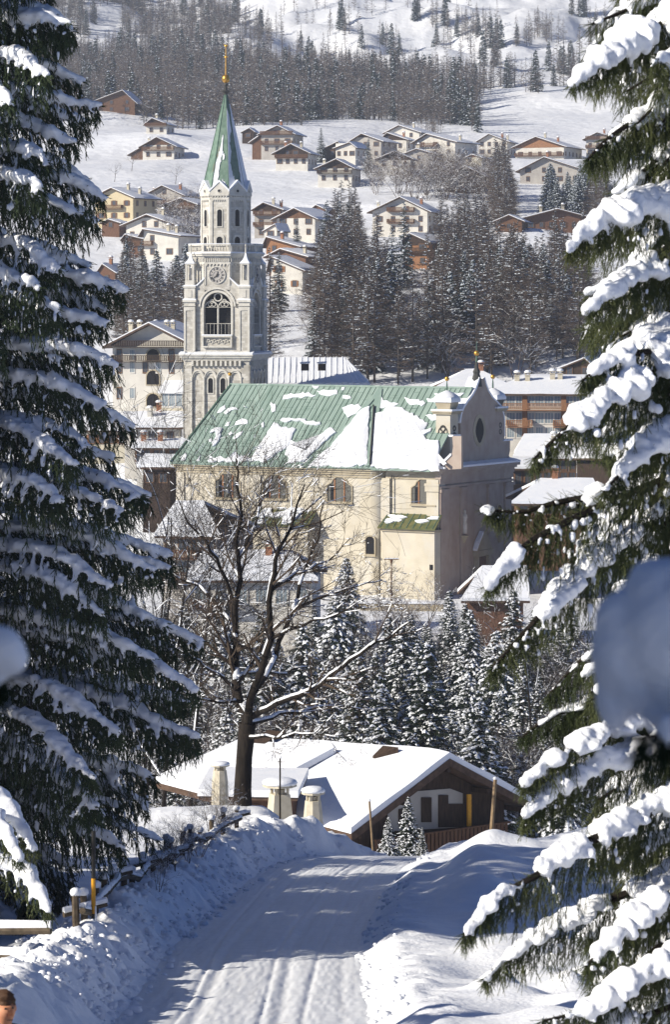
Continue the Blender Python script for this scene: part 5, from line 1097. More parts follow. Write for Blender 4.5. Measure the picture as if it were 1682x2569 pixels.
# left hotel, gable front
def left_hotel():
    D = 486; px = D/F; c = W(395, 1035, D); root = thing('hotel', 'cream gabled hotel with dark balconies and arched loggias left of the bell tower', 'hotel', tuple(c), R(-14), 'buildings of the town'); random.seed(4)
    Z = lambda py: (1035-py)*px; a, b = -7.2, 5.4; xp = -1.0
    m = MB(); m.prism([(a, 0, -4), (b, 0, -4), (b, 0, Z(862)), (xp, 0, Z(816)), (a, 0, Z(862))], (0, 14, 0)); m.build('wall', M['white'], root)
    roof_slabs(root, a-1.2, b+1.2, xp, -1.5, 15, Z(870), Z(870), Z(810), .3, .35)
    for py in (870, 907): m = MB(); balcony(m, a+.2, b-.2, -.06, Z(py), 1.2); m.build('balcony', M['wood'], root)
    for py in (868, 904, 935, 1000):
        for i in range(6):
            x = a+1.1+(b-a-2.2)*i/5
            if abs(x-xp) < 1.2 and py != 935: continue
            if Z(py)+1.5 < Z(862)-.2: put_window(root, x, -.03, Z(py), .75, 1.6, kind='blue' if i % 2 else 'brown')
    m = MB()
    for py, h in ((904, 1.2), (965, 1.9), (1020, 1.6)): arch_window(m, xp+.3, 1.0, Z(py), Z(py)+h*.6, -.03, .15, .1); m.cut()
    m.builds('loggia_arch', [M['cornice'], M['black']], root)
    for u in (-5.2, -3.8, -1.2, .6, 1.6): chimney(root, u, 3, Z(840), 1.5, .6)
    m = MB(); m.box(xp+2.6, b+.2, -3.2, -.01, -4, Z(985)); m.build('glazed_wing', M['cream'], root)
    for i in range(3): put_window(root, xp+3.2+i*1.1, -3.23, Z(1018), .9, 2.0, kind='blue')
    m = MB(); m.prism([(xp+2.2, -3.7, Z(985)), (b+.6, -3.7, Z(985)), (b+.6, 0, Z(960)), (xp+2.2, 0, Z(960))], (0, 0, .4)); m.build('snow_cover', M['snow'], root)
left_hotel()
block('building', 'low white building with flat snowy roof and one small window left of the tower foot', 'building', 300, 462, 1112, 1072, 1040, 446, 9, 0, (.3, .3), 'white', [(1100, .9, 3, .9, 'brown')], chim=[(.45, .3, 'white'), (.58, .5, 'brick')])
block('building', 'lower white building with dark openings and a thin snowy ledge below the tower foot', 'building', 330, 470, 1180, 1124, 1108, 436, 7, 0, (.3, .3), 'white', [(1160, 1.8, 3, 2.2, 'brown')], chim=[(.2, .3, 'brick'), (.5, .3, 'brick')])
block('house', 'small house under a bright snowy roof close to the left end of the church', 'house', 345, 440, 1240, 1172, 1148, 415, 8, 10, (0, 0), 'wood', [(1210, 1.2, 2, 1.0, 'brown')])
# right of the facade, below the near spruce
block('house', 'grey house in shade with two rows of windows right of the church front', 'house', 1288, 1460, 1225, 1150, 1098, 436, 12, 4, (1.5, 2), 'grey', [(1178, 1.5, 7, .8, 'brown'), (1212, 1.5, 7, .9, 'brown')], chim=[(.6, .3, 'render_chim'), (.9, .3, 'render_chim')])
block('house', 'dark house with overhanging snowy eave touching the church front', 'house', 1276, 1352, 1230, 1175, 1158, 424, 9, 4, (0, .5), 'wood_mid', [(1215, 1.6, 2, .8, 'brown')])
block('house', 'small dark gabled house with bright snowy roof among the near spruce twigs', 'house', 1440, 1560, 1180, 1150, 1120, 425, 8, 30, (0, 0), 'wood', [], chim=[(.3, .4, 'render_chim')])
block('shed', 'long low shed with blue shaded snowy roof right of the church portal', 'shed', 1284, 1520, 1330, 1263, 1212, 392, 12, 0, (4, 1), 'wood_mid', [(1290, 1.2, 6, 1.0, 'brown')], chim=[(.5, .5, 'brick')])
# between the church and the trees
block('hut', 'brown hut with pale snowy roof in front of the church portal', 'hut', 1157, 1330, 1560, 1506, 1434, 352, 9, 0, (2.6, 0), 'wood_red', [], snow=.35)
block('house', 'house with blue shaded roof and brown balconies behind the bare tree on the left', 'house', 392, 560, 1480, 1345, 1272, 352, 12, 18, (0, 4.5), 'grey', [(1440, 1.4, 4, 1.0, 'blue'), (1385, 1.4, 4, 1.0, 'brown')], [(1400, .0, .7), (1455, .0, .7)], balm='wood_red')
block('house', 'house with wide bright snowy roof and arched door seen through the bare branches', 'house', 462, 800, 1540, 1455, 1398, 335, 12, 4, (1.5, 3.5), 'white', [(1515, 1.6, 6, 1.2, 'blue')], [(1525, 0, .4)], [(.6, .4, 'brick')], balm='wood_red')
block('house', 'small house with yellow wall above the low white building', 'house', 205, 330, 1130, 1080, 1050, 460, 10, 0, (0, 0), 'cream', [(1112, 1.2, 4, .8, 'wood_orange')])

# ------------------------------------------------------------------ churchyard lamp and its low wall
def lamp():
    c = W(983, 1505, 386); root = thing('street_lamp', 'slim street lamp with two flat arms in front of the ochre church wall', 'street lamp', tuple(c)); h = 105*386/F
    m = MB(); m.lathe([(.12, -1.0), (.10, 1.2), (.06, h-.6), (.06, h-.1)], 0, 0, 8); m.build('pole', M['wood_mid'], root)
    m = MB(); m.lathe([(.08, h-.7), (.2, h-.25), (.12, h-.2)], 0, 0, 8); m.box(-.9, .9, -.1, .1, h-.2, h-.1); m.build('lamp_head', M['wood_mid'], root)
    m = MB(); m.box(-.85, .85, -.09, .09, h-.098, h); m.build('snow_cap', M['snow'], root)
lamp()
def yard_wall():
    c = W(1030, 1520, 383); root = thing('garden_wall', 'low snow capped wall below the church beside the lamp', 'wall', tuple(c), R(-4)); px = 383/F
    m = MB(); m.box(-6.5, 4, 0, .5, -1.2, .25); m.build('masonry', M['cornice'], root); m = MB(); m.box(-6.6, 4.1, -.1, .6, .253, .5); m.build('snow_cap', M['snow'], root)
yard_wall()

# ------------------------------------------------------------------ chalet below the road
def chalet():
    D0 = 185.0; G = W(880, 2092, D0); be = R(51)
    g = Vector((math.sin(be), math.cos(be), 0))          # along the gable front, away to the right
    r = Vector((-math.cos(R(40)), math.sin(R(40)), 0))   # along the ridge, away to the left
    n = g.cross(Vector((0, 0, 1))).normalized()
    if n.y > 0: n = -n
    root = thing('chalet', 'dark timber chalet with thick sunlit snow on its wide roof beyond the road end', 'chalet', tuple(G - Vector((0, 0, 5.2)))); O = G - Vector((0, 0, 5.2))
    L = lambda p: tuple(Vector(p)-O)
    Pk = W(1155, 1903, 189.6); E1 = G; E2 = Vector(E1)+g*14.6; E2.z = E1.z + .2
    Pk = E1 + g*7.6; Pk.z = (HY-1903)*Pk.y/F
    BL, BR = 15.8, 15.8
    P2 = W(600, 1868, Pk.y+9.5); E1b = E1 + r*15.5; E1b.z = E1.z+1.5; E2b = E2 + r*15
    slab = lambda mm, pts, t: mm.prism([L(p) for p in pts], (0, 0, t))
    m = MB(); slab(m, [E1, Pk, P2, E1b], -.35); slab(m, [Pk, E2, E2b, P2], -.35)
    rf = m.build('roof', M['fascia'], root)
    # thick snow with a soft lip
    def snowslab(A, B, C, Dq, name):
        nx, ny = 26, 22; base = []; top = []
        for j in range(ny+1):
            for i in range(nx+1):
                u, v = i/nx, j/ny; p = (A*(1-u)+B*u)*(1-v)+(Dq*(1-u)+C*u)*v
                e = min(1, min(u, v, 1-v)*9+.35); q = p+n*(.14*min(1, e)) if v == 0 else p
                base.append(L(q+Vector((0, 0, .01)))); top.append(L(q+Vector((0, 0, .30+.28*e+.10*noise.noise(Vector((p.x*.35, p.y*.35, 0)))))))
        N_ = len(base); W_ = nx+1; fs = [(N_+j*W_+i, N_+j*W_+i+1, N_+(j+1)*W_+i+1, N_+(j+1)*W_+i) for j in range(ny) for i in range(nx)]
        for j in range(ny): fs += [(j*W_, (j+1)*W_, N_+(j+1)*W_, N_+j*W_), (j*W_+nx, (j+1)*W_+nx, N_+(j+1)*W_+nx, N_+j*W_+nx)]
        for i in range(nx): fs += [(i, i+1, N_+i+1, N_+i), (ny*W_+i, ny*W_+i+1, N_+ny*W_+i+1, N_+ny*W_+i)]
        mm = MB(); mm.add(base+top, fs); return mm.build(name, M['snow'], rf, True, 60)
    snowslab(E1, Pk, P2, E1b, 'snow_cover'); snowslab(E2, Pk, P2, E2b, 'snow_cover')
    # walls set back under the eaves
    q = lambda s, z, k=0: E1 + g*s + r*(1.3+k) + Vector((0, 0, z-E1.z))
    top = lambda s: (E1.z + (Pk.z-E1.z)*s/7.6 if s < 7.6 else Pk.z + (E2.z-Pk.z)*(s-7.6)/7.0) - .4
    zb = E1.z-6
    m = MB(); m.prism([L(q(1.5, zb)), L(q(13.4, zb)), L(q(13.4, top(13.4))), L(q(7.6, top(7.6))), L(q(1.5, top(1.5)))], tuple(r*11.5)); m.build('wall', M['wood'], root)
    fr = lambda px, py, k=0.0: (lambda d: d*((E1+r*(1.3-k)).dot(n)/d.dot(n)))(Vector(((px-CX)/F, 1, (HY-py)/F)))
    e = n*.04
    def plate(mm, pl, k, t=.06): mm.prism([L(fr(x, y, 0)+n*k) for x, y in pl], tuple(n*t))
    m = MB(); plate(m, [(972, 2085), (972, 2025), (1040, 1985), (1128, 1978), (1160, 1990), (1160, 2075)], .02); m.build('white_wall', M['grey'], root)  # white wall coloured grey, its shade put into the render
    m = MB(); m2 = MB()
    for pl in ([(1055, 2062), (1055, 2000), (1080, 2000), (1080, 2062)], [(1098, 2075), (1098, 1994), (1122, 1994), (1122, 2016), (1160, 2016), (1160, 2075)], [(998, 2070), (998, 2030), (1014, 2026), (1014, 2070)]): plate(m, pl, .09); m.cut()
    m.builds('shutter', M['wood'], root)
    m = MB(); plate(m, [(1158, 2072), (1158, 1990), (1167, 1990), (1167, 2072)], .5, .12); m.build('yellow_post', M['yellow_paint'], root)
    # bargeboards and purlins
    m = MB()
    for A, B in ((E1, Pk), (Pk, E2)): m.prism([L(A+n*.02), L(B+n*.02), L(B+n*.02-Vector((0, 0, .45))), L(A+n*.02-Vector((0, 0, .45)))], tuple(n*.08)); m.cut()
    m.builds('bargeboard', M['fascia'], root)
    m = MB()
    for s in (.9, 4.2, 7.6, 10.8, 13.6): p = E1+g*s; p.z = top(s)-.1; m.prism([L(p-g*.12), L(p+g*.12), L(p+g*.12-Vector((0, 0, .3))), L(p-g*.12-Vector((0, 0, .3)))], tuple(r*2)); m.cut()
    m.builds('purlin', M['wood'], root)
    # balcony in front of the gable
    m = MB(); a = E1+g*2.2+r*1.3+n*.02; zB = (HY-2122)*191/F
    for i in range(34):
        p = a+g*(i*.31); p.z = zB; m.prism([L(p+n*1.1), L(p+n*1.1+g*.22), L(p+n*1.1+g*.22+Vector((0, 0, 1.05))), L(p+n*1.1+Vector((0, 0, 1.05)))], tuple(n*.04))
    p = Vector((a.x, a.y, zB+1.06)); m.prism([L(p+n*1.05), L(p+g*10.6+n*1.05), L(p+g*10.6+n*1.25), L(p+n*1.25)], (0, 0, .1)); p.z = zB-.1; m.prism([L(p), L(p+g*10.6), L(p+g*10.6+n*1.1), L(p+n*1.1)], (0, 0, .12))
    m.build('balcony', M['wood_mid'], root)
    # roof window near the ridge, raised roof step on the left
    nR = (Pk-E1).cross(r).normalized(); nR = nR if nR.z > 0 else -nR
    on = lambda px, py: (lambda d: d*(E1.dot(nR)/d.dot(nR)))(Vector(((px-CX)/F, 1, (HY-py)/F)))
    up = Vector((0, 0, 1)); c = on(968, 1925)
    m = MB(); s_ = g; m.prism([L(c-r*-.5-g*.3+up*.2), L(c+r*.7-g*.3+up*.2), L(c+r*.7+g*.5+up*.75), L(c-r*.5+g*.5+up*.75)], (0, 0, .45)); m.build('roof_hatch', M['wood'], rf)
    m = MB(); a1, a2 = on(742, 1985), on(842, 1920)
    m.prism([L(a1+up*.3), L(a2+up*.4), L(a2+up*.75), L(a1+up*1.1)], tuple(r*.25)); m.build('roof_step', M['wood'], rf)
    m = MB(); a3, a4 = on(690, 1985), on(730, 1890); m.prism([L(a1+up*1.05-n*-.1), L(a2+up*.72), L(a2+r*7+up*.5), L(a1+r*7+up*.8)], (0, 0, .4)); m.build('snow_cover', M['snow'], rf, True, 30)
    c = on(665, 1890); m = MB(); m.prism([L(c-r*.6-g*.6+up*.5), L(c+r*.6-g*.6+up*.5), L(c+r*.5+g*.7+up*1.15), L(c-r*.7+g*.7+up*1.15)], (0, 0, .2)); m.build('skylight', M['wood'], rf)
    return root, on
chal, on_roof = chalet()
def big_chimney(px, pyb, pyt, w, label, D, sq=1.0):
    c = W(px, pyb, D); h = (pyb-pyt)*D/F; root = thing('chimney_stack', label, 'chimney', tuple(c), R(20), 'stout chimneys on the chalet roof')
    m = MB(); m.lathe([(w*.80, -1.5), (w*.74, 0), (w*.60, h*.60)], 0, 0, 8 if sq < 1.3 else 4, PI/8 if sq < 1.3 else PI/4); m.build('shaft', M['render_chim'], root)
    m = MB(); n = 4
    for k in range(n): a = PI/4+k*PI/2; m.box(w*.45*math.cos(a)-.07, w*.45*math.cos(a)+.07, w*.45*math.sin(a)-.07, w*.45*math.sin(a)+.07, h*.6, h*.80)
    m.lathe([(w*.88, h*.80+.003), (w*.88, h*.86)], 0, 0, 8, PI/8); m.lathe([(w*.3, h*.6), (w*.3, h*.72)], 0, 0, 8); m.build('hood', M['render_chim'], root)
    m = MB(); m.lathe([(w*.86, h*.86+.003), (w*.92, h*.91), (w*.86, h*.97), (w*.55, h*1.03), (w*.1, h*1.05)], 0, 0, 14); m.build('snow_cap', M['snow'], root, True, 80)
big_chimney(786, 2056, 1976, .72, 'eight sided cream chimney with round snow cap, nearer and smaller of the pair', 172)
big_chimney(702, 2046, 1955, 1.08, 'broad cream chimney with flat snow hood left of the small eight sided one', 176, 1.4)
big_chimney(552, 1962, 1912, .62, 'small cream chimney half hidden between the spruce and the bare tree trunk', 181)
def lower_wing():
    c = W(640, 2060, 186); root = thing('outbuilding', 'low brown outbuilding with snowy roof edge behind the bare tree trunk', 'outbuilding', tuple(c), R(-6)); px = 186/F
    m = MB(); m.box(-2.6, 2.2, 0, 4, -3, 1.4); m.build('wall', M['wood_red'], root)
    m = MB(); m.prism([(-3.2, -.9, 1.35), (2.6, -.9, 1.35), (2.6, 4.4, 1.9), (-3.2, 4.4, 1.9)], (0, 0, .2)); r = m.build('roof', M['fascia'], root)
    m = MB(); m.prism([(-3.25, -1.0, 1.56), (2.65, -1.0, 1.56), (2.65, 4.4, 2.1), (-3.25, 4.4, 2.1)], (0, 0, .4)); m.build('snow_cover', M['snow'], r, True, 30)
    for i in range(3): put_window(root, -1.5+i*1.3, -.04, -.1, .7, 1.0)
lower_wing()

# ------------------------------------------------------------------ foliage toolkit
UP = np.array([0, 0, 1.0])
def frames(X, roll=None, rng=None):
    """orthonormal frames with x axis along X (n,3)"""
    X = X/np.maximum(1e-9, np.linalg.norm(X, axis=1, keepdims=True))
    ref = np.where(np.abs(X[:, 2:3]) > .95, np.array([[1.0, 0, 0]]), np.array([[0, 0, 1.0]]))
    Y = np.cross(ref, X); Y /= np.linalg.norm(Y, axis=1, keepdims=True); Z = np.cross(X, Y)
    if roll is not None:
        c, s = np.cos(roll)[:, None], np.sin(roll)[:, None]; Y, Z = Y*c+Z*s, Z*c-Y*s
    return np.stack([X, Y, Z], 2)            # columns are axes
def scatter(tv, tf, P, Fr, S):
    """instances of template (tv verts, tf faces) at P with frames Fr and scales S (n,3) -> V,F"""
    n = len(P); A = tv[None]*S[:, None, :]; V = np.einsum('nij,nkj->nki', Fr, A) + P[:, None, :]
    Fq = (tf[None] + (np.arange(n)*len(tv))[:, None, None]).reshape(-1, tf.shape[1])
    return V.reshape(-1, 3), Fq
def merge(parts):
    Vs, Fs, o = [], [], 0
    for v, f in parts:
        if len(v) == 0: continue
        Vs.append(v); Fs.append(f+o); o += len(v)
    return np.concatenate(Vs), np.concatenate(Fs)
def twig_template(n, wid, core=.0, seed=1, ln=.30, flat=.8):
    r = random.Random(seed); v = []; f = []
    def tri(a, b, c): k = len(v); v.extend([a, b, c]); f.append((k, k+1, k+2))
    for i in range(n):
        t = (i+.2)/n*.9; a = r.uniform(0, 2*PI); L_ = ln*(1-.35*t)*r.uniform(.8, 1.2); ca, sa = math.cos(a), math.sin(a)*flat
        b = (t, 0, 0); tip = (t+L_*.75, L_*.62*ca, L_*.62*sa); w = wid*.5
        tri((t-w, -w*sa, w*ca), (t+w, w*sa, -w*ca), tip)
    tri((0, -core, 0), (0, core, 0), (1.05, 0, 0)); tri((0, 0, -core), (0, 0, core), (1.05, 0, 0))
    return np.array(v), np.array(f)
TW_FAR = twig_template(5, .30, .10, 2, .55)
TW_MID = twig_template(9, .17, .07, 3, .45)
TW_NEAR = twig_template(34, .05, .035, 4, .20)
_ico = {}
def ico(sub):
    if sub not in _ico:
        bm = bmesh.new(); bmesh.ops.create_icosphere(bm, subdivisions=sub, radius=1); bm.verts.ensure_lookup_table()
        _ico[sub] = (np.array([v.co[:] for v in bm.verts]), np.array([[v.index for v in f.verts] for f in bm.faces])); bm.free()
    return _ico[sub]
OCT = (np.array([[-1, 0, 0], [0, -1, 0], [1, 0, 0], [0, 1, 0], [0, 0, 1.0], [-.5, -.5, .6], [.5, .5, .6]]), np.array([[0, 1, 4], [1, 2, 4], [2, 3, 4], [3, 0, 4]]))
def blob_mesh(name, m, P, X, S, voxel, sub=2, iters=3, extra=None, disp=0.0, dsc=8.0):
    V, Fq = scatter(*ico(sub), np.array(P), frames(np.array(X)), np.array(S))
    if extra: V, Fq = merge([(V, Fq)]+extra)
    me = np_mesh(name+'_raw', V, Fq, m); o = link_mesh(name+'_raw', me)
    md = o.modifiers.new('r', 'REMESH'); md.mode = 'VOXEL'; md.voxel_size = voxel; md.use_smooth_shade = True
    sm = o.modifiers.new('s', 'SMOOTH'); sm.factor = .5; sm.iterations = iters
    dg = bpy.context.evaluated_depsgraph_get(); dg.update()
    out = bpy.data.meshes.new_from_object(o.evaluated_get(dg)); out.name = name
    bpy.data.objects.remove(o); bpy.data.meshes.remove(me)
    if disp:
        n_ = len(out.vertices); co = np.zeros(n_*3, dtype=np.float32); out.vertices.foreach_get('co', co); co = co.reshape(-1, 3); no = np.zeros(n_*3, dtype=np.float32)
        out.vertex_normals.foreach_get('vector', no); no = no.reshape(-1, 3); q = co*dsc
        h = vnoise(q[:, 0]+q[:, 1]*.5, q[:, 2])+vnoise(q[:, 1]+30, q[:, 2]*.9+q[:, 0]*.4)+.6*(vnoise(q[:, 0]*2.3+9, q[:, 2]*2.3+q[:, 1])+vnoise(q[:, 1]*2.6+q[:, 0], q[:, 2]*2.2+5))
        co = co+no*(h*disp)[:, None]; out.vertices.foreach_set('co', co.astype(np.float32).ravel()); out.update()
    out.materials.clear(); out.materials.append(m); out.polygons.foreach_set('use_smooth', [True]*len(out.polygons)); return out
def tubes(segs, n=4):
    """segs: (a,b,r0,r1) arrays -> V,F quads as triangles"""
    A = np.array([s[0] for s in segs], float); B = np.array([s[1] for s in segs], float); r0 = np.array([s[2] for s in segs], float); r1 = np.array([s[3] for s in segs], float)
    Fr = frames(B-A); an = np.arange(n)*2*PI/n; Y, Z = Fr[:, :, 1], Fr[:, :, 2]
    ring = lambda P, r: P[:, None]+(Y[:, None]*np.cos(an)[None, :, None]+Z[:, None]*np.sin(an)[None, :, None])*r[:, None, None]
    V = np.concatenate([ring(A, r0), ring(B, r1)], 1); k = np.arange(n); j = (k+1) % n
    T = np.concatenate([np.stack([k, j, j+n], 1), np.stack([k, j+n, k+n], 1)]); m = len(A)
    return V.reshape(-1, 3), (T[None]+(np.arange(m)*2*n)[:, None, None]).reshape(-1, 3)

# ---- snowy spruce seen from a distance (templates), height 1 unit = 1 m
def spruce_parts(H, Rb, seed, dens=1.0, droop=.5, snowp=.6, tw=TW_FAR, base=.06, ts=1.0):
    r = np.random.RandomState(seed); TP, TX, TS = [], [], []; SP, SX, SS = [], [], []; segs = [((0, 0, -.8), (0, 0, H*.5), H*.017, H*.010), ((0, 0, H*.5), (0, 0, H*.995), H*.010, .015)]
    z = H*base; step = max(.30, H*.034)/dens**.5
    while z < H*.985:
        u = z/H; Rz = Rb*(1-u)**.82*(1 if u > .12 else .85) + .10; nb = max(4, int(9*dens*(1-u*.45)))
        for k in range(nb):
            a = 2*PI*(k+r.rand())/nb; L = Rz*r.uniform(.72, 1.12); zz = z+r.uniform(-.4, .4)*step; dr = droop*r.uniform(.7, 1.3)*(1-.5*u)
            d = np.array([math.cos(a), math.sin(a)]); n = max(3, int(L/(.30*ts)))
            pts = [np.array([d[0]*L*t, d[1]*L*t, zz + L*(.22*t - dr*t*t + .10*t**4)]) for t in np.linspace(.06, 1, n+1)]
            segs.append((pts[0], pts[n//2], .035+.006*L, .02)); 
            for i in range(n):
                p, q = pts[i], pts[i+1]; t = (i+1)/n; ax = q-p
                side = np.array([-d[1], d[0], 0])
                wl = (.26+.42*L*.35*(1-abs(t-.45)))*ts
                for sgn in (-1, 1):
                    for rep in range(2):
                        dirv = ax/np.linalg.norm(ax)*.55 + side*sgn*r.uniform(.5, 1.0) + np.array([0, 0, -r.uniform(.25, .85)])
                        TP.append(p+(q-p)*r.rand()); TX.append(dirv); w_ = wl*r.uniform(.7, 1.2); TS.append([w_, w_*.55, w_*.45])
                TP.append(p); TX.append(ax); TS.append([np.linalg.norm(ax)*1.5, .22*ts, .18*ts])
                if r.rand() < snowp*(.55+.45*t):
                    w_ = (.14+.12*L*.5*(1-.6*abs(t-.5)))*r.uniform(.6, 1.3)*ts; l_ = np.linalg.norm(ax)*r.uniform(.55, .95)
                    SP.append((p+q)/2+np.array([0, 0, .03])); SX.append(ax); SS.append([l_, w_, .13*ts*r.uniform(.6, 1.3)])
                    if r.rand() < .7:
                        sg = 1 if r.rand() < .5 else -1; dv = side*sg+np.array([0, 0, -.45])+ax/np.linalg.norm(ax)*.4
                        SP.append((p+q)/2+dv*wl*.35+np.array([0, 0, .02])); SX.append(dv); SS.append([wl*.42, .10*ts, .07*ts])
        z += step*r.uniform(.8, 1.2)
    TP.append(np.array([0, 0, H*.97])); TX.append(np.array([0, 0, 1.0])); TS.append([.6, .15, .15])
    fol = scatter(*tw, np.array(TP), frames(np.array(TX), r.rand(len(TP))*6), np.array(TS))
    sn = scatter(OCT[0], OCT[1], np.array(SP), frames(np.array(SX)), np.array(SS)); tr = tubes(segs, 5)
    return tr, fol, sn
def tree_template(trunk, fol, snow, bark, leaf, sm, crown='crown'):
    if snow is not None:
        V, Fq = merge([fol, snow]); mi = np.concatenate([np.zeros(len(fol[1])), np.ones(len(snow[1]))]); return [('trunk', np_mesh('trunk', *trunk, bark)), (crown, np_mesh(crown, V, Fq, [leaf, sm], mi))]
    return [('trunk', np_mesh('trunk', *trunk, bark)), (crown, np_mesh(crown, *fol, leaf))] + ([('snow', np_mesh('snow', *snow, sm, smooth=True))] if snow is not None else [])
def place_tree(tmpl, name, label, cat, loc, sc=1.0, rz=0.0, group=None, sz=None):
    root = thing(name, label, cat, loc, rz, group); root.scale = (sc, sc, (sz or 1)*sc)
    for nm, me in tmpl: o = bpy.data.objects.new(nm, me); COL.objects.link(o); o.parent = root
    return root
# ---- bare larch: straight trunk, thin level branches, fine twigs, streaks of snow
def larch_parts(H, Rb, seed, nb=70, tw=9, wd=1.0, snow=.6, low=.14, up=.25):
    r = np.random.RandomState(seed); segs = [((0, 0, -1), (H*.005, 0, H*.45), H*.013, H*.009), ((H*.005, 0, H*.45), (0, 0, H), H*.009, .015)]; TV = []; SV = []
    for k in range(nb):
        u = low+(1-low)*(k+r.rand())/nb; z = H*u; L = Rb*min(1, (1-u)*1.5+.08)*r.uniform(.5, 1.1); a = r.rand()*2*PI; d = np.array([math.cos(a), math.sin(a), 0])
        pt = lambda t: np.array([0, 0, z])+d*L*t+np.array([0, 0, L*(-.18*t+up*t*t)])
        P = [pt(t) for t in (0, .35, .7, 1.0)]
        for i in range(3): segs.append((P[i], P[i+1], .035*wd*(1-.25*i), .03*wd*(1-.3*i)))
        side = np.array([-d[1], d[0], 0])
        for q in range(tw):
            t = r.uniform(.15, 1.0); p = pt(t); sg = 1 if r.rand() < .5 else -1; dv = d*.6+side*sg*r.uniform(.3, 1)+np.array([0, 0, r.uniform(-.5, .35)]); dv /= np.linalg.norm(dv); l = L*r.uniform(.12, .34)+.15
            TV.append((p, p+dv*l, .016*wd))
            for w_ in range(2):
                p2 = p+dv*l*r.uniform(.3, .9); d2 = dv+r.uniform(-.8, .8, 3); TV.append((p2, p2+d2*l*.45, .012*wd))
        if r.rand() < snow:
            for (t0, t1) in ((r.uniform(.1, .3), r.uniform(.5, .9)),):
                a_, b_ = pt(t0), pt((t0+t1)/2); c_ = pt(t1)
                SV += [(a_, b_, .05*wd), (b_, c_, .04*wd)]
    A = np.array([t[0] for t in TV]); B = np.array([t[1] for t in TV]); w = np.array([t[2] for t in TV])[:, None]
    X = B-A; rn = r.uniform(-1, 1, X.shape); S_ = np.cross(X, rn); S_ /= np.maximum(1e-6, np.linalg.norm(S_, axis=1, keepdims=True)); V = np.stack([A-S_*w, A+S_*w, B], 1).reshape(-1, 3)
    fol = (V, np.arange(len(V)).reshape(-1, 3)); sn = None
    if SV:
        A = np.array([t[0] for t in SV])+UP*.03; B = np.array([t[1] for t in SV])+UP*.03; w = np.array([t[2] for t in SV])[:, None]; X = B-A; S_ = np.cross(X, UP); S_ /= np.maximum(1e-6, np.linalg.norm(S_, axis=1, keepdims=True))
        V = np.stack([A-S_*w, A+S_*w, (A+B)/2+UP*.09*wd, B-S_*w*.8, B+S_*w*.8], 1).reshape(-1, 3); k = np.arange(len(A))[:, None, None]*5; T = np.array([[0, 1, 2], [1, 4, 2], [4, 3, 2], [3, 0, 2], [0, 1, 4], [0, 4, 3]])
        sn = (V, (T[None]+k).reshape(-1, 3))
    return tubes(segs, 4), fol, sn

# ---- bare broadleaf: recursive branching
def grow(rng, start, dirv, length, rad, level, segs, snow, maxl, gnarl=.18, upb=.12, kids=(3, 5), snow_p=.8):
    n = 5 if level < 2 else 4 if level < 3 else 3; p = np.array(start, float); d = np.array(dirv, float); d /= np.linalg.norm(d); pts = [p.copy()]; rr = [rad]
    for i in range(n):
        d = d+rng.uniform(-1, 1, 3)*gnarl+UP*upb*(1 if level else .3); d /= np.linalg.norm(d); p = p+d*length/n; pts.append(p.copy()); rr.append(rad*(1-.72*(i+1)/n))
    path_out(rng, pts, rr, level, segs, snow, maxl, gnarl, upb, kids, snow_p, length)
def path_out(rng, pts, rr, level, segs, snow, maxl, gnarl, upb, kids, snow_p, length, own=None):
    n = len(pts)-1
    for i in range(n):
        segs.append((pts[i], pts[i+1], rr[i], rr[i+1], level))
        sl = abs(pts[i+1][2]-pts[i][2])/max(1e-6, np.linalg.norm(pts[i+1]-pts[i]))
        if rng.rand() < snow_p*(1.15-sl)*(1.2 if level < 2 else .7 if level < 3 else .10): snow.append((pts[i], pts[i+1], rr[i], rr[i+1]))
    if level >= maxl: return
    nk = rng.randint(own[0], own[1]+1) if own else rng.randint(kids[0], kids[1]+1)+(0 if level else 2)
    for k in range(nk):
        t = rng.uniform(.18 if level else .3, 1.0)*n; i = min(n-1, int(t)); f = t-i; q = pts[i]*(1-f)+pts[i+1]*f; ax = pts[i+1]-pts[i]; ax = ax/np.linalg.norm(ax)
        s_ = np.cross(ax, rng.uniform(-1, 1, 3)); s_ /= np.linalg.norm(s_); dv = ax*rng.uniform(.5, .9)+s_*rng.uniform(.5, .9)
        rb = (rr[i]*(1-f)+rr[i+1]*f)*rng.uniform(.45, .7); grow(rng, q, dv, length*rng.uniform(.38, .62), max(.006, rb), level+1, segs, snow, maxl, gnarl, upb, kids, snow_p)
def wood_mesh(segs, thin=.011):
    big = [s[:4] for s in segs if s[2] > thin*2.2]; small = [s[:4] for s in segs if s[2] <= thin*2.2]
    parts = []
    if big: parts.append(tubes(big, 6))
    if small: parts.append(tubes([(a, b, max(r0, thin*.55), max(r1, thin*.4)) for a, b, r0, r1 in small], 3))
    return merge(parts)
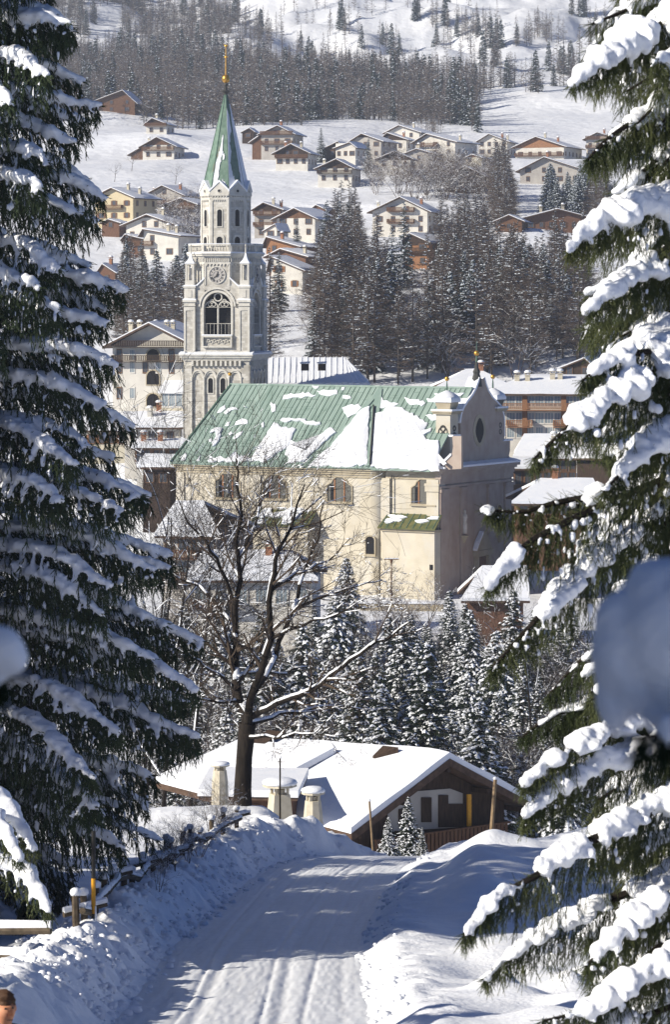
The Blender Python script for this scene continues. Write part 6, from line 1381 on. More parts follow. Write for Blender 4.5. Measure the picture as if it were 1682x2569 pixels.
def snow_strip(snow, k=1.0, lift=1.0, rng=None):
    A = np.array([s[0] for s in snow]); B = np.array([s[1] for s in snow]); r0 = np.array([s[2] for s in snow])[:, None]; r1 = np.array([s[3] for s in snow])[:, None]
    X = B-A; S_ = np.cross(X, UP); S_ /= np.maximum(1e-6, np.linalg.norm(S_, axis=1, keepdims=True)); N_ = np.cross(S_, X); N_ /= np.maximum(1e-6, np.linalg.norm(N_, axis=1, keepdims=True)); N_ *= np.sign(N_[:, 2:3]+1e-9)
    h0 = (r0*.7+.022)*k; h1 = (r1*.7+.02)*k; w0 = (r0*.8+.006)*k; w1 = (r1*.8+.006)*k
    a0 = A+N_*r0*.45; b0 = B+N_*r1*.45
    V = np.stack([a0-S_*w0, a0-S_*w0*.6+N_*h0, a0+S_*w0*.6+N_*h0, a0+S_*w0, b0-S_*w1, b0-S_*w1*.6+N_*h1, b0+S_*w1*.6+N_*h1, b0+S_*w1], 1).reshape(-1, 3)
    T = np.array([[0, 1, 5], [0, 5, 4], [1, 2, 6], [1, 6, 5], [2, 3, 7], [2, 7, 6], [0, 3, 2], [0, 2, 1], [4, 5, 6], [4, 6, 7]])
    return V, (T[None]+(np.arange(len(A))*8)[:, None, None]).reshape(-1, 3)
def bare_template(H, seed, maxl=3, stems=1, bark='bark', spread=.5, snow_p=.8, kids=(3, 5), rk=.017):
    r = np.random.RandomState(seed); segs = []; snow = []
    for s_ in range(stems):
        d = np.array([r.uniform(-1, 1)*spread*(stems > 1), r.uniform(-1, 1)*spread*(stems > 1), 1.0]); grow(r, (r.uniform(-.2, .2)*(stems > 1), r.uniform(-.2, .2)*(stems > 1), -.3), d, H*.8, H*rk/stems**.4, 0, segs, snow, maxl, .10, .06, kids, snow_p)
    lim = [s for s in segs if s[4] <= 0]; cr = [s for s in segs if s[4] > 0]
    t = [('trunk', np_mesh('trunk', *wood_mesh(lim), M[bark])), ('crown', np_mesh('crown', *wood_mesh(cr, .014), M[bark]))]
    if snow:
        a, b = wood_mesh(cr, .014), snow_strip(snow, 1.0); V, Fq = merge([a, b]); t[1] = ('crown', np_mesh('crown', V, Fq, [M[bark], M['tree_snow']], np.concatenate([np.zeros(len(a[1])), np.ones(len(b[1]))])))
    return t

# ------------------------------------------------------------------ templates
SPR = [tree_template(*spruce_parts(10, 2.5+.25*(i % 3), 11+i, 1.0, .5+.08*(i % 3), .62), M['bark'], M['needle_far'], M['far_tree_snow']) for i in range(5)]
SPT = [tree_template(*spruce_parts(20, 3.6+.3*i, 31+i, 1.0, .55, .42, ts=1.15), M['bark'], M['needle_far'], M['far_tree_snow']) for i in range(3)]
SPN = [tree_template(*spruce_parts(9, 2.2+.35*i, 51+i, 1.5, .45+.12*i, .40+.06*i, tw=TW_MID, ts=.8), M['bark'], M['needle'], M['tree_snow']) for i in range(4)]
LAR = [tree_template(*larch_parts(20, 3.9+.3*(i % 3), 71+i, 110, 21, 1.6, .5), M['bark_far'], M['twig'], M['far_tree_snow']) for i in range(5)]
BUSH = [bare_template(6, 91+i, 3, 4, 'twig', .75, .75, (4, 6)) for i in range(4)]
BARE = [bare_template(11, 111+i, 3, 1, 'bark_far', .4, .9, (4, 6)) for i in range(3)]
THIN = [bare_template(22, 151+i, 4, 1 if i else 2, 'bark', .12, .7, (5, 7), .0065) for i in range(3)]
rnd = random.Random(99)
def ground(x, y): return zt(x, y)
def at_px(px, D, dz=-.2): x = (px-CX)*D/F; return (x, D, ground(x, D)+dz)
def z_of(py, D): return (HY-py)*D/F

# the dark tall spruces standing out in the wood behind the church: (px, tip py, D)
TALL = [(1165, 628, 548, 'leftmost of the tall dark spruces right of the wood\'s middle'), (1210, 640, 556, 'second tall dark spruce, slightly behind its left neighbour'), (1262, 628, 545, 'middle tall dark spruce of the row above the church gable'), (1318, 612, 552, 'fourth tall dark spruce with heavy snow flecks above the hotel'), (1365, 604, 540, 'tallest and rightmost dark spruce of the row above the hotel'), (1180, 680, 530, 'broad lower spruce in front of the leftmost tall spruce'),
        (1015, 505, 640, 'tall spruce rising in front of the largest white house'), (985, 560, 600, 'slender dark spruce left of the orange timber chalet'), (868, 700, 520, 'bushy snow laden spruce right above the ribbed roof'), (788, 742, 510, 'smaller spruce left of the bushy one above the ribbed roof'), (745, 545, 690, 'spruce standing before the white house with plank gable'), (700, 630, 600, 'dark spruce close to the right side of the balustrade'), (1052, 725, 530, 'narrow spruce in the middle of the wood'),
        (875, 498, 660, 'dark spruce at the upper edge of the wood'), (820, 498, 670, 'spruce beside the dark one at the upper edge of the wood'), (852, 500, 655, 'slim spruce between two darker ones at the wood edge'),
        (806, 318, 905, 'lone tall spruce between the timber chalets and the dark barn'), (925, 345, 880, 'snow flecked spruce before the tall grey house'), (860, 560, 640, 'dark pointed spruce in the wood below the open snowfield'), (640, 690, 560, 'snowy spruce directly right of the tower clock'), (355, 600, 640, 'snowy spruce below the broad white house on the left'), (318, 585, 650, 'dark spruce left under the houses beside the big shaded spruce')]
for i, (px, py, D, lab) in enumerate(TALL):
    p = at_px(px, D); h = z_of(py, D)-p[2]; h = max(6, h); t = SPT[i % 3]; place_tree(t, 'spruce_tree', lab, 'spruce', p, h/20, rnd.uniform(0, 6), None, 1.0)
# wood behind the church: larches and spruces
LMK = [(700, 'beside the bell tower'), (760, 'just right of the bell tower'), (830, 'above the ribbed roof'), (930, 'above the ribbed roof end'), (1010, 'above the green church roof'), (1090, 'above the left church turret'), (1170, 'left of the gable spike'), (1250, 'over the church gable'), (1340, 'above the cream hotel'), (1430, 'above the hotel roof end'), (2000, 'behind near spruce boughs')]
LML = [(340, 'beside the big shaded spruce'), (390, 'above the left hotel'), (440, 'left of the bell tower'), (480, 'touching the bell tower'), (530, 'left of the octagonal belfry')]
def where(px, left=False):
    for a, t in (LML if left and px < 530 else LMK):
        if px < a: return t
def fill(n, D0, D1, pxa, pxb, kinds, hs, name, label, cat, group, bias=None, avoid=None, seed=1, hk=1.0):
    rr = random.Random(seed); out = 0; tries = 0
    while out < n and tries < n*30:
        tries += 1; D = D0+(D1-D0)*rr.random(); px = rr.uniform(pxa, pxb)
        if avoid and avoid(px, D): continue
        if kinds[0] in LAR+BUSH and any(abs(px-t[0]) < 13 and D < t[2]+5 for t in TALL[:13]) : continue
        p = at_px(px, D); h = rr.uniform(*hs); t = rr.choice(kinds); k_ = (h-hs[0])/(hs[1]-hs[0]); lab = ('short ' if k_ < .33 else 'tall ' if k_ > .67 else '') + label + ', ' + ('front row' if D < D0+(D1-D0)/3 else 'back row' if D > D1-(D1-D0)/3 else 'middle row') + ', ' + where(px, px < 530); bh = 20 if kinds[0] in LAR or kinds[0] in SPT else 10 if kinds[0] in SPR else 9 if kinds[0] in SPN else 6 if kinds[0] in BUSH else 11
        place_tree(t, name, lab, cat, p, h/bh, rr.uniform(0, 6.28), group, rr.uniform(.9, 1.12)); out += 1
def hide_house(px, D):
    """keep trees from standing in front of surveyed houses"""
    x = (px-CX)*D/F
    for h in HS:
        w0, w1 = h['x0']-14, h['x1']+14
        if w0 < px < w1 and D < h['D']+14:
            p = at_px(px, D); top = HY-(p[2]+15)/D*F
            if top < h['yb']-4 and h['D']-D < 170: return True
    return False
fill(235, 496, 650, 645, 1500, LAR, (10, 20), 'larch_tree', 'bare brown larch', 'larch', 'bare larches in the wood behind the church', seed=3, avoid=lambda px, D: (D > 560 and px < 790) or hide_house(px, D))
fill(34, 640, 720, 800, 1330, LAR, (13, 18), 'larch_tree', 'bare larch, upper wood edge', 'larch', 'larches at the upper edge of the wood', seed=4, avoid=hide_house)
fill(60, 700, 850, 1130, 1520, LAR, (12, 17), 'larch_tree', 'bare larch of the right slope', 'larch', 'larches on the right slope', seed=5, avoid=hide_house)
fill(64, 505, 640, 660, 1440, SPR, (8, 15), 'spruce_tree', 'snow flecked spruce among larches', 'spruce', 'young spruces in the wood behind the church', seed=6, avoid=hide_house)
fill(30, 740, 800, 1370, 1560, SPR, (8, 12), 'spruce_tree', 'dark spruce of the slope plantation', 'spruce', 'spruces of the right slope plantation', seed=7)
fill(24, 560, 680, 300, 470, SPR, (7, 12), 'spruce_tree', 'snowy spruce below the village', 'spruce', 'spruces left of the bell tower', seed=8, avoid=lambda px, D: D > 630)
fill(26, 500, 620, 300, 470, LAR, (11, 16), 'larch_tree', 'bare larch below the village', 'larch', 'larches left of the bell tower', seed=9, avoid=lambda px, D: D > 600)
fill(90, 500, 600, 640, 1500, BUSH, (6, 10), 'bare_tree', 'bare many stemmed tree', 'bare tree', 'bare trees at the foot of the wood', seed=10, avoid=hide_house)
fill(46, 800, 900, 935, 1230, BUSH, (6, 10), 'bare_tree', 'grey bare thicket tree', 'bare tree', 'bare thicket between the middle houses', seed=11, avoid=lambda px, D: D > 868 or px < 985 and D > 850)
fill(16, 640, 730, 640, 800, SPR, (5, 8), 'spruce_tree', 'small garden spruce', 'spruce', 'garden spruces right of the bell tower', seed=12, avoid=hide_house)
fill(10, 700, 800, 380, 520, BUSH, (6, 9), 'bare_tree', 'bare garden tree', 'bare tree', 'bare garden trees left of the belfry', seed=13)
for px, py, D in ((287, 420, 850), (440, 420, 848), (1500, 245, 1190), (330, 400, 870)):
    p = at_px(px, D); place_tree(BARE[1], 'bare_tree', {287: 'small bare tree alone on the snow beside the left spruce', 440: 'thin bare tree on the open snow just left of the copper spire', 1500: 'solitary bare tree on the crest of the right snow hill', 330: 'spindly bare tree on the left snowfield, right of a smaller one'}[px], 'bare tree', p, .55)

# far wood on the mountainside: one mass of small larches and firs
def far_wood():
    r = random.Random(21); Ss = [spruce_parts(12, 2.2, 210+i, .5, .4, .3, ts=2.0) for i in range(2)]
    def lite(seed):
        q = np.random.RandomState(seed); n = 150; u = .12+.88*q.rand(n); a = q.rand(n)*6.28; L = 2.3*np.minimum(1, (1-u)*1.5+.1)*q.uniform(.4, 1.1, n)
        A = np.stack([np.cos(a)*L*.05, np.sin(a)*L*.05, u*12], 1); t0 = q.uniform(0, .55, n)[:, None]; E = np.stack([np.cos(a)*L, np.sin(a)*L, u*12+L*q.uniform(-.25, .45, n)], 1); A = A+(E-A)*t0
        rn = q.uniform(-1, 1, (n, 3)); X = E-A; S_ = np.cross(X, rn); S_ /= np.linalg.norm(S_, axis=1, keepdims=True); w = q.uniform(.05, .12, n)[:, None]
        V = np.stack([A-S_*w, A+S_*w, E], 1).reshape(-1, 3); m = 16
        return tubes([((0, 0, -.6), (0, 0, 12), .15, .02)], 4), (V, np.arange(len(V)).reshape(-1, 3)), (V[:m*3]+np.array([0, 0, .1]), np.arange(m*3).reshape(-1, 3))
    Ls = [lite(300+i) for i in range(6)]
    acc = {'bark': [], 'twig': [], 'needle': [], 'snow': []}; spots = []
    def add(px, D, h, sp):
        x = (px-CX)*D/F; spots.append((x, D, h, sp))
    for _ in range(6600):
        D = r.uniform(1030, 1720); px = r.uniform(-40, 1200)
        py = HY-zprof(D)*F/D
        # outline of the wood in plan, right edge runs along the foot of the open hill
        if px > 600 and py < 178+(px-640)*.13+46*vnoise(px/60, D/70)-(60 if px < 680 else 0):
            if r.random() < .95: continue
        if px < 640 and vnoise(px/90+7, D/50) > .36 and D > 1300: continue
        if D < 1075 and 760 < px < 1180: continue
        if 200 < px < 360 and D < 1062: continue
        if vnoise(px/55+3, D/60) > .42: continue
        add(px, D, r.uniform(9, 15), r.random() < .05+.14*(vnoise(px/80, D/90) > .15))
    for (cx, cy, w, hh, n) in [(1180, 70, 50, 14, 26), (1240, 105, 30, 12, 12), (1360, 75, 20, 10, 10), (1385, 90, 16, 8, 6), (1320, 95, 30, 10, 8), (1500, 70, 14, 20, 7), (1560, 75, 34, 10, 14), (1240, 150, 14, 6, 7), (1130, 128, 30, 6, 4), (1205, 145, 18, 5, 3), (1425, 165, 36, 6, 16), (1470, 120, 26, 8, 5), (1270, 200, 40, 5, 16), (1220, 215, 22, 6, 10), (1340, 210, 30, 5, 11), (1420, 200, 40, 4, 12), (1180, 240, 26, 5, 8), (1120, 45, 40, 12, 12), (1050, 30, 20, 8, 6), (950, 100, 30, 8, 5), (880, 60, 40, 10, 8), (1600, 30, 60, 10, 12), (1450, 20, 40, 10, 8)]:
        for k in range(n):
            py = cy+r.gauss(0, hh)*.6+18; px = cx+r.gauss(0, w)*.6
            lo, hi = 1100., 2200.
            for _i in range(24):
                mid = (lo+hi)/2
                if HY-ZFAR(px, mid)*F/mid > py: lo = mid
                else: hi = mid
            add(px, lo, r.uniform(10, 17), r.random() < .15)
    for _ in range(60): add(r.uniform(985, 1110), r.uniform(1090, 1160), r.uniform(8, 12), False)
    for _ in range(26): add(r.uniform(1000, 1110), r.uniform(1035, 1060), r.uniform(6, 9), False)
    xs_ = np.array([s[0] for s in spots]); ys_ = np.array([s[1] for s in spots]); zs_ = zterr(xs_, ys_)
    for (x, y, h, sp), z in zip(spots, zs_):
        tr, fo, sn = r.choice(Ss if sp else Ls); k = h/12; a = r.uniform(0, 6.28); c, s_ = math.cos(a)*k, math.sin(a)*k; Rm = np.array([[c, -s_, 0], [s_, c, 0], [0, 0, k]]).T; o = np.array([x, y, z-.3])
        acc['bark'].append((tr[0]@Rm+o, tr[1])); acc['needle' if sp else 'twig'].append((fo[0]@Rm+o, fo[1])); 
        if sn is not None: acc['snow'].append((sn[0]@Rm+o, sn[1]))
    V, Fq, mi, off = [], [], [], 0
    for i, k in enumerate(('bark', 'twig', 'needle', 'snow')):
        v, f = merge(acc[k]); V.append(v); Fq.append(f+off); mi.append(np.full(len(f), i)); off += len(v)
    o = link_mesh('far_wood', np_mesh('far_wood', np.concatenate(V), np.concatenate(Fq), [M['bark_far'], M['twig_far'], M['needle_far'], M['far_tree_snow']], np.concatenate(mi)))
    tag(o, 'hazy blue grey wood of bare larches and firs covering the mountainside', 'wood', None, 'stuff')
def ZFAR(px, D): return float(zterr(np.array([(px-CX)*D/F]), np.array([D]))[0])
far_wood()

# ------------------------------------------------------------------ snowy wood between the chalet and the church
MIDT = [(1072, 1610, 236, 'dense snowy spruce standing right above the chalet ridge'), (1205, 1735, 226, 'snow crusted spruce right behind the chalet gable'), (870, 1400, 330, 'tall snow covered spruce against the lower church wall'), (845, 1470, 300, 'snowy spruce left of the tall one below the church wall'), (1128, 1480, 320, 'snowy spruce in front of the church corner'), (1290, 1480, 305, 'snowy layered spruce right of the small brown hut'), (1180, 1530, 300, 'spruce with white tiered boughs below the brown hut'), (1245, 1580, 280, 'small dark spruce between two white tiered ones'),
        (900, 1640, 236, 'snowy spruce behind the left part of the chalet ridge'), (960, 1700, 228, 'low snowy spruce above the chalet roof hatch'), (760, 1560, 270, 'snow laden spruce right of the big bare tree'), (560, 1480, 290, 'snowy spruce behind the bare tree trunk fork'), (470, 1520, 280, 'snowy spruce close to the right of the big shaded spruce'), (660, 1530, 270, 'snowy spruce behind the bare tree crown'), (1010, 1560, 290, 'slim snowy spruce in the middle of the dell')]
for i, (px, py, D, lab) in enumerate(MIDT):
    p = at_px(px, D); h = z_of(py, D)-p[2]; place_tree(SPN[i % 4], 'spruce_tree', lab, 'spruce', p, h/9*1.0, rnd.uniform(0, 6), 'snowy spruces in the dell below the church')
LMD = [(480, 'right of the big shaded spruce'), (560, 'left of the bare tree trunk'), (660, 'behind the bare tree fork'), (760, 'right of the bare tree trunk'), (860, 'below the left annex of the church'), (950, 'below the round buttress'), (1040, 'below the street lamp'), (1140, 'below the church corner'), (1240, 'below the brown hut'), (1340, 'beside the near spruce'), (3000, 'behind the near spruce')]
def wmid(px): return [t for a, t in LMD if px < a][0]
def dell(n, kinds, bh, hs, D0, D1, name, label, cat, group, seed, pxr=(380, 1480)):
    rr = random.Random(seed); k = 0
    while k < n:
        D = rr.uniform(D0, D1); px = rr.uniform(*pxr); x, y, z = at_px(px, D); h = rr.uniform(*hs); top = HY-(z+h)*F/D
        if 940 < px < 1140 and top < 1530: continue
        if top < 1440 and px < 860: continue
        if top < 1500: continue
        if 440 < px < 820 and 325 < D < 350 or 380 < px < 570 and D > 340: continue
        row = 'near row' if D < D0+(D1-D0)/3 else 'far row' if D > D1-(D1-D0)/3 else 'middle row'
        place_tree(rr.choice(kinds), name, ('short ' if h < hs[0]+(hs[1]-hs[0])*.4 else 'tall ')+label+', '+row+', '+wmid(px), cat, (x, y, z), h/bh, rr.uniform(0, 6.28), group); k += 1
dell(95, SPN, 9, (5.5, 9.5), 222, 345, 'spruce_tree', 'snowy dell spruce', 'spruce', 'snowy spruces in the dell below the church', 41)
BSH = [bare_template(6, 131+i, 4, 3, 'bark_far', .8, .95, (4, 6)) for i in range(3)]
dell(60, BSH, 6, (4, 8), 222, 350, 'bare_tree', 'snow lined dell tree', 'bare tree', 'snow lined bare trees in the dell', 42)
for px, D, h, lab in ((1000, 362, 5.5, 'bare bush against the ochre annex wall right of the street lamp'), (1070, 366, 6, 'upright bare bush at the church corner'), (1020, 352, 4.5, 'low bare hedge bush below the street lamp'), (1200, 330, 6, 'thin bare tree in front of the snowy hut roof'), (950, 356, 4, 'small bare bush left of the street lamp')):
    place_tree(BUSH[rnd.randrange(4)], 'bare_bush', lab, 'bush', at_px(px, D), h/6, rnd.uniform(0, 6))
# slender bare trees left of the big one
for px, py, D, lab, t in ((352, 1150, 215, 'tall slender bare tree with pale stem next to the shaded spruce', 0), (400, 1230, 205, 'bare tree with several snowy limbs left of the big bare tree', 1), (470, 1290, 230, 'thin bare tree behind the left limbs of the big bare tree', 2), (1345, 1480, 250, 'bare tree half hidden by the near spruce', 1)):
    p = at_px(px, D); h = z_of(py, D)-p[2]; place_tree(THIN[t], 'bare_tree', lab, 'bare tree', p, h/20, rnd.uniform(0, 6))

# ------------------------------------------------------------------ big bare tree at the end of the bank
def big_bare():
    D = 124.0; rng = np.random.RandomState(8); base = at_px(610, D, -.35); O = np.array(base); root = thing('bare_tree', 'large dark bare tree with snow lined spreading limbs at the end of the road bank', 'bare tree', base)
    q = lambda px, py, dd=0: np.array(W(px, py, D+dd))-O
    segs, snow = [], []
    def limb(pl, r0, r1, level, length, kids=(5, 8)):
        P = [q(*p) for p in pl]; pts = [P[0]]
        for a, b in zip(P[:-1], P[1:]):                      # subdivide with a little wobble
            n = 3
            for i in range(1, n+1): pts.append(a+(b-a)*i/n+(rng.uniform(-1, 1, 3)*.05*np.linalg.norm(b-a) if i < n else 0))
        rr = list(np.linspace(r0, r1, len(pts))*.8); path_out(rng, pts, rr, level, segs, snow, 4, .16, .10, (5, 7), .72, length, kids)
    tr = [q(608, 2060), q(609, 1980), q(613, 1900), q(621, 1815)]; R_ = [.40, .34, .31, .34]
    trunk = [(tr[i], tr[i+1], R_[i], R_[i+1]) for i in range(3)]
    limb([(621, 1825, 0), (594, 1735, 1), (590, 1650, 1.5), (591, 1560, 1), (598, 1400, .5), (602, 1250, 0), (592, 1150, 0)], .27, .03, 1, 4.5, (13, 16))
    limb([(622, 1820, 0), (640, 1720, -1), (682, 1600, -2), (682, 1466, -2.5), (700, 1376, -3), (740, 1290, -3), (765, 1215, -3)], .22, .03, 1, 4.2, (12, 14))
    limb([(640, 1730, -1), (690, 1650, 1), (735, 1530, 2), (762, 1440, 3), (800, 1350, 3.5), (812, 1260, 4)], .16, .025, 1, 3.8, (11, 13))
    limb([(628, 1800, 0), (700, 1762, -2), (783, 1731, -3), (860, 1674, -4), (930, 1620, -5), (985, 1594, -5), (1030, 1560, -5.5)], .16, .035, 1, 3.4, (12, 14))
    limb([(626, 1815, 0), (700, 1790, 2), (780, 1778, 3), (860, 1772, 4), (930, 1782, 5)], .12, .02, 1, 3.0, (9, 11))
    limb([(620, 1850, 0), (690, 1852, -2), (760, 1842, -3.5), (850, 1850, -4.5)], .09, .015, 1, 2.5, (8, 9))
    limb([(606, 1760, 0), (560, 1762, -1), (500, 1752, -2), (450, 1730, -3)], .10, .02, 1, 2.8, (8, 9))
    limb([(596, 1735, 1), (560, 1700, 0), (510, 1672, -1), (470, 1640, -2), (440, 1610, -2)], .10, .02, 1, 2.8, (8, 9))
    limb([(591, 1600, 1), (560, 1540, 2), (500, 1470, 3), (450, 1452, 3), (400, 1420, 3)], .12, .02, 1, 3.4, (9, 11))
    limb([(594, 1520, 1), (550, 1420, 0), (520, 1360, -1), (470, 1310, -1), (440, 1240, -1)], .11, .02, 1, 3.4, (9, 11))
    limb([(684, 1480, -2.5), (740, 1440, -1), (820, 1410, 0), (880, 1350, 0)], .09, .02, 1, 3.0, (8, 10))
    limb([(684, 1600, -2), (760, 1570, -3), (850, 1540, -4), (920, 1500, -4)], .09, .02, 1, 2.8, (8, 10))
    limb([(735, 1530, 2), (800, 1500, 3), (900, 1470, 4), (960, 1455, 4)], .08, .02, 1, 2.8, (8, 9))
    limb([(600, 1400, .5), (640, 1320, 1), (660, 1250, 1.5), (690, 1180, 2)], .08, .02, 1, 2.8, (8, 9))
    limb([(598, 1700, 1), (650, 1680, 3), (720, 1690, 4), (790, 1660, 5)], .09, .02, 1, 2.6, (8, 9))
    lim = [s for s in segs if s[4] <= 1]; cr = [s for s in segs if s[4] > 1]
    V, Fq = merge([tubes([t for t in trunk], 12), tubes([s[:4] for s in lim], 9)])
    link_mesh('trunk', np_mesh('trunk', V, Fq, M['bark'], smooth=True), root)
    link_mesh('branches', np_mesh('branches', *wood_mesh(cr, .0085), M['bark_twig']), root)
    link_mesh('snow', np_mesh('snow', *snow_strip(snow, 1.0), M['tree_snow'], smooth=True), root)
big_bare()

# ------------------------------------------------------------------ spruce boughs built twig by twig
def comb_limb(rng, P, out, hang=.8, width=.6, ds=.12, tl=.22, snow=.2, sn_p=.8, nsec=4, tip=.35, side=.55, tsc=1.0, secp=1.0):
    """P (n,3) path trunk->tip. Adds twigs and snow lumps to out."""
    seg = np.linalg.norm(np.diff(P, axis=0), axis=1); cum = np.concatenate([[0], np.cumsum(seg)]); Ltot = cum[-1]; s = .1*Ltot
    out['seg'] += [(P[i], P[i+1], .028*Ltot**.5*(1.15-i/len(P)), .028*Ltot**.5*(1.15-(i+1)/len(P))) for i in range(len(P)-1)]
    while s < Ltot:
        i = min(len(seg)-1, np.searchsorted(cum, s)-1); f = (s-cum[i])/seg[i]; p = P[i]*(1-f)+P[i+1]*f; t = (P[i+1]-P[i])/seg[i]; u = s/Ltot
        env = min(1, (1-u)*2.4+tip)*min(1, .45+u*2.2); n = np.cross(t, UP); n /= max(1e-6, np.linalg.norm(n))
        for sg in (-1, 1):
            ls = hang*env*rng.uniform(.55, 1.15); d = n*sg*side*rng.uniform(.6, 1.3)+t*rng.uniform(.35, .75)+UP*rng.uniform(-.25, .12); q = p.copy(); K = nsec
            pr = q
            for k in range(K):
                d = d+UP*(-.42)*rng.uniform(.5, 1.4)+rng.uniform(-1, 1, 3)*.12; d /= np.linalg.norm(d); q2 = q+d*ls/K; out['P'].append(q); out['X'].append(q2-q); out['S'].append([ls/K*1.25, tl*.5*tsc, tl*.5*tsc])
                for m in range(2):
                    dv = d*.8+np.cross(d, rng.uniform(-1, 1, 3))*.8+UP*(-.55); out['P'].append(q+(q2-q)*rng.rand()); out['X'].append(dv); l_ = tl*rng.uniform(.6, 1.25); out['S'].append([l_, l_*.45*tsc, l_*.45*tsc])
                if rng.rand() < secp*sn_p*(.9-.55*k/K):
                    out['SP'].append((q+q2)/2+UP*snow*.16+n*sg*.01); out['SX'].append(q2-q); w_ = snow*rng.uniform(.16, .42)*(1-.4*k/K)*(1 if secp == 1 else .8); out['SS'].append([ls/K*rng.uniform(.5, .8), w_, w_*.8])
                q = q2
        if rng.rand() < sn_p+.12 and (secp == 1 or noise.noise(Vector(p*1.9)) > -.10):
            if secp < 1:
                lf = 1+.75*noise.noise(Vector(p*2.3+Vector((3, 1, 7)))) if False else 1+.8*noise.noise(Vector((p[0]*2.3, p[1]*2.3, p[2]*2.3+5)))
                for q_ in range(2):
                    o_ = n*rng.uniform(-.9, .9)*width*.42*env; w_ = width*.34*env*rng.uniform(.5, 1.2)*lf
                    out['SP'].append(p+o_+UP*(snow*env*.40*lf-abs(float(o_@n))*.55)); out['SX'].append(t+rng.uniform(-.25, .25, 3)); out['SS'].append([ds*rng.uniform(1.0, 2.6), w_, snow*(.35+.6*env)*rng.uniform(.5, 1.1)*lf])
            w_ = width*.5*env*rng.uniform(.6, 1.25)*(.7 if secp < 1 else 1); out['SP'].append(p+UP*snow*env*.45+n*rng.uniform(-.3, .3)*w_); out['SX'].append(t); out['SS'].append([ds*1.7*rng.uniform(.8, 1.5), w_, snow*(.35+.65*env)*rng.uniform(.6, 1.2)])
        for q_ in range(2 if secp < 1 else 1):
            if rng.rand() < .75:
                dv = n*rng.uniform(-1, 1)*1.1+t*rng.uniform(.2, 1)+UP*rng.uniform(.25, .8); l_ = (snow*.9+tl*.5)*rng.uniform(.6, 1.2)*env
                out['P'].append(p+n*rng.uniform(-.3, .3)*width*env*.5); out['X'].append(dv); out['S'].append([l_, tl*.45*tsc, tl*.45*tsc])
        s += ds*rng.uniform(.8, 1.2)
    # tip twigs
    for k in range(5): out['P'].append(P[-1]-(P[-1]-P[-2])*.2*k/5); dv = (P[-1]-P[-2])/np.linalg.norm(P[-1]-P[-2])+rng.uniform(-.5, .5, 3); out['X'].append(dv); out['S'].append([tl*1.1, tl*.5*tsc, tl*.5*tsc])
def new_out(): return {'P': [], 'X': [], 'S': [], 'SP': [], 'SX': [], 'SS': [], 'seg': []}
def finish(out, root, tw, leaf, voxel, iters, O, trunk, sub=1, bark='bark', disp=0.0, dsc=8.0):
    rng = np.random.RandomState(3); P = np.array(out['P'])-O
    link_mesh('foliage', np_mesh('foliage', *scatter(*tw, P, frames(np.array(out['X']), rng.rand(len(P))*6.28), np.array(out['S'])), M[leaf]), root)
    link_mesh('trunk', np_mesh('trunk', *merge([tubes([(a-O, b-O, c, d) for a, b, c, d in trunk], 10), tubes([(a-O, b-O, c, d) for a, b, c, d in out['seg']], 5)]), M[bark]), root)
    link_mesh('snow', blob_mesh('snow', M['tree_snow'], np.array(out['SP'])-O, out['SX'], out['SS'], voxel, sub, iters, None, disp, dsc), root)

# the big shaded spruce on the left
def left_spruce():
    rng = np.random.RandomState(17); D = 80.0; tx, ty = -9.2, 80.0; zb = ground(tx, ty)-.3; H = 16.5-zb; O = np.array([tx, ty, zb]); out = new_out()
    root = thing('spruce_tree', 'huge shaded spruce filling the left edge with drooping snow laden boughs', 'spruce', tuple(O))
    zR = [-15, -13, -11.4, -7.9, -3.4, .6, 4, 7.6, 16.5]; RR = [5.6, 6.2, 6.9, 5.7, 4.3, 3.6, 3.2, 2.7, .3]
    z = zb+1.2; k = 0
    while z < 16:
        R_ = float(np.interp(z, zR, RR)); nb = 7 if z < 9 else 5; a0 = rng.rand()*6.28
        for j in range(nb):
            a = a0+2*PI*(j+rng.uniform(-.25, .25))/nb
            if math.sin(a) > .55 and j % 2: continue      # far side: thinner
            L = R_*rng.uniform(.80, 1.10)
            if z < zb+5.2 and math.cos(a) > -.05 and math.sin(a) < .6: L *= .42 if z < zb+3 else .74
            zz = z+rng.uniform(-.35, .35); d = np.array([math.cos(a), math.sin(a), 0]); dr = rng.uniform(.16, .27)
            P = np.array([[tx, ty, zz]+d*L*t+UP*L*(.07*t-dr*t**2.1)+np.array([0, 0, .06*math.sin(9*t+k)]) for t in np.linspace(.04, 1, 9)])
            vis = math.sin(a) < .6
            comb_limb(rng, P, out, hang=1.1+.08*R_, width=.50, ds=.13 if vis else .3, tl=.25, snow=.19, sn_p=.78, nsec=6, side=.5, tip=.3, tsc=1.1); k += 1
        z += .72 if z < 8 else .60
    trunk = [((tx, ty, zb), (tx, ty, zb+H*.6), .42, .24), ((tx, ty, zb+H*.6), (tx, ty, zb+H), .24, .02)]
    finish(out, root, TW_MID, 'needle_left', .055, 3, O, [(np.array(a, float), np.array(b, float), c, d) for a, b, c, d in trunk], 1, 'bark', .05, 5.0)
left_spruce()

